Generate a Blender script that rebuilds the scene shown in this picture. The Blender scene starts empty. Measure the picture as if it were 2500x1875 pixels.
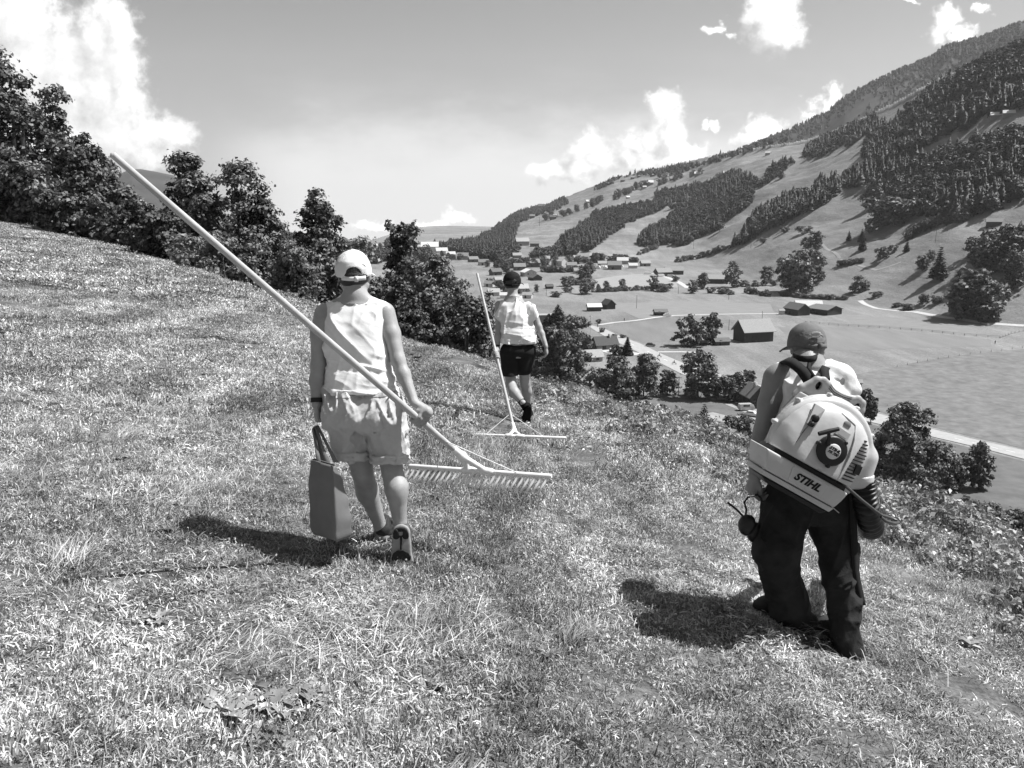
import bpy, bmesh, math, random
import numpy as np
from mathutils import Vector, Matrix

C = bpy.context.scene.collection
SC = bpy.context.scene
R = math.radians

# ---------------------------------------------------------------- camera
CAMZ = 1.637
PITCH = R(12.2)
FPX = 2024.0                      # focal length in pixels of the 2500 px wide photograph
cam_d = bpy.data.cameras.new('camera'); cam = bpy.data.objects.new('camera', cam_d); C.objects.link(cam)
cam_d.sensor_width = 17.3; cam_d.lens = 17.3 * FPX / 2500; cam_d.clip_start = 0.05; cam_d.clip_end = 30000
cam.location = (0, 0, CAMZ); cam.rotation_euler = (math.pi / 2 - PITCH, 0, 0)
SC.camera = cam
CP, SP = math.cos(PITCH), math.sin(PITCH)

def ray(px, py):
    """direction (unit depth along the optical axis) of a photograph pixel"""
    x = (px - 1250) / FPX; y = (937.5 - py) / FPX
    return np.array((x, CP + SP * y, -SP + CP * y))

def P(px, py, d):
    return np.array((0, 0, CAMZ)) + ray(px, py) * d

def proj(p):
    """world points (n,3) -> photograph pixels and depth"""
    p = np.atleast_2d(p)
    x = p[:, 0]; y = p[:, 1]; z = p[:, 2] - CAMZ
    d = y * CP - z * SP; v = y * SP + z * CP
    return 1250 + FPX * x / d, 937.5 - FPX * v / d, d

# ---------------------------------------------------------------- sun, sky, exposure
SUN = Vector((0.88, 0.13, 1.38)).normalized()
sun_d = bpy.data.lights.new('sun', 'SUN'); sun_d.energy = 5.0; sun_d.angle = R(0.5); sun_d.color = (1, 1, 1)
sun_o = bpy.data.objects.new('sun', sun_d); C.objects.link(sun_o)
sun_o.rotation_euler = SUN.to_track_quat('Z', 'Y').to_euler()
SC.view_settings.view_transform = 'Standard'; SC.view_settings.look = 'None'
SC.view_settings.exposure = 0.62; SC.view_settings.gamma = 1.0; SC.view_settings.use_curve_mapping = False
try:
    SC.cycles.max_bounces = 6; SC.cycles.transparent_max_bounces = 6; SC.cycles.diffuse_bounces = 2
    SC.cycles.glossy_bounces = 2; SC.cycles.sample_clamp_indirect = 4.0
except Exception:
    pass

world = bpy.data.worlds.new('World'); SC.world = world; world.use_nodes = True
SKY_STRENGTH = 0.090
def build_world():
    nt = world.node_tree; N = nt.nodes; L = nt.links; N.clear()
    def node(t, **k):
        n = N.new(t)
        for a, b in k.items(): setattr(n, a, b)
        return n
    def setin(sock, v):
        if isinstance(v, (int, float, tuple)): sock.default_value = v
        else: L.new(v, sock)
    def m(op, a, b=None, c=None, clamp=False):
        n = node('ShaderNodeMath', operation=op, use_clamp=clamp)
        setin(n.inputs[0], a)
        if b is not None: setin(n.inputs[1], b)
        if c is not None: setin(n.inputs[2], c)
        return n.outputs[0]
    def vm(op, a, b=None, s=None):
        n = node('ShaderNodeVectorMath', operation=op)
        setin(n.inputs[0], a)
        if b is not None: setin(n.inputs[1], b)
        if s is not None: setin(n.inputs['Scale'], s)
        return n.outputs['Value'] if op == 'LENGTH' else n.outputs[0]
    def sstep(x, lo, hi):
        n = node('ShaderNodeMapRange', interpolation_type='SMOOTHSTEP')
        setin(n.inputs['Value'], x); n.inputs['From Min'].default_value = lo; n.inputs['From Max'].default_value = hi
        return n.outputs[0]
    def noise(vec, scale, detail=6, rough=0.55, col=False):
        n = node('ShaderNodeTexNoise'); L.new(vec, n.inputs['Vector'])
        n.inputs['Scale'].default_value = scale; n.inputs['Detail'].default_value = detail; n.inputs['Roughness'].default_value = rough
        return n.outputs['Color' if col else 'Fac']
    sky = node('ShaderNodeTexSky', sky_type='NISHITA')
    sky.sun_disc = False; sky.sun_elevation = math.asin(SUN.z); sky.sun_rotation = math.atan2(SUN.x, SUN.y)
    sky.altitude = 900; sky.air_density = 1.0; sky.dust_density = 2.2; sky.ozone_density = 1.0
    tc0 = node('ShaderNodeTexCoord'); s0 = node('ShaderNodeSeparateXYZ'); L.new(tc0.outputs['Generated'], s0.inputs[0]); c0 = node('ShaderNodeCombineXYZ')
    L.new(s0.outputs[0], c0.inputs[0]); L.new(s0.outputs[1], c0.inputs[1]); L.new(m('MAXIMUM', s0.outputs[2], 0.02), c0.inputs[2]); L.new(c0.outputs[0], sky.inputs[0])
    sep = node('ShaderNodeSeparateColor'); L.new(sky.outputs[0], sep.inputs[0])
    # black and white film behind an orange filter: mostly red and green
    grey = m('ADD', m('MULTIPLY', sep.outputs[0], 0.95), m('MULTIPLY', sep.outputs[1], 0.05))
    tc = node('ShaderNodeTexCoord')
    sx = node('ShaderNodeSeparateXYZ'); L.new(tc.outputs['Generated'], sx.inputs[0])
    yy = m('MAXIMUM', sx.outputs[1], 0.05)
    u = m('DIVIDE', sx.outputs[0], yy); v = m('DIVIDE', sx.outputs[2], yy)
    cb = node('ShaderNodeCombineXYZ'); L.new(u, cb.inputs[0]); L.new(v, cb.inputs[1])
    uv = cb.outputs[0]
    # cumulus: ellipses (px, py, rx, ry) in the sky's own direction plane, broken up by noise
    E = [(30, 60, 130, 130), (60, 170, 150, 150), (160, 200, 160, 150), (255, 110, 80, 105), (285, 60, 45, 60), (250, 230, 110, 150), (300, 190, 45, 100),
         (200, 330, 190, 90), (390, 330, 85, 48), (330, 350, 120, 60), (90, 330, 150, 120),
         (1885, 50, 66, 62), (1850, 30, 38, 36), (1925, 70, 40, 36), (1750, 65, 22, 13), (1785, 85, 16, 9),
         (1620, 265, 42, 42), (1590, 330, 45, 40), (1640, 330, 40, 55), (1550, 360, 40, 30), (1680, 365, 50, 30), (1430, 365, 38, 42), (1415, 405, 50, 38), (1480, 390, 45, 30),
         (1350, 420, 60, 22), (1600, 395, 170, 30), (1870, 320, 52, 30), (1840, 345, 60, 24), (2035, 228, 26, 22), (2010, 250, 34, 18), (1980, 275, 24, 12), (1740, 298, 18, 9),
         (2310, 45, 40, 22), (2290, 85, 32, 26), (2345, 75, 30, 14), (2400, 30, 25, 10), (2210, 5, 30, 8),
         (1120, 530, 40, 14), (1060, 545, 45, 12), (900, 545, 50, 12), (2330, 110, 40, 10)]
    ell = []
    for px, py, rx, ry in E:
        d = ray(px, py); ell.append((d[0] / d[1], d[2] / d[1], rx / FPX * 1.05, ry / FPX * 1.1))
    def density(vec):
        wn = noise(vec, 26, 5, 0.6, True)
        w = vm('SCALE', vm('SUBTRACT', wn, (0.5, 0.5, 0.5)), s=0.05)
        q = vm('ADD', vec, w)
        acc = None
        for cu, cv, ru, rv in ell:
            t = vm('MULTIPLY', vm('SUBTRACT', q, (cu, cv, 0)), (1 / ru, 1 / rv, 0))
            l = vm('LENGTH', t)
            e = m('MULTIPLY', m('SUBTRACT', 1.0, l), 1.0)
            acc = e if acc is None else m('SMOOTH_MAX', acc, e, 0.12)
        n1 = noise(vec, 60, 7, 0.62)
        return m('ADD', acc, m('MULTIPLY', m('SUBTRACT', n1, 0.5), 1.1))
    d0 = density(uv)
    d1 = density(vm('ADD', uv, (0.016, 0.018, 0)))
    alpha = sstep(d0, -0.20, 0.48)
    light = m('ADD', 0.66, m('MULTIPLY', m('SUBTRACT', d0, d1), 0.40))
    light = m('MINIMUM', m('MAXIMUM', light, 0.44), 0.84)
    # thin streaks low over the valley
    st = vm('MULTIPLY', uv, (3.5, 12.0, 1.0))
    ns = noise(st, 1.6, 6, 0.6)
    band = m('MULTIPLY', sstep(v, 0.20, 0.06), sstep(u, -0.42, -0.2))
    wis = m('MULTIPLY', sstep(m('ADD', ns, m('MULTIPLY', band, 0.30)), 0.45, 0.95), m('MULTIPLY', band, 0.3))
    bank = m('MULTIPLY', m('MULTIPLY', sstep(m('ADD', v, m('MULTIPLY', m('SUBTRACT', noise(vm('MULTIPLY', uv, (4.0, 9.0, 1.0)), 2.0, 6, 0.6), 0.5), 0.12)), 0.135, 0.035), sstep(u, -0.38, -0.24)), 0.72)
    wis = m('MAXIMUM', wis, bank)
    # sky brightens towards the sun's side and the horizon by itself (Nishita); scale into film density
    mix1 = node('ShaderNodeMix', data_type='FLOAT'); L.new(wis, mix1.inputs['Factor']); L.new(grey, mix1.inputs['A']); mix1.inputs['B'].default_value = 0.68 / SKY_STRENGTH
    mix2 = node('ShaderNodeMix', data_type='FLOAT'); L.new(alpha, mix2.inputs['Factor']); L.new(mix1.outputs[0], mix2.inputs['A'])
    L.new(m('DIVIDE', light, SKY_STRENGTH), mix2.inputs['B'])
    bg = node('ShaderNodeBackground'); L.new(mix2.outputs[0], bg.inputs['Color']); bg.inputs['Strength'].default_value = SKY_STRENGTH
    out = node('ShaderNodeOutputWorld'); L.new(bg.outputs[0], out.inputs['Surface'])
build_world()
world.cycles.sampling_method = 'MANUAL' if hasattr(world.cycles, 'sampling_method') else world.cycles.sampling_method
world.cycles.sample_map_resolution = 512

# ---------------------------------------------------------------- helpers
def tag(o, label=None, cat=None, group=None, kind=None):
    for k, v in (('label', label), ('category', cat), ('group', group), ('kind', kind)):
        if v: o[k] = v
    return o

def empty(name, loc, label, cat, group=None, rz=0):
    o = bpy.data.objects.new(name, None); o.location = tuple(loc); o.rotation_euler = (0, 0, rz)
    o.empty_display_size = 0.1; C.objects.link(o)
    return tag(o, label, cat, group)

def mesh_np(name, v, f=None, quads=None, tris=None, smooth=True):
    """fast mesh from numpy arrays; quads (n,4), tris (n,3)"""
    me = bpy.data.meshes.new(name)
    v = np.asarray(v, dtype=np.float32)
    if f is not None:
        me.from_pydata([tuple(map(float, a)) for a in v], [], [tuple(map(int, a)) for a in f])
    else:
        nq = 0 if quads is None else len(quads); ntr = 0 if tris is None else len(tris)
        me.vertices.add(len(v)); me.vertices.foreach_set('co', v.ravel())
        idx = np.concatenate([a.ravel() for a in ((quads if nq else np.zeros((0, 4), int)), (tris if ntr else np.zeros((0, 3), int)))]).astype(np.int32)
        me.loops.add(len(idx)); me.loops.foreach_set('vertex_index', idx)
        me.polygons.add(nq + ntr)
        ls = np.concatenate([np.arange(nq) * 4, nq * 4 + np.arange(ntr) * 3]).astype(np.int32)
        me.polygons.foreach_set('loop_start', ls)
        me.update(calc_edges=True)
    if smooth: me.polygons.foreach_set('use_smooth', np.ones(len(me.polygons), dtype=bool))
    me.update()
    return me

def obj(name, me, mat=None, parent=None, loc=None):
    o = bpy.data.objects.new(name, me); C.objects.link(o)
    if mat is not None and len(me.materials) == 0: me.materials.append(mat)
    if parent is not None: o.parent = parent
    if loc is not None: o.location = tuple(loc)
    return o

def fade(t): return t * t * (3 - 2 * t)
def hash3(i, j, k, s=0):
    h = (i * 374761393 + j * 668265263 + k * 2147483647 + s * 1274126177) & 0xffffffff
    h = ((h ^ (h >> 13)) * 1274126177) & 0xffffffff
    return ((h ^ (h >> 16)) & 0xffff) / 65535.0
def vnoise(x, y, z=None, seed=0):
    """value noise in -1..1"""
    x = np.asarray(x, dtype=float); y = np.asarray(y, dtype=float); z = np.zeros_like(x) if z is None else np.asarray(z, dtype=float)
    xi = np.floor(x).astype(np.int64); yi = np.floor(y).astype(np.int64); zi = np.floor(z).astype(np.int64)
    fx = fade(x - xi); fy = fade(y - yi); fz = fade(z - zi)
    r = 0
    for a in (0, 1):
        for b in (0, 1):
            for c in (0, 1):
                w = (fx if a else 1 - fx) * (fy if b else 1 - fy) * (fz if c else 1 - fz)
                r = r + w * hash3(xi + a, yi + b, zi + c, seed)
    return r * 2 - 1
def fbm(x, y, z=None, seed=0, oct=4):
    r = 0; a = 1.0; f = 1.0
    for o in range(oct):
        r = r + a * vnoise(x * f, y * f, None if z is None else z * f, seed + o * 17); a *= 0.5; f *= 2.03
    return r

MATS = {}
def mat(name, g, rough=0.8, spec=0.3, var=0.0, scale=8.0, bump=0.0, bscale=40.0, isl=0.0, trans=0.0, coord='Object', detail=4, stretch=None, metal=0.0):
    """grey procedural material: g base, var noise variation (fraction), isl variation per loose island"""
    if name in MATS: return MATS[name]
    M = bpy.data.materials.new(name); M.use_nodes = True
    nt = M.node_tree; N = nt.nodes; L = nt.links
    bs = N['Principled BSDF']; bs.inputs['Roughness'].default_value = rough; bs.inputs['Specular IOR Level'].default_value = spec
    bs.inputs['Metallic'].default_value = metal
    bs.inputs['Base Color'].default_value = (g, g, g, 1)
    M.diffuse_color = (g, g, g, 1)
    val = None
    vec = None
    if var or bump:
        tc = N.new('ShaderNodeTexCoord')
        vec = tc.outputs[coord] if coord != 'Position' else N.new('ShaderNodeNewGeometry').outputs['Position']
        if stretch:
            mp = N.new('ShaderNodeMapping'); mp.inputs['Scale'].default_value = stretch; L.new(vec, mp.inputs['Vector']); vec = mp.outputs[0]
    if var:
        n = N.new('ShaderNodeTexNoise'); n.inputs['Scale'].default_value = scale; n.inputs['Detail'].default_value = detail; n.inputs['Roughness'].default_value = 0.6
        L.new(vec, n.inputs['Vector'])
        mr = N.new('ShaderNodeMapRange'); mr.inputs['From Min'].default_value = 0.25; mr.inputs['From Max'].default_value = 0.75
        mr.inputs['To Min'].default_value = g * (1 - var); mr.inputs['To Max'].default_value = g * (1 + var)
        L.new(n.outputs['Fac'], mr.inputs['Value']); val = mr.outputs[0]
    if isl:
        ge = N.new('ShaderNodeNewGeometry'); mr = N.new('ShaderNodeMapRange')
        mr.inputs['To Min'].default_value = 1 - isl; mr.inputs['To Max'].default_value = 1 + isl
        L.new(ge.outputs['Random Per Island'], mr.inputs['Value'])
        mu = N.new('ShaderNodeMath'); mu.operation = 'MULTIPLY'; L.new(mr.outputs[0], mu.inputs[0])
        if val is None: mu.inputs[1].default_value = g
        else: L.new(val, mu.inputs[1])
        val = mu.outputs[0]
    if val is not None: L.new(val, bs.inputs['Base Color'])
    if bump:
        n = N.new('ShaderNodeTexNoise'); n.inputs['Scale'].default_value = bscale; n.inputs['Detail'].default_value = 5
        L.new(vec, n.inputs['Vector'])
        b = N.new('ShaderNodeBump'); b.inputs['Strength'].default_value = bump; b.inputs['Distance'].default_value = 0.02
        L.new(n.outputs['Fac'], b.inputs['Height']); L.new(b.outputs[0], bs.inputs['Normal'])
    if trans:
        tr = N.new('ShaderNodeBsdfTranslucent'); mx = N.new('ShaderNodeMixShader'); mx.inputs[0].default_value = trans
        if val is not None: L.new(val, tr.inputs['Color'])
        else: tr.inputs['Color'].default_value = (g, g, g, 1)
        L.new(bs.outputs[0], mx.inputs[1]); L.new(tr.outputs[0], mx.inputs[2]); L.new(mx.outputs[0], N['Material Output'].inputs['Surface'])
    MATS[name] = M
    return M
# ---------------------------------------------------------------- terrain height function
PA, PB = -0.1537, -0.0785         # the near meadow falls to the right and away
VALLEY = CAMZ - 60.0
def az_tan(px, py):
    d = ray(px, py); return math.degrees(math.atan2(d[0], d[1])), d[2] / math.hypot(d[0], d[1])

EDGE = [(0, 533), (98, 560), (188, 580), (274, 604), (392, 640), (509, 679), (627, 713), (750, 742), (780, 749), (978, 829), (1096, 860), (1222, 900), (1295, 928),
        (1453, 972), (1516, 992), (1643, 1022), (1754, 1064), (1833, 1100), (2137, 1210), (2282, 1246), (2500, 1345)]
SLOPE = 0.62
def _solve_edge():
    rows = []
    rr = np.geomspace(1.5, 400, 700)
    for px, py in EDGE:
        a, t = az_tan(px, py); ar = R(a); g = PA * math.sin(ar) + PB * math.cos(ar)
        re = CAMZ / max(1e-3, (g - t))
        w = 0.35 * re
        lo, hi = 0.2 * re, 1.3 * re
        for _ in range(40):
            r0 = 0.5 * (lo + hi)
            z = g * rr - np.where(rr > r0, SLOPE * (np.sqrt((rr - r0) ** 2 + w * w) - w), 0)
            if ((z - CAMZ) / rr).max() > t: hi = r0
            else: lo = r0
        rows.append((a, r0, w))
    return rows
_E = _solve_edge()
_EA = np.array([-180, -120, -60] + [e[0] for e in _E] + [50, 75, 100, 130, 180])
_ER = np.array([60, 60, 55] + [e[1] for e in _E] + [_E[-1][1], 6, 12, 40, 60])
_EW = np.array([16, 16, 18] + [e[2] for e in _E] + [2.2, 2.2, 4, 12, 16])

FOOT = [(-800, 700), (0, 700), (700, 700), (900, 690), (1000, 655), (1040, 640), (1100, 640), (1200, 655), (1300, 650), (1400, 640), (1500, 640), (1600, 632), (1700, 640), (1800, 668), (1900, 712), (1990, 728), (2170, 752), (2330, 790), (2500, 805), (2900, 850)]
RIDGE = [(-800, 470, 1500), (0, 500, 1500), (560, 535, 1500), (640, 545, 1500), (734, 572, 1500), (800, 583, 1400), (867, 584, 1300), (948, 590, 1700), (1000, 596, 2200), (1034, 601, 2500), (1051, 592, 2600), (1102, 585, 2500), (1163, 577, 2450), (1203, 559, 2400), (1254, 520, 2350), (1305, 507, 2300), (1380, 481, 2250), (1424, 463, 2200), (1492, 436, 2100), (1576, 416, 2000), (1678, 394, 1900), (1750, 374, 1800), (1865, 354, 1600), (1963, 340, 1450), (2061, 305, 1350), (2140, 266, 1280), (2199, 238, 1200), (2257, 203, 1150), (2297, 184, 1100), (2355, 161, 1060), (2414, 131, 1030), (2500, 92, 1000), (2900, -90, 950)]
_f = [az_tan(*p) for p in FOOT]; _FA = np.array([a for a, t in _f]); _FR = np.array([-60.0 / t for a, t in _f])
_r = [az_tan(p[0], p[1]) for p in RIDGE]; _RA = np.array([a for a, t in _r]); _RT = np.array([t for a, t in _r]); _RD = np.array([p[2] for p in RIDGE], float)

def _smooth(xa, ya, width):
    g = np.arange(-50, 50, 0.05); v = np.interp(g, xa, ya); k = np.exp(-0.5 * (np.arange(-80, 81) * 0.05 / width) ** 2); k /= k.sum()
    return g, np.convolve(np.pad(v, 80, mode='edge'), k, 'valid')
_FA, _FR = _smooth(_FA, _FR, 1.0)
_RA0 = _RA; _RA, _RT = _smooth(_RA0, _RT, 0.35); _, _RD = _smooth(_RA0, _RD, 1.0)

def zfar(x, y):
    r = np.hypot(x, y) + 1e-9; a = np.degrees(np.arctan2(x, y))
    rf = np.interp(a, _FA, _FR); rt = np.interp(a, _RA, _RD); tt = np.interp(a, _RA, _RT)
    zt = CAMZ + tt * rt; H = zt - VALLEY
    t = np.clip((r - rf) / (rt - rf), 0, 1)
    tb = np.sqrt(t * t + 0.0012) - 0.0346
    env = np.clip(5 * t * (1 - t), 0, 1)
    spur = fbm(x * 0.0045 + y * 0.001, y * 0.0035, seed=3, oct=3) * 0.05 + fbm(x * 0.02 + y * 0.006, y * 0.013, seed=9, oct=3) * 0.022
    z = VALLEY + H * (tb + spur * env) + env * 1.5 * (np.abs(fbm(x * 0.035 + y * 0.012, y * 0.022, seed=15, oct=3)) - 0.4)
    soft = 0.03 * rt
    z = z - np.where(r > rt - soft, 0.5 * np.maximum(0, r - rt + soft) ** 2 / (4 * soft) * H / (rt - rf), 0) * (r < rt + soft)
    z = np.where(r > rt, zt - 0.30 * (r - rt), z)
    vl = fbm(x * 0.006, y * 0.006, seed=5, oct=2) * 0.5
    return np.where(r > rt, z, np.maximum(z, VALLEY - 1.0)) + np.where(t <= 0, vl, 0)

def znear(x, y):
    r = np.hypot(x, y) + 1e-9; a = np.degrees(np.arctan2(x, y))
    r0 = np.interp(a, _EA, _ER); w = np.interp(a, _EA, _EW)
    pl = PA * x + PB * y
    pl = np.where(r > 150, pl * 150 / r, pl)
    z = pl - np.where(r > r0, SLOPE * (np.sqrt((r - r0) ** 2 + w * w) - w), 0)
    z = z + 0.035 * fbm(x * 0.7, y * 0.7, seed=1, oct=3) * np.clip(1.6 - r / 40, 0.3, 1) + 0.012 * fbm(x * 3, y * 3, seed=2, oct=2)
    return z

def hgt(x, y):
    x = np.asarray(x, float); y = np.asarray(y, float)
    n = znear(x, y); f = zfar(x, y); k = 2.0
    d = n - f
    return np.maximum(n, f) + np.where(np.abs(d) < 4 * k, k * np.log1p(np.exp(-np.abs(d) / k)), 0) * np.clip((np.hypot(x, y) - 30) / 60, 0, 1)

def ground(px, py, rmin=60.0, rmax=6000):
    """first terrain point beyond rmin that the photograph's pixel looks at"""
    d = ray(px, py); hn = math.hypot(d[0], d[1])
    rr = np.geomspace(rmin, rmax, 1600)
    x = d[0] / hn * rr; y = d[1] / hn * rr; zr = CAMZ + d[2] / hn * rr
    hit = np.nonzero(zr <= hgt(x, y))[0]
    i = hit[0] if len(hit) else len(rr) - 1
    return np.array((x[i], y[i], float(hgt(x[i], y[i]))))

def place(px, r):
    """a terrain point in the direction of image column px (at mid-picture height) at distance r"""
    d = ray(px, 640); hn = math.hypot(d[0], d[1]); x = d[0] / hn * r; y = d[1] / hn * r
    return np.array((x, y, float(hgt(x, y))))

def polar_mesh(name, rs, az, closed=False, cut=None):
    A, Rr = np.meshgrid(np.radians(az), rs)
    x = Rr * np.sin(A); y = Rr * np.cos(A); z = hgt(x, y)
    nr, na = len(rs), len(az)
    i = np.arange(nr * na).reshape(nr, na)
    q = np.stack([i[:-1, :-1], i[1:, :-1], i[1:, 1:], i[:-1, 1:]], -1).reshape(-1, 4)[:, ::-1]
    return mesh_np(name, np.stack([x.ravel(), y.ravel(), z.ravel()], 1), quads=q)

def terrain_material(name, near):
    M = bpy.data.materials.new(name); M.use_nodes = True
    nt = M.node_tree; N = nt.nodes; L = nt.links; bs = N['Principled BSDF']
    bs.inputs['Roughness'].default_value = 0.95; bs.inputs['Specular IOR Level'].default_value = 0.1
    ge = N.new('ShaderNodeNewGeometry'); pos = ge.outputs['Position']
    def noise(sc, det=5, st=None, ro=0.6):
        v = pos
        if st:
            mp = N.new('ShaderNodeMapping'); mp.inputs['Scale'].default_value = st; mp.inputs['Rotation'].default_value = (0, 0, 0.5); L.new(v, mp.inputs['Vector']); v = mp.outputs[0]
        n = N.new('ShaderNodeTexNoise'); n.inputs['Scale'].default_value = sc; n.inputs['Detail'].default_value = det; n.inputs['Roughness'].default_value = ro
        L.new(v, n.inputs['Vector']); return n.outputs['Fac']
    def mr(v, a, b, lo=0.3, hi=0.7):
        n = N.new('ShaderNodeMapRange'); n.inputs['From Min'].default_value = lo; n.inputs['From Max'].default_value = hi
        n.inputs['To Min'].default_value = a; n.inputs['To Max'].default_value = b; L.new(v, n.inputs['Value']); return n.outputs[0]
    def mul(a, b):
        n = N.new('ShaderNodeMath'); n.operation = 'MULTIPLY'
        L.new(a, n.inputs[0])
        if isinstance(b, float): n.inputs[1].default_value = b
        else: L.new(b, n.inputs[1])
        return n.outputs[0]
    if near:
        v = mul(mr(noise(3.0), 0.06, 0.20), mr(noise(40.0), 0.5, 1.4))
        bh = noise(60.0)
        bd = 0.03
    else:
        v = mul(mul(mr(noise(0.011, 7), 0.158, 0.245), mr(noise(0.16, 6, (1, 0.16, 1)), 0.84, 1.16)), mr(noise(0.9, 6), 0.82, 1.18))
        v = mul(v, mr(noise(1.0, 7, (0.012, 0.012, 0.22), 0.65), 0.80, 1.2))
        bh = noise(0.16, 9, (1, 1, 2.5), 0.72)
        bd = 2.6
    L.new(v, bs.inputs['Base Color'])
    b = N.new('ShaderNodeBump'); b.inputs['Strength'].default_value = 0.45; b.inputs['Distance'].default_value = bd
    L.new(bh, b.inputs['Height']); L.new(b.outputs[0], bs.inputs['Normal'])
    return M

_azf = np.concatenate([np.arange(-180, -46, 3.0), np.arange(-46, 46, 0.14), np.arange(46, 180.1, 3.0)])
_azf[-1] = 180.0
g1 = obj('meadow_slope', polar_mesh('meadow_slope', np.concatenate([[0.02], np.geomspace(0.3, 90, 250)]), _azf), terrain_material('meadow_soil', True)); tag(g1, kind='structure')
g2 = obj('valley_ground', polar_mesh('valley_ground', np.concatenate([np.geomspace(90, 700, 170), np.linspace(706, 2800, 400), np.geomspace(2830, 9000, 60)]), _azf), terrain_material('valley_grass', False)); tag(g2, kind='structure')

# the far ridge behind the right-hand slope, and the lone summit seen through the trees on the left
def ridge_mesh(name, pts, dist, depth_low):
    """a mountain with a front face, a crest and a back face: pts are (px, py) crest points"""
    P0 = []
    px = np.linspace(pts[0][0], pts[-1][0], 160); py = np.interp(px, [p[0] for p in pts], [p[1] for p in pts])
    rows = []
    for f in np.linspace(-1, 1, 41):
        row = []
        for a, b in zip(px, py):
            d = ray(a, b); hn = math.hypot(d[0], d[1]); r = dist * (1 + 0.35 * f); x = d[0] / hn * r; y = d[1] / hn * r
            zc = CAMZ + d[2] / hn * dist
            z = VALLEY + (zc - VALLEY) * (1 - abs(f) ** 1.15) + 0.10 * (zc - VALLEY) * float(fbm(np.array(x * 0.004), np.array(y * 0.004), seed=21, oct=4)) * (abs(f) * 2 if abs(f) < .5 else 1)
            row.append((x, y, z))
        rows.append(row)
    v = np.array(rows); n, k = v.shape[:2]
    i = np.arange(n * k).reshape(n, k)
    q = np.stack([i[:-1, :-1], i[1:, :-1], i[1:, 1:], i[:-1, 1:]], -1).reshape(-1, 4)[:, ::-1]
    return mesh_np(name, v.reshape(-1, 3), quads=q)
FAR = [(1740, 400), (1807, 366), (1865, 346), (1924, 318), (1975, 296), (2022, 272), (2065, 238), (2155, 191), (2199, 172), (2277, 141), (2308, 115), (2395, 95), (2500, 55), (2620, 0), (2800, -60)]
m1 = obj('far_mountain', ridge_mesh('far_mountain', FAR, 2600, 0), mat('mountain_scrub', 0.06, 0.95, 0.1, 0.5, 0.012, 0.6, 0.05, coord='Position', detail=8)); tag(m1, kind='structure')
LEFT = [(120, 560), (220, 470), (280, 430), (318, 413), (345, 413), (380, 419), (423, 428), (500, 470), (560, 530), (640, 560)]
m2 = obj('summit_mountain', ridge_mesh('summit_mountain', LEFT, 3800, 0), mat('summit_scrub', 0.055, 0.95, 0.1, 0.4, 0.006, 0.5, 0.03, coord='Position', detail=8)); tag(m2, kind='structure')
# ---------------------------------------------------------------- plants
RNG = np.random.default_rng(7)

def leaf_quads(cen, nor, size, rng, aspect=1.5, fold=0.25):
    """one leaf card of two folded quads per centre -> verts (n*6,3), quads (n*2,4)"""
    n = len(cen)
    nor = nor / (np.linalg.norm(nor, axis=1, keepdims=True) + 1e-9)
    t = rng.normal(size=(n, 3)); t -= (t * nor).sum(1, keepdims=True) * nor; t /= np.linalg.norm(t, axis=1, keepdims=True) + 1e-9
    b = np.cross(nor, t)
    s = (size if np.ndim(size) else np.full(n, size))[:, None]
    L = t * s * aspect * 0.5; W = b * s * 0.5; F = nor * s * fold
    v = np.stack([cen - L, cen - L * 0.1 + W - F, cen + L, cen - L * 0.1 - W - F, cen + L * 0.9, cen - L * 0.9], 1)
    v = np.stack([cen - L, cen - L * 0.15 + W + F, cen + L, cen - L * 0.15 - W + F], 1)
    i = np.arange(n)[:, None] * 4
    return v.reshape(-1, 3), np.concatenate([i + np.array([[0, 1, 2, 3]])])

def tube(path, radii, seg=6):
    """tapered tube along a 3-D path -> verts, quads"""
    path = np.asarray(path, float); n = len(path); V = []
    for i in range(n):
        d = path[min(i + 1, n - 1)] - path[max(i - 1, 0)]; d = d / (np.linalg.norm(d) + 1e-9)
        a = np.cross(d, (0, 0, 1.0) if abs(d[2]) < 0.9 else (1.0, 0, 0)); a /= np.linalg.norm(a); b = np.cross(d, a)
        th = np.linspace(0, 2 * math.pi, seg, endpoint=False)
        V.append(path[i] + radii[i] * (np.cos(th)[:, None] * a + np.sin(th)[:, None] * b))
    V = np.concatenate(V); Q = []
    for i in range(n - 1):
        for k in range(seg):
            k2 = (k + 1) % seg
            Q.append((i * seg + k, i * seg + k2, (i + 1) * seg + k2, (i + 1) * seg + k))
    return V, np.array(Q)

class Geo:
    def __init__(s): s.v = []; s.q = []; s.n = 0
    def add(s, v, q):
        s.v.append(np.asarray(v, float)); s.q.append(np.asarray(q, int) + s.n); s.n += len(v); return s
    def mesh(s, name, smooth=False): return mesh_np(name, np.concatenate(s.v), quads=np.concatenate(s.q), smooth=smooth)

LEAF = mat('leaf_dark', 0.105, 0.52, 0.35, 0.4, 0.35, isl=0.65, trans=0.14)
LEAFM = mat('leaf_mid', 0.145, 0.5, 0.35, 0.4, 0.4, isl=0.65, trans=0.15)
LEAFP = mat('leaf_pale', 0.19, 0.55, 0.35, 0.35, 0.6, isl=0.5, trans=0.2)
NEEDLE = mat('needles', 0.030, 0.6, 0.3, 0.3, 0.4, isl=0.5, trans=0.1)
BARK = mat('bark', 0.12, 0.95, 0.15, 0.5, 6.0, 0.6, 14.0)
BARKP = mat('bark_pale', 0.36, 0.9, 0.15, 0.4, 8.0, 0.4, 14.0)

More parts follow.
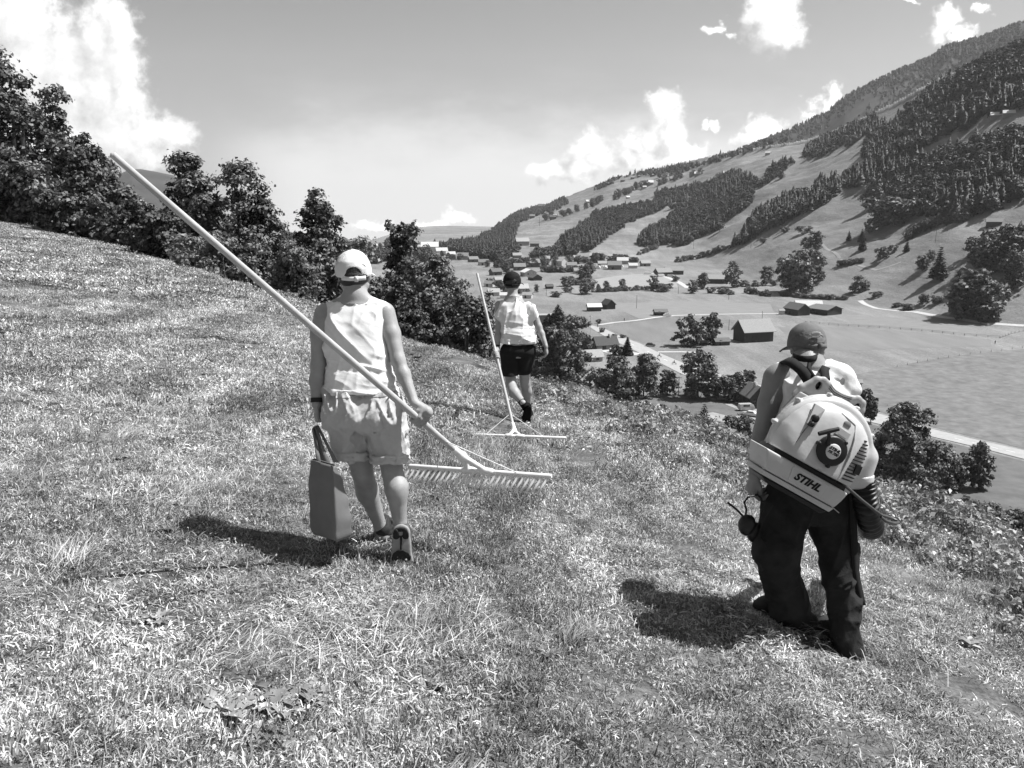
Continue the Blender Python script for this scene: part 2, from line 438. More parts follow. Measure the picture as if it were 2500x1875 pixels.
def broadleaf(H, W, seed, leaf=0.3, bare=0.1, cover=1.3, tier=1.0, budget=16000, zmin=0.0, clumps=0, per=0):
    """trunk with limbs and a crown of leaf clumps on many lobes, with gaps; base at the origin"""
    rng = np.random.default_rng(seed); tr = Geo(); cr = Geo()
    zb = max(bare * H, zmin); Hc = H - zb; asp = Hc / W
    nl = int(np.clip(13 * asp * tier, 13, 40)); lobes = []
    p1, p2 = rng.uniform(0, 6.28, 2); lean = rng.normal(size=2) * 0.05 * W
    tops = [(rng.uniform(-.28, .28) * W, rng.uniform(-.2, .2) * W, rng.uniform(.86, 1.0)) for _ in range(3)]
    for i in range(nl):
        f = ((i + rng.uniform(0.1, 0.9)) / nl)
        env = math.sin(math.pi * (0.20 + 0.66 * f)) ** 0.6 * (1 + 0.15 * math.sin(6 * f + p1))
        rl = W * rng.uniform(0.13, 0.23) * (0.65 + 0.4 * env)
        a = i * 2.4 + p2 + rng.normal() * 0.5; q = W * 0.40 * env * math.sqrt(rng.uniform(0.15, 1.15)); tp = tops[i % 3]
        z = min(zb + Hc * f * (tp[2] if f > .5 else 1), H - rl * 0.8)
        lobes.append((np.array((math.cos(a) * q + lean[0] * f + tp[0] * max(0, f - .4), math.sin(a) * q + lean[1] * f + tp[1] * max(0, f - .4), z)), rl))
    lobes.append((np.array((lean[0] + rng.normal() * 0.06 * W, lean[1], H - 0.11 * W)), 0.11 * W))
    r0 = max(0.06, min(H * 0.017, 0.3))
    fs = np.linspace(0, 1, 8)
    pts = [np.array((lean[0] * f, lean[1] * f, -0.6 + (H * 0.86 + 0.6) * f)) + np.append(rng.normal(size=2) * 0.012 * H * math.sin(math.pi * f), 0) for f in fs]
    tr.add(*tube(pts, [r0 * (1.25 - 1.15 * f) for f in fs], 7))
    for c, r in lobes:
        k = int(np.clip(7 * (c[2] - 0.7 * np.hypot(c[0], c[1])) / (H * 0.86), 0, 6)); s = pts[k]
        tr.add(*tube([s, (s * 0.45 + c * 0.55) + np.array((0, 0, -0.05 * r)), c + rng.normal(size=3) * 0.2 * r], [r0 * 0.45, r0 * 0.28, r0 * 0.07], 5))
    area = sum(4 * math.pi * r * r for _, r in lobes); n_all = cover * area / (leaf * leaf * 0.75)
    sc = min(1.0, budget / n_all); lf = leaf / math.sqrt(sc)
    for c, r in lobes:
        n = cover * 4 * math.pi * r * r / (lf * lf * 0.75); k = max(5, int(16 * rng.uniform(0.7, 1.2))); m = max(3, int(n / k))
        for j in range(k):
            d = rng.normal(size=3); d /= np.linalg.norm(d)
            if d[2] < -0.3 and rng.random() < 0.5: d[2] = -d[2]
            cc = c + d * r * rng.uniform(0.62, 1.12); cl = r * rng.uniform(0.25, 0.45); mm = int(m * rng.uniform(0.5, 1.5)) + 1
            off = rng.normal(size=(mm, 3)) * np.array((1, 1, 0.62)) * cl * 0.62
            nor = off * 0.6 / (cl + 1e-9) + d * 0.5 + np.array((0, 0, 0.7)) + rng.normal(size=(mm, 3)) * 0.6
            cr.add(*leaf_quads(cc + off, nor, lf * rng.uniform(0.6, 1.35, mm), rng))
    return tr.mesh('trunk', True), cr.mesh('crown')

def conifer(H, W, seed, layers=22, leaf=0.5):
    rng = np.random.default_rng(seed); tr = Geo(); cr = Geo()
    tr.add(*tube([(0, 0, -0.6), (0, 0, H * 0.5), (0, 0, H * 0.97)], [H * 0.018, H * 0.011, H * 0.002], 6))
    for i in range(layers):
        f = (i + 0.3) / layers; z = H * (0.08 + 0.9 * f); rad = W / 2 * (1 - f) ** 0.85 + 0.02 * W
        nb = max(4, int(9 * (1 - f) + 4)); a0 = rng.uniform(0, 6.28)
        for b in range(nb):
            a = a0 + 6.283 * b / nb + rng.normal() * 0.15; rr = rad * rng.uniform(0.75, 1.12)
            m = max(2, int(rr / leaf * 2.2) + 1)
            t = np.linspace(0.25, 1, m)
            c = np.stack([np.cos(a) * rr * t, np.sin(a) * rr * t, z - rr * 0.38 * t + 0.10 * rr * t ** 3], 1) + rng.normal(size=(m, 3)) * 0.05 * rad
            nor = np.stack([np.cos(a) * np.full(m, 0.35), np.sin(a) * np.full(m, 0.35), np.ones(m)], 1) + rng.normal(size=(m, 3)) * 0.35
            cr.add(*leaf_quads(c, nor, leaf * rng.uniform(0.7, 1.2, m) * (1.2 - 0.5 * f), rng, 1.7, 0.2))
    return tr.mesh('trunk', True), cr.mesh('crown')

def conifer_far(H, W, seed):
    """dense spruce a few pixels tall: ragged stacked skirts"""
    rng = np.random.default_rng(seed); V = []; T = []
    nl = 9; n = 0
    for i in range(nl):
        f = i / nl; z0 = H * (0.04 + 0.9 * f); z1 = z0 + H * 0.24; rad = W / 2 * (1 - f) ** 0.8
        k = 8; a = np.linspace(0, 6.283, k, endpoint=False) + rng.uniform(0, 6.28)
        r = rad * rng.uniform(0.6, 1.25, k); zz = z0 + rng.normal(size=k) * 0.02 * H
        ring = np.stack([np.cos(a) * r, np.sin(a) * r, zz], 1); V.append(ring); V.append(np.array([[0, 0, min(z1, H)]]))
        for j in range(k): T.append((n + j, n + (j + 1) % k, n + k))
        n += k + 1
    return mesh_np('crown', np.concatenate(V), tris=np.array(T), smooth=False)

def broad_far(H, W, seed, n=240):
    rng = np.random.default_rng(seed); g = Geo(); r0 = 0.5
    lob = [(rng.uniform(-.3, .3) * W, rng.uniform(-.3, .3) * W, H * rng.uniform(0.35, 0.8), rng.uniform(.22, .34) * W) for _ in range(7)]
    c = []; nr = []
    for i in range(n):
        l = lob[rng.integers(7)]; d = rng.normal(size=3); d /= np.linalg.norm(d)
        c.append(np.array(l[:3]) + d * l[3] * rng.uniform(.7, 1.08) * np.array((1, 1, 1.1))); nr.append(d + (0, 0, 0.5) + rng.normal(size=3) * 0.4)
    g.add(*leaf_quads(np.array(c), np.array(nr), W * 0.17 * rng.uniform(.6, 1.3, n), rng, 1.2))
    tr = tube([(0, 0, -1), (0, 0, H * 0.6)], [H * 0.025, H * 0.012], 5); g.add(*tr)
    return g.mesh('crown')

def scatter(name, points, rots, scales, which, sources, label=None, cat=None):
    """ONE stuff object: geometry nodes place the source meshes on the points"""
    order = np.argsort(which, kind='stable')
    me = bpy.data.meshes.new(name); n = len(points)
    me.vertices.add(n); me.vertices.foreach_set('co', np.asarray(points, np.float32).ravel())
    for nm, ty, dat in (('rot', 'FLOAT_VECTOR', rots), ('scl', 'FLOAT_VECTOR', scales), ('pick', 'INT', which)):
        a = me.attributes.new(nm, ty, 'POINT')
        if ty == 'INT': a.data.foreach_set('value', np.asarray(dat, np.int32))
        else: a.data.foreach_set('vector', np.asarray(dat, np.float32).ravel())
    o = obj(name, me)
    ng = bpy.data.node_groups.new(name + '_nodes', 'GeometryNodeTree')
    ng.interface.new_socket('Geometry', in_out='INPUT', socket_type='NodeSocketGeometry'); ng.interface.new_socket('Geometry', in_out='OUTPUT', socket_type='NodeSocketGeometry')
    N = ng.nodes; L = ng.links; gi = N.new('NodeGroupInput'); go = N.new('NodeGroupOutput')
    gti = N.new('GeometryNodeGeometryToInstance')
    for s in reversed(sources):           # joined last-linked first, so feed in reverse
        oi = N.new('GeometryNodeObjectInfo'); oi.inputs['Object'].default_value = s; oi.inputs['As Instance'].default_value = True
        L.new(oi.outputs['Geometry'], gti.inputs[0])
    iop = N.new('GeometryNodeInstanceOnPoints'); iop.inputs['Pick Instance'].default_value = True
    def attr(nm, ty):
        a = N.new('GeometryNodeInputNamedAttribute'); a.data_type = ty; a.inputs['Name'].default_value = nm; return a.outputs[0]
    L.new(gi.outputs[0], iop.inputs['Points'])
    jn = N.new('GeometryNodeJoinGeometry')
    for l in list(ng.links):
        if l.to_node == gti: ng.links.remove(l)
    for nd in [n for n in N if n.bl_idname == 'GeometryNodeObjectInfo']: L.new(nd.outputs['Geometry'], jn.inputs[0])
    L.new(jn.outputs[0], iop.inputs['Instance'])
    L.new(attr('pick', 'INT'), iop.inputs['Instance Index'])
    er = N.new('FunctionNodeEulerToRotation'); L.new(attr('rot', 'FLOAT_VECTOR'), er.inputs[0]); L.new(er.outputs[0], iop.inputs['Rotation'])
    L.new(attr('scl', 'FLOAT_VECTOR'), iop.inputs['Scale'])
    N.remove(gti)
    L.new(iop.outputs[0], go.inputs[0])
    md = o.modifiers.new('scatter', 'NODES'); md.node_group = ng
    return tag(o, label, cat, None, 'stuff')

def source(name, me, m):
    o = bpy.data.objects.new(name, me); me.materials.clear(); me.materials.append(m); return o   # never linked to the scene
# ---------------------------------------------------------------- far forest (reads as one mass)
def inside(px, py, poly):
    c = np.zeros(len(px), bool); n = len(poly)
    for i in range(n):
        x1, y1 = poly[i]; x2, y2 = poly[i - 1]
        m = ((y1 > py) != (y2 > py))
        c ^= m & (px < (x2 - x1) * (py - y1) / ((y2 - y1) or 1e-9) + x1)
    return c
def Z4(*p): return [(1650 + a / 2.552, b / 2.552) for a, b in p]
def Z3(*p): return [(1000 + a / 2.949, 300 + b / 2.949) for a, b in p]
FOREST = [
    Z4((2700, 20), (2169, 230), (1950, 330), (1750, 420), (1650, 480), (1560, 530), (1480, 610), (1330, 740), (1250, 730), (1240, 690), (1000, 800), (880, 850), (790, 910), (780, 960), (850, 990), (960, 960), (1000, 930), (1150, 860), (1220, 810), (1180, 900), (1180, 1000), (1120, 1050), (1020, 1090), (900, 1110), (850, 1160), (700, 1210), (600, 1240), (480, 1290), (460, 1390), (360, 1470), (290, 1530), (400, 1540), (500, 1480), (700, 1380), (930, 1270), (1050, 1180), (1200, 1180), (1300, 1200), (1370, 1280), (1450, 1340), (1580, 1360), (1700, 1380), (1800, 1380), (1900, 1330), (2000, 1290), (2169, 1240), (2700, 1150)),
    Z4((0, 1270), (130, 1200), (180, 1110), (350, 1040), (430, 1060), (540, 1110), (560, 1030), (700, 960), (750, 990), (740, 1030), (600, 1110), (480, 1190), (470, 1280), (400, 1340), (290, 1400), (120, 1490), (0, 1540)),
    Z3((1060, 880), (1110, 800), (1200, 740), (1300, 650), (1340, 600), (1450, 590), (1600, 555), (1760, 535), (1780, 475), (1900, 445), (2060, 415), (2130, 430), (2110, 490), (1950, 555), (1850, 605), (1700, 675), (1560, 735), (1450, 805), (1400, 855), (1350, 885), (1290, 925), (1200, 900), (1080, 900)),
    Z3((1640, 860), (1650, 780), (1720, 750), (1840, 690), (1880, 620), (2010, 590), (2080, 545), (2130, 410), (2230, 350), (2230, 780), (2100, 835), (2020, 875), (1900, 885), (1800, 895), (1700, 905)),
    Z3((130, 875), (300, 835), (480, 815), (600, 755), (750, 635), (850, 600), (930, 590), (970, 590), (1120, 520), (1140, 550), (1220, 540), (1100, 605), (960, 655), (870, 685), (780, 725), (770, 765), (740, 845), (780, 905), (760, 965), (640, 1000), (540, 990), (300, 935), (130, 910)),
    Z3((1180, 490), (1270, 470), (1340, 450), (1450, 390), (1600, 350), (1800, 310), (2000, 270), (2110, 270), (2240, 210), (2240, 280), (2000, 315), (1850, 365), (1750, 380), (1600, 380), (1500, 410), (1400, 465), (1300, 485), (1180, 500)),
    Z3((890, 970), (900, 910), (980, 900), (1080, 910), (1100, 985), (1000, 1005), (900, 1005)),
    Z3((1120, 890), (1190, 870), (1220, 905), (1200, 955), (1130, 965)),
    Z4((0, 1060), (200, 985), (400, 925), (550, 890), (540, 920), (300, 985), (120, 1040), (20, 1085)),
    [(540, 545), (640, 548), (734, 574), (800, 588), (860, 592), (868, 604), (820, 612), (900, 618), (948, 606), (1000, 606), (1045, 606), (1045, 640), (980, 630), (930, 645), (860, 636), (760, 640), (560, 640)],
    Z4((1840, 1520), (1900, 1470), (2050, 1420), (2169, 1430), (2400, 1430), (2400, 1600), (2169, 1620), (1990, 1600), (1850, 1600)),
]
CLEAR = [Z4((1500, 970), (1510, 935), (1800, 815), (1900, 735), (2169, 700), (2500, 600), (2500, 730), (2169, 770), (1930, 810), (1810, 880), (1650, 920)),
         Z4((1240, 720), (1330, 650), (1480, 555), (1580, 510), (1570, 545), (1480, 600), (1330, 690), (1260, 730)), Z4((1700, 470), (1720, 440), (1760, 460), (1740, 490))]
def build_forest():
    rng = np.random.default_rng(11)
    pts = []
    # candidates over the slope, in world space, kept where the wood grows
    n = 260000
    a = np.radians(rng.uniform(-22, 34, n)); r = np.sqrt(rng.uniform(380 ** 2, 2650 ** 2, n))
    x = r * np.sin(a); y = r * np.cos(a); z = hgt(x, y)
    px, py, d = proj(np.stack([x, y, z], 1))
    keep = np.zeros(n, bool); wig = 4 * vnoise(x * 0.05, y * 0.05, seed=31); wig2 = 5 * vnoise(x * 0.04, y * 0.04, seed=33)
    topy = py - 8.5 * FPX / d; kt = np.zeros(n, bool)          # the crown's top has to stay inside the wood's outline too
    for p in FOREST: keep |= inside(px + wig, py + wig2, p); kt |= inside(px + wig, topy + wig2, p)
    keep &= kt
    for p in CLEAR: keep &= ~inside(px + wig, py + wig2, p) & ~inside(px + wig, topy + wig2, p) & ~inside(px + wig, 0.5 * (py + topy) + wig2, p)
    # thin out: spacing grows with distance
    i = np.nonzero(keep)[0]
    cell = {}
    out = []
    for j in i:
        s = 4.2 if r[j] < 900 else (5.6 if r[j] < 1500 else 7.5)
        key = (int(x[j] // s), int(y[j] // s), int(s * 10))
        if key in cell: continue
        cell[key] = 1; out.append(j)
    out = np.array(out)
    con = vnoise(x[out] * 0.012, y[out] * 0.012, seed=41) + rng.normal(size=len(out)) * 0.5 > 0.12
    which = np.where(con, rng.integers(0, 3, len(out)), rng.integers(3, 6, len(out)))
    hs = np.where(con, rng.uniform(0.5, 1.35, len(out)) ** 1.0, rng.uniform(0.6, 1.1, len(out)))
    far = np.clip((r[out] - 900) / 1500, 0, 0.35); hs = hs * (1 - far)
    sc = np.stack([hs * rng.uniform(0.85, 1.2, len(out)), hs * rng.uniform(0.85, 1.2, len(out)), hs], 1)
    rot = np.zeros((len(out), 3)); rot[:, 2] = rng.uniform(0, 6.28, len(out))
    src = [source('forest_spruce', conifer_far(13.5, 7.8, 51 + k), NEEDLE) for k in range(3)] + [source('forest_broadleaf', broad_far(11, 10.5, 61 + k), mat('leaf_far', 0.046, 0.6, 0.3, isl=0.5)) for k in range(3)]
    scatter('forest', np.stack([x[out], y[out], z[out]], 1), rot, sc, which, src, 'dark forest in bands across the far mountainside', 'forest')
    # wooded flank of the far ridge
    n = 9000; rng = np.random.default_rng(12)
    t = rng.uniform(0, 1, n); pxs = 1800 + 900 * t; f = rng.uniform(-0.55, 0.02, n)
    cy = np.interp(pxs, [p[0] for p in FAR], [p[1] for p in FAR])
    P3 = []
    for a, b, ff in zip(pxs, cy, f):
        dd = ray(a, b); hn = math.hypot(dd[0], dd[1]); rr = 2600 * (1 + 0.35 * ff); zc = CAMZ + dd[2] / hn * 2600
        xx = dd[0] / hn * rr; yy = dd[1] / hn * rr
        zz = VALLEY + (zc - VALLEY) * (1 - abs(ff) ** 1.15) + 0.10 * (zc - VALLEY) * float(fbm(np.array(xx * 0.004), np.array(yy * 0.004), seed=21, oct=4)) * (abs(ff) * 2 if abs(ff) < .5 else 1)
        P3.append((xx, yy, zz))
    P3 = np.array(P3); k = vnoise(P3[:, 0] * 0.006, P3[:, 1] * 0.006, seed=44) + rng.normal(size=n) * 0.3 > -0.35
    P3 = P3[k]; m = len(P3); hs = rng.uniform(0.4, 1.0, m)
    rot = np.zeros((m, 3)); rot[:, 2] = rng.uniform(0, 6.28, m)
    scatter('ridge_forest', P3, rot, np.stack([hs * 1.1, hs * 1.1, hs], 1), rng.integers(0, 6, m), src, 'hazy forest along the crest of the farther ridge', 'forest')
    return len(out)
NF = build_forest()
# ---------------------------------------------------------------- roads, fields, fences, poles on the valley floor
def drape(name, upper, lower, lift, m, n=40, kind='structure'):
    """a strip laid on the terrain between two pixel polylines"""
    def res(pl):
        g = np.array([ground(*p) for p in pl]); t = np.linspace(0, 1, len(g)); u = np.linspace(0, 1, n)
        return np.stack([np.interp(u, t, g[:, k]) for k in range(3)], 1)
    a = res(upper); b = res(lower); K = 5; V = []
    for f in np.linspace(0, 1, K): V.append(a * (1 - f) + b * f)
    V = np.stack(V); V[..., 2] = hgt(V[..., 0], V[..., 1]) + lift
    i = np.arange(K * n).reshape(K, n); q = np.stack([i[:-1, :-1], i[:-1, 1:], i[1:, 1:], i[1:, :-1]], -1).reshape(-1, 4)
    o = obj(name, mesh_np(name, V.reshape(-1, 3), quads=q), m)
    if o.data.polygons[0].normal.z < 0: o.data.flip_normals()
    return tag(o, kind=kind)
def ribbon(name, pl, width, lift, m):
    g = np.array([ground(*p) for p in pl]); s = np.concatenate([[0], np.cumsum(np.linalg.norm(np.diff(g, axis=0), axis=1))])
    u = np.linspace(0, s[-1], max(8, int(s[-1] / 4))); c = np.stack([np.interp(u, s, g[:, k]) for k in range(2)], 1)
    t = np.gradient(c, axis=0); t /= np.linalg.norm(t, axis=1, keepdims=True) + 1e-9; nrm = np.stack([-t[:, 1], t[:, 0]], 1)
    V = np.concatenate([c + nrm * width / 2, c - nrm * width / 2]); z = hgt(V[:, 0], V[:, 1]) + lift
    k = len(c); i = np.arange(k - 1); q = np.stack([i, i + k, i + k + 1, i + 1], 1)
    return tag(obj(name, mesh_np(name, np.column_stack([V, z]), quads=q), m), kind='structure')
ASPH = mat('asphalt_pale', 0.35, 0.9, 0.2, 0.12, 0.5, coord='Position')
GRAV = mat('gravel', 0.46, 0.95, 0.1, 0.15, 0.8, coord='Position')
drape('road', [(1392, 778), (1412, 786), (1428, 791), (1474, 803), (1516, 822), (1564, 840), (1611, 863), (1690, 897), (1800, 927), (1950, 966), (2140, 1010), (2265, 1046), (2380, 1074), (2500, 1101), (2700, 1150)],
      [(1405, 787), (1420, 795), (1440, 800), (1470, 819), (1510, 838), (1554, 859), (1600, 882), (1676, 920), (1790, 950), (1940, 988), (2120, 1030), (2270, 1066), (2379, 1092), (2500, 1123), (2700, 1174)], 0.12, ASPH, 60)
for a, b in (((2330, 1072), (2352, 1077)), ((2372, 1082), (2394, 1087)), ((2414, 1092), (2436, 1097)), ((2456, 1101), (2478, 1106)), ((1540, 840), (1548, 844)), ((1580, 859), (1589, 863)), ((1620, 878), (1630, 883))):
    ribbon('road_marking', [a, b], 0.22, 0.15, mat('road_paint', 0.75, 0.8))
ribbon('path', [(1462, 794), (1500, 788), (1550, 783), (1600, 776), (1650, 771), (1760, 768), (1900, 766), (1980, 768)], 2.6, 0.10, GRAV)
ribbon('path', [(1606, 860), (1660, 860), (1700, 861)], 2.4, 0.10, GRAV)
ribbon('path', [(1610, 672), (1630, 678), (1655, 688), (1670, 697), (1680, 704)], 4.5, 0.10, GRAV)
ribbon('path', [(2100, 735), (2115, 745), (2140, 754), (2190, 760), (2234, 763), (2300, 775), (2400, 790), (2500, 796)], 3.2, 0.12, GRAV)
ribbon('path', [(1450, 845), (1478, 857), (1500, 862), (1530, 870), (1556, 862)], 5.0, 0.10, GRAV)
ribbon('path', [(1790, 985), (1830, 1000), (1860, 1015), (1790, 1030), (1720, 1012)], 7.0, 0.10, mat('gravel_worn', 0.30, 0.95, 0.1, 0.25, 0.6, coord='Position'))
ribbon('path', [(1990, 590), (2060, 640), (2140, 660), (2200, 640)], 2.0, 0.15, mat('track_grass', 0.3, 0.95, 0.1))
# mown and grazed fields: their own tone of grass
drape('field', [(1440, 684), (1520, 672), (1600, 667), (1650, 685)], [(1450, 712), (1520, 708), (1600, 702), (1655, 702)], 0.05, mat('mown_hay', 0.28, 0.95, 0.1, 0.14, 0.05, coord='Position', stretch=(1, 6, 1)))
drape('field', [(1990, 928), (2080, 918), (2200, 893), (2300, 873), (2420, 860), (2600, 845)], [(2010, 965), (2140, 1004), (2265, 1040), (2380, 1068), (2500, 1096), (2700, 1140)], 0.05,
      mat('grazed_grass', 0.165, 0.97, 0.1, 0.34, 0.30, 0.35, 1.4, coord='Position', detail=10))
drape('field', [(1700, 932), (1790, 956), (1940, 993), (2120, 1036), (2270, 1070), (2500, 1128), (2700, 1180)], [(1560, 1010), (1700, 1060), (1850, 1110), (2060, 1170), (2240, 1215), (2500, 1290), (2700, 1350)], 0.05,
      mat('dark_meadow', 0.13, 0.97, 0.1, 0.28, 0.2, 0.8, 0.6, coord='Position', detail=8))  # darker, mottled grass tone for the field below the road

for k, (up, lo, g) in enumerate([([(1480, 742), (1700, 735), (1880, 742)], [(1560, 778), (1720, 768), (1890, 764)], 0.215), ([(1480, 800), (1560, 786), (1650, 776)], [(1570, 838), (1640, 834), (1680, 838)], 0.175), ([(2060, 770), (2200, 776), (2330, 792)], [(2080, 793), (2240, 804), (2400, 818)], 0.205),
                             ([(1900, 800), (2060, 800), (2240, 812), (2420, 830)], [(1960, 860), (2100, 856), (2240, 850), (2420, 846)], 0.19), ([(1330, 712), (1380, 705)], [(1345, 735), (1420, 722)], 0.22)]):
    drape('field', up, lo, 0.03, mat('meadow_tone_%d' % k, g, 0.96, 0.1, 0.16, 0.14, 0.3, 0.8, coord='Position', detail=8, stretch=(1, 0.2 if k % 2 else 4, 1)))
WOODG = mat('fence_wood', 0.30, 0.9, 0.2, 0.3, 3.0)
def box(g, x0, x1, y0, y1, z0, z1):
    v = np.array([(x, y, z) for z in (z0, z1) for y in (y0, y1) for x in (x0, x1)])
    g.add(v, np.array([(0, 2, 3, 1), (4, 5, 7, 6), (0, 1, 5, 4), (2, 6, 7, 3), (0, 4, 6, 2), (1, 3, 7, 5)]))
def fence(pl, label, step, h=1.25, th=0.16, rail=True):
    g = np.array([ground(*p) for p in pl]); s = np.concatenate([[0], np.cumsum(np.linalg.norm(np.diff(g, axis=0), axis=1))])
    n = max(4, int(s[-1] / step)); u = np.linspace(0, s[-1], n + 1)
    c = np.stack([np.interp(u, s, g[:, k]) for k in range(2)], 1); z = hgt(c[:, 0], c[:, 1])
    root = empty('wooden_fence', (c[0, 0], c[0, 1], z[0]), label, 'fence')
    b = np.array(root.location)
    pg = Geo(); box(pg, -th / 2, th / 2, -th / 2, th / 2, -0.3, h); pm = pg.mesh('post'); pm.materials.append(WOODG)
    for i in range(n + 1):
        obj('post', pm, None, root, np.array((c[i, 0], c[i, 1], z[i])) - b)
    if rail:
        for zz in (0.45, 1.0):
            rg = Geo(); pth = [np.array((c[i, 0], c[i, 1], z[i] + zz)) - b for i in range(n + 1)]
            rg.add(*tube(pth, [0.07] * (n + 1), 4)); obj('rail', rg.mesh('rail'), WOODG, root)
    return root
fence([(1978, 789), (2050, 796), (2130, 800), (2240, 808), (2340, 818), (2441, 826)], 'long wooden post and rail fence crossing the field behind the man in the cap', 4.6)
fence([(2441, 826), (2470, 815), (2520, 802), (2600, 780)], 'short wooden fence turning up towards the hillside at the edge of the field', 4.6)
fence([(2190, 897), (2260, 883), (2330, 871), (2420, 860), (2520, 848)], 'low wire fence posts along the ragged ditch between the two fields', 7.0, 1.1, 0.14, False)

POLE = mat('pole_wood', 0.14, 0.9, 0.2, 0.3, 2.0)
POLEP = mat('pole_pale', 0.62, 0.6, 0.3)
def pole(px, py, h_px, label, pale=False, arm=True, rmin=60):
    g = ground(px, py, rmin); d = proj(g)[2][0]; H = h_px * d / FPX
    root = empty('utility_pole', g, label, 'utility pole', 'utility poles in the valley')
    r = max(0.14, 0.00022 * d)
    t = Geo(); t.add(*tube([(0, 0, -0.5), (0, 0, H)], [r, r * 0.75], 8)); obj('pole_shaft', t.mesh('pole_shaft', True), POLEP if pale else POLE, root)
    if arm:
        a = Geo(); box(a, -0.9, 0.9, -r * 0.7, r * 0.7, H * 0.93, H * 0.93 + r * 1.3); obj('crossarm', a.mesh('crossarm'), POLEP if pale else POLE, root)
    return root
for px, py, h, lab, pale, arm in [
    (1554, 753, 32, 'dark utility pole in the open meadow right of the two small barns', False, False),
    (1656, 967, 48, 'dark utility pole with crossarm beside the road between the two tree groups', False, True),
    (1860, 788, 28, 'thin dark pole standing behind the roof of the gabled barn', False, False),
    (1779, 807, 26, 'thin dark pole left of the gabled barn', False, False),
    (1441, 832, 64, 'tall pale lamp pole beside the road, above the dark roofed house', True, True),
    (1779, 732, 28, 'dark pole beside the clipped hedge row in the far meadow', False, False),
    (1334, 722, 18, 'short dark pole near the small dark hay barn left of the hedge line', False, False),
    (1656, 718, 18, 'short dark pole by the bend of the pale farm track', False, False),
    (2283, 594, 72, 'tall utility pole high on the right hand mountain meadow', False, True),
    (1833, 606, 28, 'utility pole on the lower meadow of the mountainside, left of the grove', False, True),
    (1693, 608, 24, 'utility pole at the foot of the dark wood on the mountainside', False, True),
    (1317, 552, 22, 'thin pole alone on the pale meadow above the village', False, False)]:
    pole(px, py, h, lab, pale, arm)
# ---------------------------------------------------------------- houses, barns, sheds
def wallmat(g): return mat('wall_%02d' % round(g * 100), g, 0.85, 0.2, 0.15, 0.8)
def roofmat(g): return mat('roof_%02d' % round(g * 100), g, 0.75, 0.25, 0.18, 1.5, stretch=(1, 1, 4))
GLASS = mat('window_glass', 0.03, 0.15, 0.5)
TRIM = mat('white_trim', 0.7, 0.6)
def gabled(L, W, h, rh, wall, roof, root, detail=2, over=0.6, chimney=False, door=True, wing=None, base=None):
    """ridge along local x; L length, W width, h eaves height, rh roof rise"""
    g = Geo(); a, b = L / 2, W / 2
    v = np.array([(-a, -b, -2), (a, -b, -2), (a, b, -2), (-a, b, -2), (-a, -b, h), (a, -b, h), (a, b, h), (-a, b, h), (-a, 0, h + rh), (a, 0, h + rh)])
    bm = mesh_np('wall', v, f=[(0, 1, 5, 4), (2, 3, 7, 6), (1, 2, 6, 9, 5), (3, 0, 4, 8, 7)], smooth=False)
    w = obj('wall', bm, wallmat(wall), root)
    if base is not None:
        q = Geo(); e = 0.06; box(q, -a - e, a + e, -b - e, b + e, -2, h * 0.42); obj('base_storey', q.mesh('base_storey'), wallmat(base), root)
    s = rh / b; t = 0.22
    rv = []; o = over
    for sg in (-1, 1):
        p = [(-a - o, sg * (b + o), h - s * o + 0.05), (a + o, sg * (b + o), h - s * o + 0.05), (a + o, 0, h + rh + 0.05), (-a - o, 0, h + rh + 0.05)]
        rv += p + [(x, y, z + t) for x, y, z in p]
    F = []
    for k in (0, 8):
        F += [(k, k + 1, k + 2, k + 3), (k + 4, k + 5, k + 6, k + 7), (k, k + 1, k + 5, k + 4), (k + 1, k + 2, k + 6, k + 5), (k + 2, k + 3, k + 7, k + 6), (k + 3, k, k + 4, k + 7)]
    me = mesh_np('roof', np.array(rv), f=F, smooth=False)
    b2 = bmesh.new(); b2.from_mesh(me); bmesh.ops.recalc_face_normals(b2, faces=b2.faces); b2.to_mesh(me); b2.free()
    ro = obj('roof', me, roofmat(roof), root)
    if chimney:
        c = Geo(); box(c, a * 0.3, a * 0.3 + 0.9, -b * 0.3, -b * 0.3 + 0.9, h + rh * 0.4, h + rh + 1.1); obj('chimney', c.mesh('chimney'), wallmat(0.3), ro)
    if detail >= 1:
        def opening(nm, cx, cz, ww, hh, face, m):
            q = Geo()
            if face == 'f': box(q, cx - ww / 2, cx + ww / 2, -b - 0.09, -b + 0.02, cz - hh / 2, cz + hh / 2)
            elif face == 'b': box(q, cx - ww / 2, cx + ww / 2, b - 0.02, b + 0.09, cz - hh / 2, cz + hh / 2)
            elif face == 'l': box(q, -a - 0.09, -a + 0.02, cx - ww / 2, cx + ww / 2, cz - hh / 2, cz + hh / 2)
            else: box(q, a - 0.02, a + 0.09, cx - ww / 2, cx + ww / 2, cz - hh / 2, cz + hh / 2)
            return obj(nm, q.mesh(nm), m, root)
        if door: opening('door', -L * 0.15, 1.25, min(2.6, L * 0.18), 2.5, 'f', mat('door_dark', 0.05, 0.8))
        if detail >= 2:
            k = max(2, int(L / 4))
            for i in range(k):
                cx = -a + L * (i + 0.5) / k
                if abs(cx + L * 0.15) < L * 0.13 and door: continue
                opening('window', cx, h * 0.62, 1.1, 1.2, 'f', GLASS)
            for i in (-1, 1):
                opening('window', i * W * 0.22, h * 0.62, 1.1, 1.2, 'l', GLASS); opening('window', i * W * 0.22, h * 0.62, 1.1, 1.2, 'r', GLASS)
            opening('window', 0, h + rh * 0.3, 1.0, 1.0, 'l', GLASS)
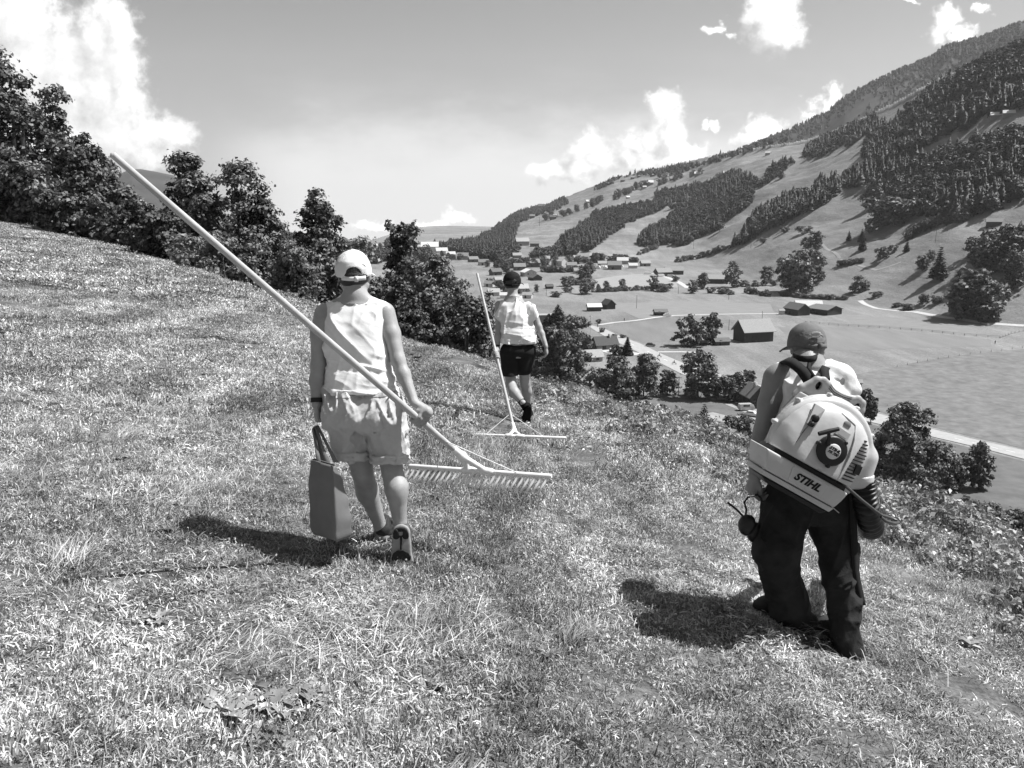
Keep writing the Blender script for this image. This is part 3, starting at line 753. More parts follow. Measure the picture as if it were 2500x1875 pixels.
def house(px, py, w_px, label, ang=0, prop=0.7, eav=0.5, rise=0.3, wall=0.12, roof=0.3, cat='house', name='house', detail=1, group=None, chimney=False, over=0.6, base=None, door=True, rmin=60, lift=0.0):
    """w_px: width in the photograph; proportions are fractions of the length"""
    g = ground(px, py, rmin); d = proj(g)[2][0]
    a = R(ang); L = w_px * d / FPX / (abs(math.cos(a)) + prop * abs(math.sin(a)))
    az = math.atan2(g[0], g[1])
    root = empty(name, g + np.array((0, 0, lift)), label, cat, group, a - az)
    gabled(L, L * prop, L * eav, L * rise, wall, roof, root, detail, min(over, L * 0.07), chimney, door, base=base)
    return root
def lean(root, L, W, h0, h1, off, wall, roof):
    pass
# the barns one can tell apart
house(1450, 759, 36, 'small hay shed with bright pale roof, left one of the two standing in the meadow', 12, 0.62, 0.34, 0.20, 0.06, 0.55, 'barn', 'hay_barn', 1, door=False)
house(1485, 754, 34, 'dark wooden barn with steep gable beside the pale roofed shed in the meadow', -62, 0.75, 0.40, 0.34, 0.045, 0.06, 'barn', 'hay_barn', 1)
house(1612, 770, 34, 'low dark shed with dark roof standing alone at the end of the field path', 15, 0.6, 0.30, 0.18, 0.045, 0.14, 'shed', 'shed', 1)
house(1838, 832, 94, 'big gabled barn with grey roof and dark doorway right of the pair of round trees', 33, 0.66, 0.36, 0.30, 0.05, 0.28, 'barn', 'large_barn', 1, over=0.9)
house(1760, 842, 42, 'low shed with dark roof between the round trees and the big gabled barn', 25, 0.6, 0.28, 0.18, 0.08, 0.12, 'shed', 'shed', 1)
house(1716, 842, 22, 'small open shelter in the shade below the pair of round trees', 20, 0.6, 0.34, 0.16, 0.06, 0.14, 'shed', 'shed', 0)
house(1442, 882, 58, 'house with plain light grey roof among the trees, left of the road', 22, 0.55, 0.26, 0.26, 0.30, 0.34, 'house', 'house', 2, chimney=False)
house(1476, 852, 64, 'house with dark tiled roof and chimney directly beside the road', 24, 0.62, 0.24, 0.30, 0.22, 0.07, 'house', 'house', 2, chimney=True)
house(1500, 860, 26, 'small flat pale annexe in front of the dark roofed house by the road', 24, 0.6, 0.3, 0.1, 0.35, 0.5, 'shed', 'shed', 0)
house(1332, 792, 36, 'grey block shaped works building partly hidden by the two spruces', 10, 0.7, 0.72, 0.06, 0.22, 0.32, 'building', 'works_building', 1)
house(1618, 674, 44, 'wide farmhouse with dark gable facing the valley beside the pale farm track', 30, 0.6, 0.28, 0.22, 0.07, 0.24, 'farmhouse', 'farmhouse', 1)
house(1645, 670, 46, 'long farm barn joined behind the wide farmhouse on the pale track', 8, 0.5, 0.24, 0.20, 0.08, 0.26, 'barn', 'large_barn', 1)
house(1738, 692, 64, 'long low barn with pale roof and dark front right of the bushes', 6, 0.34, 0.20, 0.14, 0.05, 0.30, 'barn', 'large_barn', 1)
house(1341, 705, 20, 'tiny dark hay barn standing alone in the meadow near the village', 20, 0.75, 0.35, 0.30, 0.04, 0.08, 'barn', 'hay_barn', 0)
house(1290, 674, 40, 'chalet with wide pale roof and white gable beside the cap of the farther woman', -70, 0.9, 0.30, 0.20, 0.40, 0.60, 'chalet', 'chalet', 2)
house(1306, 684, 34, 'chalet with dark roof in front of the wide pale roofed one', -65, 0.8, 0.25, 0.24, 0.06, 0.10, 'chalet', 'chalet', 1)
house(1945, 768, 60, 'dark gabled farmhouse at the left end of the farm in the middle of the field', -50, 0.7, 0.30, 0.24, 0.06, 0.12, 'farmhouse', 'farmhouse', 1)
house(1972, 762, 66, 'barn with bright pale roof in the middle of the farm', 14, 0.55, 0.22, 0.24, 0.10, 0.58, 'barn', 'large_barn', 0)
house(2012, 766, 80, 'broad dark barn with low gable and doorway at the right end of the farm', -38, 0.9, 0.22, 0.14, 0.05, 0.16, 'barn', 'large_barn', 1)
house(1908, 768, 14, 'tiny whitewashed shed at the left corner of the farm in the field', 10, 0.7, 0.7, 0.2, 0.5, 0.3, 'shed', 'shed', 0)
house(1838, 992, 66, 'dark wooden house with steep roof at the elbow of the man in the cap', -64, 0.75, 0.5, 0.40, 0.035, 0.20, 'house', 'house', 2, chimney=True)
house(1874, 984, 44, 'dark shingled annexe behind the steep roofed wooden house', 15, 0.7, 0.5, 0.35, 0.05, 0.18, 'house', 'house', 1)
house(2078, 958, 44, 'plain grey shed showing past the right shoulder of the man', 8, 0.5, 0.62, 0.12, 0.16, 0.26, 'shed', 'shed', 0)
house(2112, 703, 20, 'dark hay hut under the bush at the foot of the hillside', 20, 0.7, 0.4, 0.25, 0.06, 0.10, 'hut', 'hay_hut', 0)
house(2426, 552, 34, 'long pale roofed hut on the steep meadow near the right edge', 5, 0.45, 0.3, 0.2, 0.07, 0.22, 'hut', 'hay_hut', 0)
house(2432, 290, 26, 'farmhouse with bright roof on the high clearing in the wood', 8, 0.55, 0.3, 0.25, 0.2, 0.6, 'farmhouse', 'farmhouse', 0)
house(2462, 286, 26, 'second bright roofed building on the high clearing, nearer the right edge', 8, 0.5, 0.3, 0.25, 0.2, 0.6, 'farmhouse', 'farmhouse', 0)
# the village: told apart only by roof and wall tone and by place
VIL = [(1210, 672, 32, 30, .10, .12), (1180, 648, 26, 10, .35, .16), (1218, 690, 26, 20, .5, .3), (1240, 700, 30, 15, .55, .4), (1195, 700, 26, -20, .5, .2), (1205, 722, 30, 10, .45, .35), (1232, 728, 22, 0, .6, .5), (1270, 716, 40, 12, .5, .4), (1288, 728, 26, -15, .5, .3),
       (1246, 650, 30, 20, .2, .12), (1268, 660, 30, 10, .12, .2), (1300, 652, 36, 14, .10, .22), (1366, 648, 40, -40, .5, .35), (1395, 655, 26, 10, .25, .2), (1330, 640, 24, 0, .3, .3), (1408, 634, 20, 20, .2, .3), (1430, 640, 24, 20, .3, .12), (1452, 632, 26, -20, .25, .4),
       (1470, 650, 22, 10, .3, .3), (1500, 658, 34, 5, .15, .18), (1520, 645, 26, 0, .3, .5), (1545, 655, 22, 10, .5, .5), (1575, 650, 26, 20, .2, .3), (1412, 668, 24, 10, .4, .25), (1440, 662, 28, 5, .12, .15),
       (1100, 628, 24, 10, .4, .5), (1050, 616, 40, 0, .6, .6), (1078, 622, 30, 10, .6, .5), (1025, 612, 22, 0, .5, .4), (1130, 634, 30, -10, .3, .2), (1155, 640, 26, 20, .15, .2), (1062, 632, 22, 0, .3, .15), (1010, 622, 18, 0, .5, .5),
       (1275, 600, 34, 10, .3, .35), (1305, 602, 22, 0, .12, .2), (1262, 630, 22, 10, .25, .3), (960, 626, 26, 10, .4, .5), (880, 600, 14, 10, .5, .5), (915, 604, 14, 10, .5, .5), (942, 612, 14, 20, .5, .4), (866, 608, 12, 0, .5, .5)]
for k, (px, py, w, an, wl, rf) in enumerate(VIL):
    tone = 'pale' if rf >= .35 else ('grey' if rf >= .2 else 'dark'); wt = 'white' if wl >= .45 else ('grey' if wl >= .2 else 'dark timber')
    area = 'behind the big bush' if px < 1170 else ('beside the raised rake handle' if px < 1240 and py > 640 else ('at the foot of the wooded slope' if py < 640 else ('among the trees of the village' if px < 1480 else 'by the parked vehicles')))
    house(px, py, w, '%s house with %s roof %s' % (wt, tone, area), an, 0.7, 0.36, 0.26, wl, rf, 'house', 'village_house', 1 if w > 24 else 0, 'houses of the village', rmin=150)
CHA = [(1436, 496, 12, .6), (1350, 536, 14, .10), (1383, 521, 12, .10), (1356, 530, 10, .5), (1585, 453, 18, .6), (1504, 475, 10, .2), (1533, 485, 9, .6), (1322, 510, 16, .12), (1300, 532, 12, .2), (1638, 429, 8, .6), (1703, 430, 14, .6), (1640, 440, 10, .2), (1676, 412, 10, .6), (1737, 390, 12, .6), (1620, 445, 10, .1),
       (1865, 362, 14, .6), (1890, 347, 10, .2), (1875, 378, 12, .5), (1700, 404, 8, .5), (1740, 388, 10, .6), (1680, 402, 8, .4), (1970, 316, 20, .4), (1996, 314, 12, .5), (1520, 444, 10, .2), (1545, 437, 10, .3), (1560, 433, 8, .1), (1596, 430, 8, .3), (1485, 452, 10, .2), (1574, 460, 8, .5), (1770, 428, 14, .5)]
for px, py, w, rf in CHA:
    tone = 'bright' if rf >= .5 else ('grey' if rf >= .2 else 'dark')
    house(px, py, w * 1.1, 'tiny chalet with %s roof high on the far mountain meadow' % tone, random.Random(px).uniform(-30, 30), 0.7, 0.4, 0.3, 0.10 if rf < .5 else .25, rf, 'chalet', 'mountain_chalet', 0, 'chalets on the far mountain meadow', door=False, rmin=300)

# parked vehicles, each a shaped body with wheels
def car(px, py, label, w=4.4, h=1.5, tone=0.6, ang=0, van=False, group=None, rmin=60, small=False):
    g = ground(px, py, rmin); az = math.atan2(g[0], g[1])
    root = empty('parked_van' if van else 'parked_car', g + np.array((0, 0, 0.12)), label, 'van' if van else 'car', group, R(ang) - az)
    prof = [(-.5, .2), (-.5, .5), (-.42, .62), (-.3, .98), (.12, 1.0), (.26, .66), (.47, .56), (.5, .45), (.5, .2)] if not van else [(-.5, .15), (-.5, .95), (-.46, 1.0), (.3, 1.0), (.38, .9), (.46, .55), (.5, .45), (.5, .15)]
    n = len(prof); hw = 0.88 if not van else 1.0
    V = [(x * w, s * hw * (1.0 if z < .7 else .86), z * h) for s in (-1, 1) for x, z in prof]
    F = [tuple(range(n)), tuple(range(2 * n - 1, n - 1, -1))] + [(i, i + n, (i + 1) % n + n, (i + 1) % n) for i in range(n)]
    me = mesh_np('body', np.array(V), f=F, smooth=False); b2 = bmesh.new(); b2.from_mesh(me); bmesh.ops.recalc_face_normals(b2, faces=b2.faces); b2.to_mesh(me); b2.free()
    obj('body', me, mat('car_paint_%02d' % round(tone * 100), tone, 0.25, 0.5), root)
    if small: return root
    q = Geo()
    for s in (-1, 1): box(q, -.30 * w, .14 * w, s * hw * .93 - .03, s * hw * .93 + .03, .62 * h, .9 * h)
    obj('window', q.mesh('window'), GLASS, root)
    for sx in (-.3, .3):
        for s in (-1, 1):
            t = Geo(); t.add(*tube([(sx * w, s * (hw - .1), .3), (sx * w, s * (hw + .04), .3)], [.34, .34], 12)); obj('wheel', t.mesh('wheel'), mat('tyre', 0.03, 0.9), root)
    return root
car(1629, 773, 'white off road car parked beside the low dark shed', 4.2, 1.9, 0.75, 20)
car(1588, 846, 'dark car on the side track next to the road', 4.2, 1.5, 0.06, 0)
car(1836, 1018, 'pale car on the yard below the dark wooden house', 4.2, 1.5, 0.6, -20)
car(1822, 1002, 'pale trailer like van with raised load on the yard below the dark wooden house', 4.6, 2.0, 0.45, 25, True)
car(1766, 979, 'dark car in the shade under the tree group left of the dark wooden house', 4.4, 1.5, 0.10, 10)
car(2036, 756, 'pale car in front of the doorway of the broad dark barn', 4.2, 1.5, 0.6, 0)
rg = random.Random(5)
for k in range(26):
    f = rg.random(); px = 1455 + 62 * f + rg.uniform(-6, 6); py = 652 + rg.uniform(-3, 5)
    if k > 19: px = 1590 + rg.uniform(-25, 60); py = 672 + rg.uniform(-2, 4) + (px - 1590) * 0.08
    tn = rg.choice([.8, .75, .5, .8, .15]); 
    car(px, py, '%s camper or car in the crowded car park at the edge of the village' % ('white' if tn > .6 else ('grey' if tn > .3 else 'dark')), rg.uniform(4.5, 8), rg.uniform(1.6, 2.9), tn, rg.uniform(-30, 30), rg.random() < .6, 'vehicles in the village car park', 300, True)
# ---------------------------------------------------------------- trees one can tell apart
def tree_at(px, top, r, w_px, label, seed, kind='broad', group=None, leafm=None, base=None, name=None, **kw):
    """a tree standing r metres away; its height follows from where its top shows"""
    g = place(px, r) if base is None else ground(px, base, 55); d = proj(g)[2][0]
    t = az_tan(px, top)[1]; H = CAMZ + t * math.hypot(g[0], g[1]) - g[2]
    W = w_px * d / FPX
    name = name or ('spruce_tree' if kind == 'spruce' else 'leafy_tree')
    root = empty(name, g, label, 'tree', group)
    if kind == 'spruce': a, b = conifer(H, W, seed, **kw); m = NEEDLE
    else:
        ey = 2.1 if 'zvis' not in kw else kw.pop('zvis')
        a, b = broadleaf(H, W, seed, zmin=max(0, H - ey * W), **kw); m = leafm or LEAF
    obj('trunk', a, BARK, root); obj('crown', b, m, root)
    return root
def V3_(*a): return np.array(a, float)
NEARTREES = [
    # px, top, r, width, label, extras
    (-70, 120, 66, 260, 'tall broad tree cut off by the left edge, beyond the meadow rim', dict(seed=1)),
    (35, 190, 64, 150, 'tall leafy tree at the left edge with a stepped crown', dict(seed=2)),
    (145, 218, 66, 135, 'tallest narrow tree with two pale bare stems showing, right of the left edge', dict(seed=3)),
    (215, 325, 62, 120, 'dark bushy tree whose branch reaches out under the big cloud', dict(seed=4)),
    (250, 360, 52, 120, 'dark round tree right behind the raised tip of the rake handle', dict(seed=5)),
    (90, 410, 56, 170, 'low spreading tree in front of the tall narrow tree at the left', dict(seed=6)),
    (-10, 390, 58, 150, 'low dark tree filling the corner at the left edge', dict(seed=7)),
    (195, 475, 50, 150, 'low shrubby tree along the meadow rim under the dark round tree', dict(seed=8)),
    (290, 455, 47, 120, 'shrubby tree just below the rake handle tip, under the cloud', dict(seed=9)),
    (345, 490, 44, 110, 'dense dark bush tree in the gap below the distant summit', dict(seed=10)),
    (462, 378, 40, 130, 'leafy tree with forked top just right of the distant summit', dict(seed=11)),
    (575, 395, 38, 210, 'big rounded tree with sunlit crown, right of the forked top one', dict(seed=12)),
    (640, 470, 37, 120, 'feathery tree ending the tree group on its right, against the sky', dict(seed=13)),
    (430, 520, 38, 140, 'dark undergrowth tree behind the middle of the rake handle', dict(seed=14)),
    (560, 575, 33, 170, 'low pale leaved tree on the rim behind the rake handle', dict(seed=15)),
    (700, 590, 31, 110, 'small pale leaved tree glittering in the sun left of the white cap', dict(seed=16)),
    (790, 462, 36, 130, 'open crowned tree standing up behind the woman in the white cap', dict(seed=17)),
    (800, 590, 34, 150, 'dark lower tree directly behind the white cap', dict(seed=18)),
    (982, 542, 40, 74, 'slender tree top rising above the big bush, between the two women', dict(seed=19)),
    (1000, 640, 30, 110, 'tree on the left flank of the big dark bush between the two women', dict(seed=20)),
    (1085, 628, 27, 190, 'big dark bush tree between the two women', dict(seed=21)),
    (1150, 720, 25, 120, 'dark bush at the lower right of the bushes behind the raised rake', dict(seed=22)),
    (1010, 730, 26, 120, 'dark bush at the rim right of the shoulder in the white vest', dict(seed=23)),
    (905, 700, 30, 90, 'twiggy dark shrub beside the white vest at the rim', dict(seed=24)),
]
for px, top, r, w, lab, kw in NEARTREES:
    kw['leaf'] = 0.0030 * r; kw['budget'] = 42000 if w > 150 else 28000; w *= 1.22
    pale = 'pale' in lab
    tr_ = tree_at(px, top, r, w, lab, leafm=LEAFP if pale and 'stems' not in lab else (LEAFM if kw['seed'] % 3 == 0 else LEAF), group='trees along the upper rim of the meadow', **kw)
    if 'stems' in lab:
        for q, (ox, lean) in enumerate(((-0.9, 0.5), (0.5, -0.3))):
            H3 = 9.0; b3 = V3_(ox, -3.6, 0); pts = [b3 + V3_(lean * f * 1.2 + 0.25 * math.sin(5 * f + q), 1.2 * f, 2.0 + H3 * f) for f in np.linspace(0, 1, 9)]
            g_ = Geo(); g_.add(*tube(pts, [0.20 - 0.11 * f for f in np.linspace(0, 1, 9)], 7)); obj('stem', g_.mesh('stem', True), BARKP, tr_)

for i, (px, top, r) in enumerate([(-60, 300, 70), (20, 340, 72), (105, 385, 70), (175, 420, 66), (240, 455, 62), (310, 510, 58), (380, 520, 52), (450, 500, 50), (515, 480, 48), (610, 540, 44), (670, 585, 42), (735, 575, 44), (830, 620, 42), (880, 655, 40), (945, 660, 38)]):
    tree_at(px, top, r, 170, 'dark tree standing deeper in the belt behind the front trees of the rim', 400 + i, group='deeper trees of the belt beyond the rim', leafm=LEAF, leaf=0.0036 * r, budget=14000)
# trees on the steep slope below the meadow and down in the valley
SLOPETREES = [
    (1362, 742, 190, 55, 'spruce', 'pointed spruce, taller of the two beside the grey works building'), (1340, 765, 185, 38, 'spruce', 'pointed spruce, shorter one left of its taller neighbour'),
    (1400, 776, 150, 66, 'broad', 'round dark tree just below the two pointed spruces'), (1425, 818, 140, 44, 'broad', 'small round tree at the right foot of the round dark tree'),
    (1330, 800, 92, 84, 'broad', 'dark tree right beside the hanging hand of the farther woman'), (1372, 806, 90, 84, 'broad', 'tall rounded tree right of the farther woman, on the steep slope'),
    (1312, 850, 80, 70, 'broad', 'leafy bush behind the shorts of the farther woman'), (1400, 880, 84, 54, 'broad', 'bushy tree at the right end of the slope trees beside the light roofed house'),
    (1495, 868, 125, 80, 'broad', 'loose leaved tree in front of the light roofed house'), (1452, 900, 112, 60, 'broad', 'dark bush at the left foot of the loose leaved tree'), (1570, 866, 122, 72, 'broad', 'tall dense tree, middle of the row between the rim and the road'),
    (1629, 906, 122, 44, 'broad', 'smaller tree at the right end of the row between the rim and the road'), (1530, 905, 115, 56, 'broad', 'dark bush tree between the loose leaved and the tall dense tree'),
    (1531, 822, 262, 23, 'spruce', 'single small spruce standing next to the road'), (1508, 845, 262, 26, 'broad', 'small garden tree beside the dark roofed house'),
    (1705, 854, 205, 66, 'broad', 'tall dark oval tree right of the road, below the pair of round trees'), (1752, 918, 200, 60, 'broad', 'bushy tree touching the tall oval tree'), (1800, 912, 205, 62, 'broad', 'leafy tree between the oval tree and the wooden house'), (1826, 905, 225, 24, 'broad', 'narrow tree top behind the gable of the wooden house'),
    (1682, 772, 322, 58, 'broad', 'left and broader one of the pair of round trees beside the sheds'), (1735, 767, 322, 42, 'broad', 'right and taller one of the pair of round trees beside the sheds'),
    (1716, 982, 84, 60, 'spruce', 'light spruce like bush rising over the meadow edge left of the man'), (1805, 1022, 70, 74, 'broad', 'round bush at the meadow edge by the elbow of the man'), (1690, 1030, 80, 50, 'broad', 'low bush at the foot of the light spruce like one'),
    (1580, 980, 130, 20, 'broad', 'tiny bush on the slope edge in the middle'), (1622, 990, 110, 26, 'broad', 'small bush over the meadow edge left of the light spruce like one'),
    (2200, 988, 128, 150, 'broad', 'large spreading tree right of the leaf blower'), (2215, 1090, 120, 110, 'broad', 'dark bushy tree under the large spreading tree'), (2300, 1095, 150, 70, 'broad', 'bush group right of the large spreading tree'), (2345, 1108, 155, 60, 'broad', 'low bush between the bush group and the upright one'), (2388, 1076, 160, 50, 'broad', 'upright dark bush at the right end of the group'),
    (2108, 950, 205, 26, 'broad', 'narrow tree just right of the blower handle'), (2126, 968, 200, 22, 'broad', 'smaller narrow tree just right of the blower handle'), (2120, 1105, 110, 50, 'broad', 'dark bush close behind the flange of the blower housing'), (2145, 1150, 100, 40, 'broad', 'low bush left of the large spreading tree foot'),
    (2360, 1218, 64, 62, 'broad', 'round dark bush at the left end of the hedge in the lower right'),
    (2410, 1240, 62, 90, 'broad', 'low dark hedge bush in the lower right corner'), (2480, 1250, 60, 110, 'broad', 'wide hedge bush touching the right edge in the lower corner'),
]
BASE = {1362:800,1340:800,1400:848,1425:858,1330:965,1372:968,1312:960,1495:976,1452:976,1570:968,1629:965,1530:975,1531:868,1508:868,1705:974,1752:976,1800:978,1826:940,1682:845,1735:840,1716:1085,1805:1095,1690:1085,1580:1015,1622:1030,2200:1212,2215:1214,2300:1202,2345:1198,2388:1196,2108:1035,2126:1035,2120:1200,2145:1210,2360:1300,2410:1312,2480:1318}
for i, (px, top, r, w, k, lab) in enumerate(SLOPETREES):
    bs = BASE[px] if (px, top) != (1400, 880) else 956
    r = float(np.hypot(*ground(px, bs, 55)[:2])); w *= 1.15
    if k == 'spruce': tree_at(px, top, r, w, lab, 100 + i, 'spruce', group='trees on the slope and valley floor', base=bs, layers=22, leaf=max(0.35, 0.0026 * r))
    else: tree_at(px, top, r, w, lab, 100 + i, group='trees on the slope and valley floor', base=bs, leaf=max(0.14, 0.0021 * r), bare=0.03 if r < 150 else 0.08, budget=18000, cover=1.8, leafm=LEAFM if i % 3 == 0 else LEAF)

# smaller trees and bushes farther off: shared crowns, one object pair per tree
VAR = {}
def var(kind, k):
    if (kind, k) not in VAR:
        if kind == 's': a, b = conifer(10, 4.4, 300 + k, 16, 0.75)
        elif kind == 'b': a, b = broadleaf(10, 11, 310 + k, 0.55, bare=0.0, budget=2600)
        else: a, b = broadleaf(10, 7.6, 320 + k, 0.5, bare=0.10, budget=2800)
        a.materials.append(BARK); b.materials.append(NEEDLE if kind == 's' else (LEAFM if k == 1 else LEAF)); VAR[(kind, k)] = (a, b)
    return VAR[(kind, k)]
def far_tree(px, base, h_px, kind, label, group, wf=1.0, rmin=120):
    g = ground(px, base, rmin); d = proj(g)[2][0]; s = h_px * d / FPX / 10
    k = (int(px) * 7 + int(base)) % 3; a, b = var(kind, k)
    root = empty({'s': 'spruce_tree', 'b': 'bush', 't': 'leafy_tree'}[kind], g, label, 'bush' if kind == 'b' else 'tree', group, rz=px * 1.7)
    root.scale = (s * wf, s * wf, s)
    obj('trunk', a, None, root); obj('crown', b, None, root)
    return root
FT = [ # px, base, height px, kind, width factor, label
    (1955, 716, 100, 't', 1.15, 'big poplar like tree clump at the foot of the mountain above the farm'), (1928, 712, 74, 't', 1.0, 'left tree beside the big poplar like clump above the farm'), (1985, 690, 70, 't', 1.0, 'right tree beside the big poplar like clump above the farm'),
    (2373, 776, 108, 't', 1.35, 'big round wood edge tree right of the bent track'), (2340, 768, 84, 't', 1.2, 'left tree of the big round group beyond the field'), (2412, 778, 88, 't', 1.2, 'right tree of the big round group beyond the field'), (2425, 785, 26, 'b', 1.2, 'low bush at the right foot of the big round group'), (2400, 788, 24, 'b', 1.2, 'low bush at the foot of the big round group'),
    (2420, 670, 90, 't', 1.1, 'leafy wood edge tree on the meadow near the right edge'), (2465, 660, 100, 't', 1.1, 'taller leafy tree touching the right edge on the mountain meadow'), (2390, 655, 70, 't', 1.0, 'smaller leafy tree at the left of the wood edge near the right edge'), (2470, 710, 90, 't', .8, 'leafy tree just above the big round group at the right edge'),
    (2290, 684, 78, 's', 1.25, 'single big spruce on the mountain meadow casting a long shadow'), (2252, 663, 34, 't', 1.3, 'round tree left of the single big spruce'), (2270, 640, 26, 't', 1.0, 'small tree above the round one on the mountain meadow'), (2213, 616, 30, 's', 1.2, 'small spruce left of the tall mountain pole'),
    (2103, 592, 32, 's', 1.3, 'lower of the two small spruces in the middle of the mountain meadow'), (2105, 612, 34, 's', 1.3, 'upper spruce pair member in the middle of the mountain meadow'), (2072, 588, 24, 's', 1.2, 'smallest spruce left of the pair on the mountain meadow'),
    (1968, 612, 30, 't', 1.2, 'round bush left of two on the lower mountain meadow'), (1990, 610, 40, 't', 1.3, 'round tree right of two on the lower mountain meadow'), (2100, 712, 34, 'b', 1.1, 'bush over the dark hay hut'), (2155, 632, 26, 'b', 1.3, 'round bush on the bend of the mountain track'), (2180, 616, 16, 'b', 1.1, 'small bush by the mountain track'),
    (2128, 508, 62, 't', 1.0, 'round tree standing free below the dark wood'), (2170, 550, 60, 'b', 1.6, 'broad bush below the dark wood'), (2200, 545, 50, 'b', 1.4, 'broad dark bush right below the wood'), (2122, 570, 34, 't', 1.0, 'tree pair member on the meadow below the broad bush'),
    (2340, 546, 34, 't', 1.2, 'small round tree near the right end of the mountain meadow'), (2355, 540, 26, 't', 1.0, 'smaller tree beside the small round one'), (2418, 518, 40, 't', 1.3, 'round tree high on the meadow near the right edge'), (2075, 358, 24, 'b', 1.4, 'lone round tree in the high clearing'), (1905, 438, 20, 't', 1.1, 'lone tree on the upper middle clearing'), (2262, 357, 20, 'b', 1.5, 'lone bush at the edge of the high meadow strip'),
    (1916, 568, 12, 'b', 1.5, 'tiny round bush on the middle meadow'), (1962, 570, 16, 'b', 2.0, 'tiny wide bush on the middle meadow'), (1864, 594, 12, 'b', 1.3, 'tiny bush near the mountainside pole'),
    (1790, 675, 34, 't', 1.1, 'upper tree of two behind the long low barn'), (1792, 702, 46, 't', 1.2, 'lower tree of two behind the long low barn'), (1870, 697, 42, 't', 1.0, 'feathery tree in front of the hillside right of the long barn'), (1845, 700, 14, 'b', 1.2, 'low bush left of the feathery tree'), (1815, 700, 14, 'b', 2.0, 'low wide bush right of the long barn'), (1890, 698, 12, 'b', 1.2, 'low bush right of the feathery tree'),
    (1714, 706, 36, 't', 1.2, 'tree in front of the left end of the long barn'), (1690, 716, 30, 't', 1.1, 'dark tree left of the long barn'), (1735, 716, 14, 'b', 1.4, 'low bush in front of the long barn'), (1764, 717, 14, 'b', 2.0, 'low dark bush in front of the right end of the long barn'), (1786, 720, 10, 'b', 1.4, 'tiny bush at the dark pole'),
    (1594, 710, 34, 't', .95, 'upright oval tree in the hedge line of the meadow'), (1620, 712, 18, 'b', 1.8, 'wide bush right of the upright oval tree'), (1648, 688, 13, 'b', 1.2, 'lone bush beside the bend of the pale farm track'), (1480, 707, 20, 't', 1.0, 'round lollipop tree left one in the hedge line'), (1522, 702, 20, 't', 1.0, 'round lollipop tree right one in the hedge line'), (1461, 713, 18, 't', .9, 'small tree at the left end of the hedge line'),
    (1425, 695, 44, 't', 1.1, 'upper tree of the clump in the meadow'), (1437, 680, 38, 't', 1.1, 'rear tree of the clump in the meadow'), (1428, 718, 36, 't', 1.5, 'wide front tree of the clump in the meadow'), (1384, 699, 22, 'b', 1.3, 'round bush left of the clump in the meadow'), (1398, 697, 20, 'b', 1.2, 'second round bush left of the clump in the meadow'), (1356, 725, 12, 'b', 2.0, 'low bush by the short dark pole'), (1310, 714, 18, 't', .9, 'small pointed tree in front of the village'), (1386, 714, 12, 'b', 1.8, 'low bush under the clump'),
    (1470, 812, 10, 'b', 1.2, 'tiny bush at the left side of the road'), (1499, 824, 8, 'b', 1.6, 'tiny flat bush at the road edge'), (1519, 826, 8, 'b', 1.6, 'second tiny flat bush at the road edge'), (1462, 790, 10, 'b', 1.0, 'tiny dark bush where the path meets the road'), (1674, 965, 10, 'b', 1.1, 'tiny bush left of the tall oval tree'),
    (2140, 725, 12, 'b', 2.2, 'low reed like bush along the stream'), (2190, 750, 10, 'b', 2.2, 'low bush along the stream by the bent track'), (2215, 757, 14, 'b', 2.0, 'larger low bush along the stream by the bent track'), (2255, 742, 22, 'b', 1.3, 'bush left of the big round group'), (2285, 742, 18, 'b', 1.3, 'bush touching the big round group'),
    (1215, 668, 22, 't', 1.3, 'round garden tree left in the village'), (1237, 668, 26, 't', 1.2, 'round garden tree beside the cap of the farther woman'), (1230, 636, 26, 't', 1.2, 'tree in front of the wooded slope'),
]
for px, b, h, k, wf, lab in FT: far_tree(px, b, h * 1.05, k, lab, 'scattered trees in the valley and on the mountainside', wf)
rg = random.Random(3)
def row(pl, n, h, label, group, kind='b', wf=1.3, jit=2):
    for i in range(n):
        f = (i + 0.5) / n * (len(pl) - 1); j = min(int(f), len(pl) - 2); t = f - j
        px = pl[j][0] * (1 - t) + pl[j + 1][0] * t + rg.uniform(-jit, jit); py = pl[j][1] * (1 - t) + pl[j + 1][1] * t + rg.uniform(-.5, .5)
        far_tree(px, py, h * rg.uniform(.75, 1.25), kind, label, group, wf)
row([(1450, 714), (1520, 711), (1640, 704)], 18, 10, 'low clipped looking bush of the hedge line across the meadow', 'hedge line across the meadow')
row([(1822, 716), (1882, 725)], 8, 13, 'dark round bush of the short hedge row in the far meadow', 'short hedge row in the far meadow', wf=1.1, jit=1)
row([(1650, 642), (1700, 632), (1745, 620), (1785, 606)], 13, 11, 'dark bush of the sloping hedge below the wood', 'sloping hedge below the wood')
row([(1555, 624), (1590, 612), (1605, 606)], 7, 10, 'small bush of the row climbing to the wood', 'row of bushes climbing to the wood')
row([(2045, 652), (2080, 646), (2108, 640)], 6, 12, 'bush of the hedge along the foot of the mountain', 'hedge along the foot of the mountain')
row([(2205, 590), (2260, 566), (2320, 545)], 12, 24, 'tree of the line climbing the mountain meadow', 'tree line climbing the mountain meadow', 't', 1.1, 6)
row([(1905, 722), (1960, 728), (2010, 731), (2070, 732)], 16, 10, 'reed like bush of the low bank behind the farm', 'low bank of bushes behind the farm', wf=1.8)
row([(1330, 540), (1400, 520), (1470, 495), (1540, 470), (1620, 448), (1720, 425)], 34, 15, 'small dark tree scattered among the far mountain chalets', 'trees among the far mountain chalets', 't', 1.2, 14)
row([(1600, 440), (1700, 408), (1800, 380), (1900, 350), (1960, 330)], 30, 13, 'tiny tree dotted over the highest meadow', 'trees dotted over the highest meadow', 't', 1.2, 14)
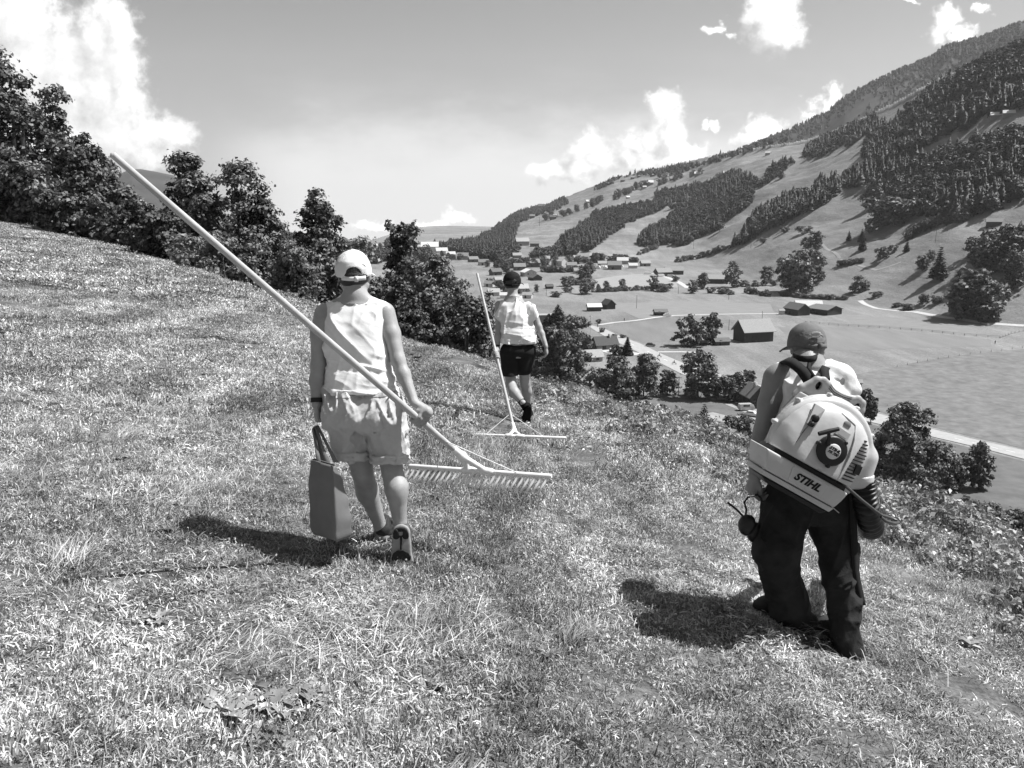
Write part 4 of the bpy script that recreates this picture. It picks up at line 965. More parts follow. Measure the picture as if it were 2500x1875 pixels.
row([(1190, 652), (1260, 655), (1330, 650), (1400, 645), (1480, 640), (1560, 645)], 40, 20, 'garden tree among the village roofs', 'garden trees of the village', 't', 1.25, 10)
row([(1190, 690), (1230, 712), (1290, 720)], 9, 14, 'garden bush among the nearest village houses', 'garden bushes of the nearest village houses', 'b', 1.2, 8)
row([(1325, 664), (1370, 666), (1430, 664)], 12, 15, 'bush of the dark hedge in front of the village', 'dark hedge in front of the village', 'b', 1.5, 3)
row([(850, 605), (900, 612), (960, 600), (1020, 612)], 22, 16, 'tree on the far low hill left of the valley', 'trees on the far low hill', 't', 1.2, 10)
row([(1580, 580), (1640, 575), (1700, 565)], 8, 14, 'bush on the pale slope left of the wood', 'bushes on the pale slope', 'b', 1.4, 20)
row([(1010, 640), (1060, 628), (1120, 636)], 14, 14, 'tree between the houses behind the big bush', 'trees between the houses behind the big bush', 't', 1.2, 8)
# ---------------------------------------------------------------- signed-distance modelling for people and clothes
class Field:
    def __init__(s, lo, hi, cell):
        s.lo = np.array(lo, float); s.cell = cell; s.n = np.ceil((np.array(hi) - s.lo) / cell).astype(int) + 1
        s.D = np.full(s.n, 9.0, np.float32)
    def block(s, lo, hi):
        a = np.clip(np.floor((np.array(lo) - s.lo) / s.cell).astype(int), 0, s.n - 1); b = np.clip(np.ceil((np.array(hi) - s.lo) / s.cell).astype(int) + 1, 1, s.n)
        sl = tuple(slice(i, j) for i, j in zip(a, b))
        ax = [s.lo[k] + s.cell * np.arange(a[k], b[k]) for k in range(3)]
        return sl, np.meshgrid(*ax, indexing='ij', sparse=True)
    def _mix(s, sl, d, k, mode):
        D = s.D[sl]
        if mode == 'add':
            if k > 0:
                h = np.clip(0.5 + 0.5 * (D - d) / k, 0, 1); s.D[sl] = D + (d - D) * h - k * h * (1 - h)
            else: s.D[sl] = np.minimum(D, d)
        elif mode == 'cut': s.D[sl] = np.maximum(D, -d) if k <= 0 else -s._smin(-D, d, k)
    @staticmethod
    def _smin(a, b, k):
        h = np.clip(0.5 + 0.5 * (a - b) / k, 0, 1); return a + (b - a) * h - k * h * (1 - h)
    def cone(s, a, b, ra, rb, k=0.02, flat=None, mode='add'):
        """round cone from a to b; flat=(axis, f): thickness along axis multiplied by f"""
        a = np.array(a, float); b = np.array(b, float); m = max(ra, rb) * 1.25 + k + 2 * s.cell
        sl, (X, Y, Z) = s.block(np.minimum(a, b) - m, np.maximum(a, b) + m)
        ab = b - a; L2 = ab @ ab + 1e-12
        dx, dy, dz = X - a[0], Y - a[1], Z - a[2]
        t = np.clip((dx * ab[0] + dy * ab[1] + dz * ab[2]) / L2, 0, 1)
        qx, qy, qz = dx - t * ab[0], dy - t * ab[1], dz - t * ab[2]
        if flat is not None:
            n = np.array(flat[0], float); n /= np.linalg.norm(n); f = flat[1]
            q = (qx * n[0] + qy * n[1] + qz * n[2]) * (1 / f - 1)
            qx = qx + q * n[0]; qy = qy + q * n[1]; qz = qz + q * n[2]
        d = np.sqrt(qx * qx + qy * qy + qz * qz) - (ra + (rb - ra) * t)
        if flat is not None: d = d * min(1, flat[1] * 1.2)
        s._mix(sl, d.astype(np.float32), k, mode); return s
    def ell(s, c, r, k=0.02, rot=None, mode='add'):
        c = np.array(c, float); r = np.array(r, float); m = r.max() + k + 2 * s.cell
        sl, (X, Y, Z) = s.block(c - m, c + m); x, y, z = X - c[0], Y - c[1], Z - c[2]
        if rot is not None:
            M = np.array(rot); x, y, z = (M[0, i] * 0 + M[0, 0] * x + M[1, 0] * y + M[2, 0] * z if i == 0 else (M[0, 1] * x + M[1, 1] * y + M[2, 1] * z if i == 1 else M[0, 2] * x + M[1, 2] * y + M[2, 2] * z) for i in range(3))
        q = np.sqrt((x / r[0]) ** 2 + (y / r[1]) ** 2 + (z / r[2]) ** 2)
        g = np.sqrt((x / r[0] ** 2) ** 2 + (y / r[1] ** 2) ** 2 + (z / r[2] ** 2) ** 2) + 1e-6
        s._mix(sl, (q * (q - 1) / g).astype(np.float32), k, mode); return s
    def loft(s, st, k=0.02, p=2.4, mode='add', disp=None, zlo=None, zhi=None, closed_k=0.0):
        """stations (z-sorted): (centre xyz, half width, half depth, yaw); superelliptic sections stacked along world z"""
        st = sorted(st, key=lambda q: q[0][2]); zs = np.array([q[0][2] for q in st])
        A = np.array([list(q[0][:2]) + list(q[1:4]) for q in st], float)
        zl = zs[0] if zlo is None else zlo; zh = zs[-1] if zhi is None else zhi
        mr = A[:, 2:4].max() + k + 0.03; lo = np.array((A[:, 0].min() - mr, A[:, 1].min() - mr, zl - k - 0.02)); hi = np.array((A[:, 0].max() + mr, A[:, 1].max() + mr, zh + k + 0.02))
        sl, (X, Y, Z) = s.block(lo, hi); z1 = Z.ravel()
        # monotone-ish cubic along z
        f = np.linspace(zs[0], zs[-1], 200); G = np.stack([np.interp(f, zs, A[:, j]) for j in range(5)], 1)
        w = max(1, int(200 / (len(zs) * 3))); ker = np.ones(w) / w
        G = np.stack([np.convolve(np.pad(G[:, j], (w // 2, w - 1 - w // 2), mode='edge'), ker, 'valid') for j in range(5)], 1)
        C5 = [np.interp(z1, f, G[:, j])[None, None, :] for j in range(5)]
        x, y = X - C5[0], Y - C5[1]; cs, sn = np.cos(C5[4]), np.sin(C5[4]); xr = x * cs + y * sn; yr = -x * sn + y * cs
        q = (np.abs(xr / C5[2]) ** p + np.abs(yr / C5[3]) ** p) ** (1 / p)
        d = (q - 1) * np.minimum(C5[2], C5[3]) * (0.5 + 0.5 * np.minimum(1, np.minimum(C5[2], C5[3]) / np.maximum(C5[2], C5[3]) * 1.3))
        if disp is not None: d = d + disp(X + 0 * Y + 0 * Z, Y + 0 * X + 0 * Z, Z + 0 * X + 0 * Y)
        cap = np.maximum(zl - Z, Z - zh)
        d = np.maximum(d, cap) if closed_k <= 0 else -s._smin(-d, -cap + 0 * d, closed_k)
        s._mix(sl, d.astype(np.float32), k, mode); return s
    def half(s, pt, n, k=0.0):
        """keep only the side n points away from (cut where (p-pt).n > 0)"""
        sl, (X, Y, Z) = s.block(s.lo, s.lo + s.cell * s.n); n = np.array(n, float); n /= np.linalg.norm(n)
        d = (X - pt[0]) * n[0] + (Y - pt[1]) * n[1] + (Z - pt[2]) * n[2]
        s.D = np.maximum(s.D, d.astype(np.float32)) if k <= 0 else -s._smin(-s.D, -d.astype(np.float32), k); return s
    def disp(s, fn):
        m = np.abs(s.D) < 0.05; i = np.nonzero(m); s.D[i] += fn(*[s.lo[k] + s.cell * i[k] for k in range(3)]).astype(np.float32); return s
    def mesh(s, name, org=(0, 0, 0)):
        """surface nets"""
        D = s.D; S = D < 0; nx, ny, nz = D.shape
        c = np.zeros((nx - 1, ny - 1, nz - 1), np.int8)
        for a in (0, 1):
            for b in (0, 1):
                for e in (0, 1): c += S[a:nx - 1 + a, b:ny - 1 + b, e:nz - 1 + e]
        act = (c > 0) & (c < 8); I = np.nonzero(act); n = len(I[0])
        idx = np.full(act.shape, -1, np.int64); idx[I] = np.arange(n)
        acc = np.zeros((n, 3)); cnt = np.zeros(n)
        cor = [(a, b, e) for a in (0, 1) for b in (0, 1) for e in (0, 1)]
        for u in cor:
            for ax in range(3):
                if u[ax]: continue
                w = list(u); w[ax] = 1
                du = D[I[0] + u[0], I[1] + u[1], I[2] + u[2]]; dw = D[I[0] + w[0], I[1] + w[1], I[2] + w[2]]
                m = (du < 0) != (dw < 0); t = du / (du - dw + 1e-12)
                for kk in range(3): acc[m, kk] += u[kk] + (t[m] if kk == ax else 0)
                cnt[m] += 1
        V = s.lo + s.cell * (np.stack(I, 1) + acc / cnt[:, None])
        Q = []
        for ax in range(3):
            sl0 = [slice(1, -1)] * 3; sl1 = [slice(1, -1)] * 3; sl0[ax] = slice(0, -1); sl1[ax] = slice(1, None)
            a = S[tuple(sl0)]; b = S[tuple(sl1)]; E = np.nonzero(a != b); E = [E[k] + (1 if k != ax else 0) for k in range(3)]
            flip = S[E[0], E[1], E[2]]
            o1, o2 = [k for k in range(3) if k != ax]
            def at(p, q):
                e = [E[0].copy(), E[1].copy(), E[2].copy()]; e[o1] -= p; e[o2] -= q; return idx[e[0], e[1], e[2]]
            q = np.stack([at(0, 0), at(1, 0), at(1, 1), at(0, 1)], 1)
            if ax == 1: flip = ~flip
            q[flip] = q[flip][:, ::-1]; Q.append(q)
        Q = np.concatenate(Q); Q = Q[(Q >= 0).all(1)]
        # one relaxation step takes the grid's steps off
        for _ in range(1):
            sm = np.zeros_like(V); k = np.zeros(len(V))
            for j in range(4):
                np.add.at(sm, Q[:, j], V[Q[:, (j + 1) % 4]]); np.add.at(k, Q[:, j], 1)
            V = V * 0.5 + 0.5 * sm / np.maximum(k, 1)[:, None]
        return mesh_np(name, V - np.array(org), quads=Q[:, ::-1])

SKIN = mat('skin', 0.34, 0.5, 0.35, 0.16, 14.0, 0.10, 160.0)
def bend(a, b, off):
    return (np.array(a) + np.array(b)) / 2 + np.array(off)
def hand(F, wrist, palm_end, side, fingers, thumb, k=0.006):
    """palm as a flattened cone, five separate finger chains: fingers = list of (root, mid, tip, r); thumb the same"""
    w = np.array(wrist, float); p = np.array(palm_end, float)
    F.cone(w, p, 0.026, 0.036, 0.012, flat=(side, 0.52))
    for r, m, t, rad in fingers + [thumb]:
        F.cone(r, m, rad, rad * 0.95, 0.005); F.cone(m, t, rad * 0.95, rad * 0.8, 0.003)
# ---------------------------------------------------------------- the people
def V3(*a): return np.array(a, float)
def unit(v): v = np.array(v, float); return v / np.linalg.norm(v)
def folds(amp, f_along, f_across, ang, seed, w=None):
    """cloth folds: ridged noise stretched along a direction in the x-z plane"""
    c, s = math.cos(ang), math.sin(ang)
    def fn(x, y, z):
        u = x * c + z * s; v = -x * s + z * c
        n = vnoise(u * f_along, v * f_across, y * f_across * 0.6, seed); n2 = vnoise(u * f_along * 2.1 + 7, v * f_across * 1.9, y * 9.0, seed + 5)
        d = amp * (1.9 * (1 - np.abs(n)) ** 3 - 0.75) + amp * 0.5 * ((1 - np.abs(n2)) ** 3 - 0.4)
        return -(d if w is None else d * w(x, y, z))
    return fn
def both(*fs): return lambda x, y, z: sum(f(x, y, z) for f in fs)

def grip_hand(F, wrist, c, axis, out, up, rp, sc=1.0, flip=1):
    """hand closed round a bar: palm on the 'out' side, fingers under and back up the inner side, thumb over the top"""
    ax = unit(axis); o = unit(np.array(out) - ax * np.dot(out, ax)); u = unit(np.array(up) - ax * np.dot(up, ax)); c = np.array(c, float)
    rr = rp + 0.009 * sc
    pe = c + o * (rr + 0.006) - u * 0.004
    F.cone(wrist, c + o * (rr + 0.010) + u * 0.035, 0.026 * sc, 0.030 * sc, 0.01, flat=(o, 0.7))
    for i in range(4):
        b = c + ax * (i - 1.5) * 0.0195 * sc * flip
        pts = [b + o * (rr + 0.004) * math.cos(t) - u * (rr + 0.002) * math.sin(t) for t in (R(-35), R(30), R(95), R(165), R(205))]
        rad = (0.0098, 0.0102, 0.0098, 0.0085)[i] * sc
        F.cone(c + o * (rr + 0.012) + u * 0.035 + ax * (i - 1.5) * 0.012 * flip, pts[0], 0.013 * sc, rad * 1.15, 0.006)
        for a, d in zip(pts[:-1], pts[1:]): F.cone(a, d, rad, rad * 0.95, 0.003)
    t0 = c + u * 0.035 + o * 0.012 - ax * 0.03 * flip; t1 = c + u * (rr + 0.004) - ax * 0.042 * flip; t2 = c + u * (rr * 0.6) - o * (rr + 0.004) - ax * 0.040 * flip
    F.cone(t0, t1, 0.014 * sc, 0.011 * sc, 0.006); F.cone(t1, t2, 0.011 * sc, 0.009 * sc, 0.003)

def relief(name, F, off, pt0, pt1, org, m, par, slant=None):
    """a sewn-on piece: the garment's own surface raised by off inside a box"""
    K = Field(F.lo, F.lo, F.cell); K.n = F.n; K.D = F.D - off; lo = np.minimum(pt0, pt1); hi = np.maximum(pt0, pt1)
    for a in range(3):
        n = np.zeros(3); n[a] = 1; K.half(hi, n); K.half(lo, -n)
    return obj(name, K.mesh(name, org), m, par)

def loose_hand(F, wrist, down, across, inward, curl=0.5, sc=1.0):
    """hanging hand: palm, five separate curled fingers; across runs from index to little finger, inward is the palm side"""
    dn = unit(down); ac = unit(np.array(across) - dn * np.dot(across, dn)); inn = unit(np.array(inward) - dn * np.dot(inward, dn) - ac * np.dot(inward, ac))
    w = np.array(wrist, float); L = (0.040, 0.045, 0.042, 0.033)
    pe = w + dn * 0.085 * sc
    F.cone(w, w + dn * 0.06 * sc, 0.025 * sc, 0.037 * sc, 0.012, flat=(inn, 0.5))
    for i in range(4):
        r0 = pe + ac * (i - 1.5) * 0.0205 * sc - dn * (0.004 * abs(i - 1.3)); rad = (0.0095, 0.0100, 0.0095, 0.0082)[i] * sc
        F.cone(w + dn * 0.045 * sc + ac * (i - 1.5) * 0.013 * sc, r0, 0.014 * sc, rad * 1.1, 0.006)
        a1 = R(15 + 50 * curl + 5 * i); a2 = R(25 + 105 * curl + 8 * i); a3 = R(35 + 150 * curl + 8 * i); l = L[i] * sc
        p1 = r0 + (dn * math.cos(a1) + inn * math.sin(a1)) * l; p2 = p1 + (dn * math.cos(a2) + inn * math.sin(a2)) * l * 0.7; p3 = p2 + (dn * math.cos(a3) + inn * math.sin(a3)) * l * 0.5
        F.cone(r0, p1, rad, rad * 0.95, 0.003); F.cone(p1, p2, rad * 0.95, rad * 0.9, 0.002); F.cone(p2, p3, rad * 0.9, rad * 0.78, 0.002)
    t0 = w + dn * 0.02 - ac * 0.02 + inn * 0.008; t1 = w + dn * 0.055 - ac * 0.043 + inn * 0.02; t2 = t1 + dn * 0.032 + inn * 0.012 + ac * 0.008
    F.cone(t0, t1, 0.014 * sc, 0.0115 * sc, 0.006); F.cone(t1, t2, 0.0115 * sc, 0.0092 * sc, 0.003)

def head(F, c, fwd, sc=1.0, neck=None, nr=0.055):
    """skull, jaw, nose, lips, brow, eyes and ears; c is the middle of the head, fwd where the face looks"""
    f = unit(fwd); s = unit(np.cross(f, (0, 0, 1))); u = np.cross(s, f); M = np.stack([s, f, u])
    c = np.array(c, float); q = lambda a, b, d: c + (s * a + f * b + u * d) * sc
    F.ell(q(0, -0.012, 0.025), V3(0.076, 0.094, 0.090) * sc, 0.01, M)
    F.ell(q(0, 0.022, -0.035), V3(0.058, 0.066, 0.078) * sc, 0.03, M)
    F.cone(q(0, 0.062, -0.088), q(0, 0.05, -0.08), 0.026 * sc, 0.03 * sc, 0.02)
    for e in (-1, 1):
        F.cone(q(e * 0.056, 0.0, -0.06), q(e * 0.02, 0.06, -0.088), 0.02 * sc, 0.02 * sc, 0.02)
        F.ell(q(e * 0.078, -0.008, -0.012), V3(0.010, 0.019, 0.031) * sc, 0.006, M)
        F.ell(q(e * 0.031, 0.083, 0.012), V3(0.013, 0.010, 0.008) * sc, 0.004, M)
        F.cone(q(e * 0.045, 0.078, 0.028), q(e * 0.014, 0.090, 0.026), 0.008 * sc, 0.008 * sc, 0.01)
    F.cone(q(0, 0.088, 0.018), q(0, 0.112, -0.022), 0.009 * sc, 0.014 * sc, 0.008)
    F.cone(q(-0.02, 0.086, -0.055), q(0.02, 0.086, -0.055), 0.009 * sc, 0.009 * sc, 0.006)
    if neck is not None: F.cone(q(0, -0.02, -0.05), neck, nr * sc, nr * 1.12, 0.035)
    return M

def cap(org, c, fwd, sc, tilt, m_cap, root, hair_m, opening=True, strap=True, visor=0.075, r=(0.088, 0.104, 0.098), low=0.0):
    """baseball cap: shell, visor, back opening with strap, button"""
    f0 = unit(fwd); s = unit(np.cross(f0, (0, 0, 1))); u0 = np.cross(s, f0)
    f = f0 * math.cos(tilt) + u0 * math.sin(tilt); u = -f0 * math.sin(tilt) + u0 * math.cos(tilt); M = np.stack([s, f, u]); c = np.array(c, float)
    q = lambda a, b, d: c + (s * a + f * b + u * d) * sc
    F = Field(c - 0.26, c + 0.26, 0.004)
    F.ell(q(0, 0, 0), V3(*r) * sc, 0.0, M)
    G = Field(c - 0.26, c + 0.26, 0.004); G.ell(q(0, 0, 0), (V3(*r) - 0.006) * sc, 0.0, M)
    F.half(q(0, 0, -0.012 + low), -u)
    if opening:
        F.ell(q(0, -r[1], 0.012 + low), V3(0.042, 0.05, 0.036) * sc, 0.0, M, 'cut')
    F.disp(folds(0.0016, 8, 30, 0.6, 91))
    F.D = np.maximum(F.D, -G.D)
    F.ell(q(0, 0, r[2]), V3(0.009, 0.009, 0.006) * sc, 0.003, M)
    obj('cap_crown', F.mesh('cap_crown', org), m_cap, root)
    # visor: a bent blade
    n = 14; vv = []
    for i in range(n + 1):
        a = R(-62 + 124 * i / n); 
        for rad, dz in ((0.97, -0.012 + low), (1.0 + visor / r[1] * 0.55 * math.cos(a * 0.9), -0.022 + low), (1.0 + visor / r[1] * math.cos(a) ** 0.6, -0.036 + low)):
            vv.append(q(math.sin(a) * r[0] * rad, math.cos(a) * r[1] * rad, dz - 0.02 * math.sin(a) ** 2 + 0.02) - np.array(org))
    qd = []
    for i in range(n):
        for j in (0, 1): k = i * 3 + j; qd.append((k, k + 3, k + 4, k + 1))
    me = mesh_np('visor', np.array(vv), quads=np.array(qd)); o = obj('visor', me, m_cap, root); sd = o.modifiers.new('s', 'SOLIDIFY'); sd.thickness = 0.004
    if strap and opening:
        pts = [q(math.sin(R(a)) * r[0] * 1.012, -math.cos(R(a)) * r[1] * 1.012, -0.012 + low) for a in np.linspace(-42, 42, 15)]
        sv = []; 
        for p in pts:
            for dz in (-0.011, 0.011): sv.append(p + u * dz * sc - np.array(org))
        me = mesh_np('strap', np.array(sv), quads=np.array([(2 * i, 2 * i + 2, 2 * i + 3, 2 * i + 1) for i in range(14)])); o = obj('cap_strap', me, m_cap, root); sd = o.modifiers.new('s', 'SOLIDIFY'); sd.thickness = 0.005
        b = Geo(); bp = q(0.014, -r[1] * 1.03, -0.012 + low) - np.array(org)
        box(b, bp[0] - 0.009, bp[0] + 0.009, bp[1] - 0.006, bp[1] + 0.004, bp[2] - 0.015, bp[2] + 0.015); obj('buckle', b.mesh('buckle'), m_cap, root)
    # hair
    H = Field(c - 0.2, c + 0.16, 0.004)
    H.ell(q(0, -0.006, -0.004), (V3(*r) - 0.007) * sc, 0.0, M); H.ell(q(0, -0.035, -0.035), V3(0.066, 0.058, 0.05) * sc, 0.02, M)
    H.half(q(0, 0.03, 0), f * 1.0 - u * 0.25); H.disp(folds(0.003, 60, 12, 1.5, 77))
    obj('hair', H.mesh('hair', org), hair_m, root)

def shoe(root, org, heel, toe, up, m_up, m_sole, name='shoe', tread=None, wid=0.046, socks=None, ankle=None):
    heel = np.array(heel, float); toe = np.array(toe, float); f = unit(toe - heel); L = np.linalg.norm(toe - heel); u = unit(np.array(up) - f * np.dot(up, f)); s = np.cross(f, u); M = np.stack([s, f, u])
    q = lambda a, b, d: heel + s * a + f * b * L + u * d
    lo = np.minimum(heel, toe) - 0.16; hi = np.maximum(heel, toe) + 0.16
    F = Field(lo, hi, 0.005)
    F.ell(q(0, 0.16, 0.045), (wid * 0.84, 0.052, 0.052), 0.02, M); F.ell(q(0, 0.45, 0.035), (wid * 0.86, 0.09, 0.045), 0.03, M); F.ell(q(0, 0.76, 0.028), (wid * 1.0, 0.065, 0.036), 0.03, M)
    F.cone(q(0, 0.15, 0.05), q(0, 0.22, 0.088), 0.038, 0.040, 0.02)
    F.half(q(0, 0, 0.008), -u)
    a = obj(name, F.mesh(name, org), m_up, root)
    S = Field(lo, hi, 0.005)
    S.cone(q(0, 0.14, 0.005), q(0, 0.42, 0.005), wid * 0.80, wid * 0.72, 0.02); S.cone(q(0, 0.42, 0.005), q(0, 0.80, 0.004), wid * 0.74, wid * 1.04, 0.03)
    S.half(q(0, 0, 0.022), u, 0.004); S.half(q(0, 0, -0.008), -u, 0.004)
    sl = obj('sole', S.mesh('sole', org), m_sole, a)
    if tread is not None:
        T = Field(lo, hi, 0.004)
        T.ell(q(0, 0.74, -0.008), (wid * 0.88, 0.058, 0.006), 0, M); T.cone(q(0, 0.95, -0.008), q(0, 0.66, -0.008), 0.007, 0.004, 0.0, mode='cut'); T.cone(q(0, 0.55, -0.008), q(0, 0.2, -0.008), 0.006, 0.006, 0.0)
        T.ell(q(-wid * 0.42, 0.20, -0.008), (wid * 0.30, 0.046, 0.006), 0.004, M); T.ell(q(wid * 0.42, 0.20, -0.008), (wid * 0.30, 0.046, 0.006), 0.004, M); T.ell(q(0, 0.05, -0.006), (wid * 0.6, 0.016, 0.006), 0.004, M)
        obj('tread', T.mesh('tread', org), tread, sl)
    return a

WHITECOT = mat('white_cotton', 0.80, 0.9, 0.15, 0.03, 30, 0.12, 260)
SHORTCOT = mat('beige_cotton', 0.50, 0.9, 0.15, 0.06, 24, 0.14, 240)
CAPW = mat('cap_white', 0.74, 0.9, 0.15, 0.04, 30, 0.10, 240)
HAIRD = mat('hair_dark', 0.03, 0.6, 0.4, 0.4, 40, 0.3, 120)
DARKCL = mat('dark_cloth', 0.022, 0.9, 0.12, 0.2, 20, 0.2, 200)
BLACKP = mat('black_plastic', 0.014, 0.45, 0.4, 0.1, 10)
RUBBER = mat('black_rubber', 0.02, 0.7, 0.3)
PALEFOAM = mat('pale_foam', 0.28, 0.8, 0.2, 0.1, 20)
SHOEG = mat('shoe_mesh_grey', 0.07, 0.85, 0.2, 0.95, 30.0, 0.2, 120)
SOCK = mat('sock_grey', 0.30, 0.95, 0.1, 0.2, 60, 0.3, 200, stretch=(1, 1, 12))
WOODP = mat('ash_wood', 0.46, 0.6, 0.3, 0.18, 9.0, 0.05, 60, stretch=(1, 1, 1))
NYLON = mat('pale_plastic', 0.80, 0.5, 0.35, 0.05, 10)

# ---- the woman in the white vest
def woman_vest():
    D = 4.42
    org = place(960, 4.6); 
    root = empty('person', org, 'woman walking away in a white cap, white sleeveless top and rolled pale shorts', 'person')
    p = lambda px, py, d=D: P(px, py, d)
    F = Field((-1.22, 3.85, -0.5), (-0.22, 5.05, 1.50), 0.005)
    pole_c = POLE1(1024); 
    # trunk under the clothes
    F.loft([(p(882, 1010), .185, .135, 0), (p(880, 950), .165, .12, 0), (p(876, 895), .148, .105, 0), (p(866, 800), .150, .108, 0), (p(866, 765), .140, .088, 0), (p(867, 742), .085, .062, 0)], 0.03)
    hd = p(866, 668, 4.43)
    head(F, hd, (-0.05, 1, -0.12), 1.0, p(868, 742, 4.41), 0.054)
    F.cone(p(868, 722, 4.40), p(800, 756), 0.035, 0.030, 0.04); F.cone(p(868, 722, 4.40), p(938, 754), 0.035, 0.030, 0.04)
    wl, wr = p(773, 988, 4.38), p(1011, 982, 4.30)
    F.cone(p(790, 766), p(780, 815, 4.42), 0.050, 0.047, 0.03); F.cone(p(780, 815), p(777, 893, 4.40), 0.047, 0.038, 0.02); F.cone(p(777, 893, 4.40), p(773, 930, 4.39), 0.038, 0.037, 0.02); F.cone(p(773, 930, 4.39), wl, 0.037, 0.026, 0.02)
    F.cone(p(942, 764), p(956, 815, 4.40), 0.050, 0.046, 0.03); F.cone(p(956, 815, 4.40), p(972, 880, 4.37), 0.046, 0.037, 0.02); F.cone(p(972, 880, 4.37), p(985, 915, 4.35), 0.037, 0.036, 0.02); F.cone(p(985, 915, 4.35), wr, 0.036, 0.025, 0.02)
    grip_hand(F, wr, pole_c, POLE1(1100) - POLE1(950), (0.75, -0.25, 0.5), (0.1, 0.1, 1), 0.0165, 1.0)
    loose_hand(F, wl, (0, 0.05, -1), (0.25, -1, 0), (1, 0.25, 0), 0.95)
    # legs
    for hip, kn, kf, an in ((p(848, 1000, 4.42), p(884, 1148, 4.47), p(897, 1195, 4.56), p(928, 1283, 4.66)), (p(930, 1000, 4.41), p(958, 1148, 4.42), p(969, 1190, 4.40), p(977, 1282, 4.42))):
        F.cone(hip, kn, 0.094, 0.056, 0.03); F.cone(kn, kf, 0.054, 0.060, 0.02); F.cone(kf + V3(0, -0.012, 0), an, 0.058, 0.034, 0.02)
        F.cone(kn + V3(0, -0.02, -0.02), kf + V3(0, -0.02, -0.03), 0.040, 0.046, 0.03)
    F.cone(p(928, 1283, 4.66), p(930, 1302, 4.70), 0.033, 0.030, 0.02); F.cone(p(977, 1282, 4.42), p(979, 1306, 4.43), 0.033, 0.032, 0.02)
    obj('body', F.mesh('body', org), SKIN, root)
    # sleeveless top
    T = Field((-1.12, 4.05, 0.55), (-0.45, 4.75, 1.35), 0.005)
    T.loft([(p(882, 962), .186, .146, 0), (p(882, 940), .184, .142, 0), (p(880, 915), .176, .134, 0), (p(877, 885), .166, .126, 0), (p(871, 845), .164, .124, 0), (p(865, 800), .164, .124, 0), (p(864, 775), .160, .112, 0), (p(865, 755), .146, .092, 0), (p(866, 741), .100, .070, 0)], 0.0, 2.5, zlo=p(882, 950)[2])
    T.cone(p(803, 757), p(850, 733), 0.043, 0.041, 0.03); T.cone(p(931, 755), p(886, 731), 0.043, 0.041, 0.03)
    for c, r in ((p(774, 800, 4.42), (0.030, 0.12, 0.085)), (p(960, 800, 4.40), (0.030, 0.12, 0.085))): T.ell(c, r, 0.008, None, 'cut')
    T.disp(both(folds(0.008, 2.0, 9, R(-50), 3, lambda x, y, z: np.clip((z - 0.75) * 6, 0.15, 1)), folds(0.0028, 3.5, 18, R(75), 5), folds(0.0008, 8, 34, R(-35), 6), folds(0.006, 3, 22, R(-8), 8, lambda x, y, z: np.clip((0.95 - z) * 6, 0, 1))))
    to = obj('sleeveless_top', T.mesh('sleeveless_top', org), WHITECOT, root)
    zz = p(882, 949)[2]; relief('hem', T, 0.0035, V3(-1.2, 3.9, zz), V3(-0.3, 4.9, zz + 0.022), org, WHITECOT, to)
    # shorts with rolled cuffs
    S = Field((-1.2, 3.95, 0.0), (-0.4, 4.85, 0.85), 0.005)
    S.loft([(p(889, 1060), .16, .12, 0), (p(889, 1035), .196, .142, 0), (p(887, 1005), .210, .154, 0), (p(884, 975), .198, .150, 0), (p(882, 945), .188, .143, 0)], 0.03, 2.4, zlo=p(885, 1034)[2], closed_k=0.05)
    for e in (848, 928): S.ell(p(e, 1016, 4.355), (0.090, 0.066, 0.085), 0.07)
    S.cone(p(845, 1000), p(859, 1108, 4.43), 0.122, 0.082, 0.03); S.cone(p(936, 1000), p(950, 1116, 4.41), 0.122, 0.095, 0.03)
    S.half(p(860, 1117, 4.43), (0.03, 0, -1))
    for dd in (4.26, 4.34, 4.42, 4.5, 4.58): S.cone(p(894, 1060, dd), p(903, 1140, dd), 0.008, 0.034, 0.012, mode='cut')
    S.disp(both(folds(0.009, 4, 15, R(62), 13), folds(0.008, 5, 24, R(112), 17), folds(0.002, 9, 36, R(30), 18), folds(0.006, 5, 20, R(0), 19, lambda x, y, z: np.clip((z - 0.62) * 10, 0, 1))))
    so = obj('shorts', S.mesh('shorts', org), SHORTCOT, root)
    K = Field((-1.2, 3.95, 0.1), (-0.4, 4.85, 0.60), 0.005)
    for c, r in ((p(861, 1106, 4.43), 0.097), (p(950, 1112, 4.41), 0.107)):
        th = np.linspace(0, 2 * math.pi, 25); ring = [c + V3(math.cos(a) * r * 0.92, math.sin(a) * r * 0.92, 0.006 * math.sin(a * 3)) for a in th]
        for a, b in zip(ring[:-1], ring[1:]): K.cone(a + V3(0, 0, 0.012), b + V3(0, 0, 0.012), 0.011, 0.011, 0.006); K.cone(a - V3(0, 0, 0.012), b - V3(0, 0, 0.012), 0.012, 0.012, 0.006)
    K.disp(folds(0.003, 20, 30, 0, 23)); obj('cuff', K.mesh('cuff', org), SHORTCOT, so)
    zz = p(884, 960, 4.27)[2]; relief('waistband', S, 0.004, V3(-1.2, 3.9, zz - 0.028), V3(-0.3, 4.9, zz + 0.02), org, SHORTCOT, so)
    for cx in (820, 884, 948):
        c = p(cx, 958, 4.27); relief('belt_loop', S, 0.009, c + V3(-0.006, -0.12, -0.035), c + V3(0.006, 0.10, 0.03), org, SHORTCOT, so)
    cap(org, p(863, 668, 4.42) + V3(0, 0, 0.022), (-0.19, 1, 0), 1.0, R(6), CAPW, root, HAIRD, r=(0.094, 0.108, 0.104), low=-0.018)
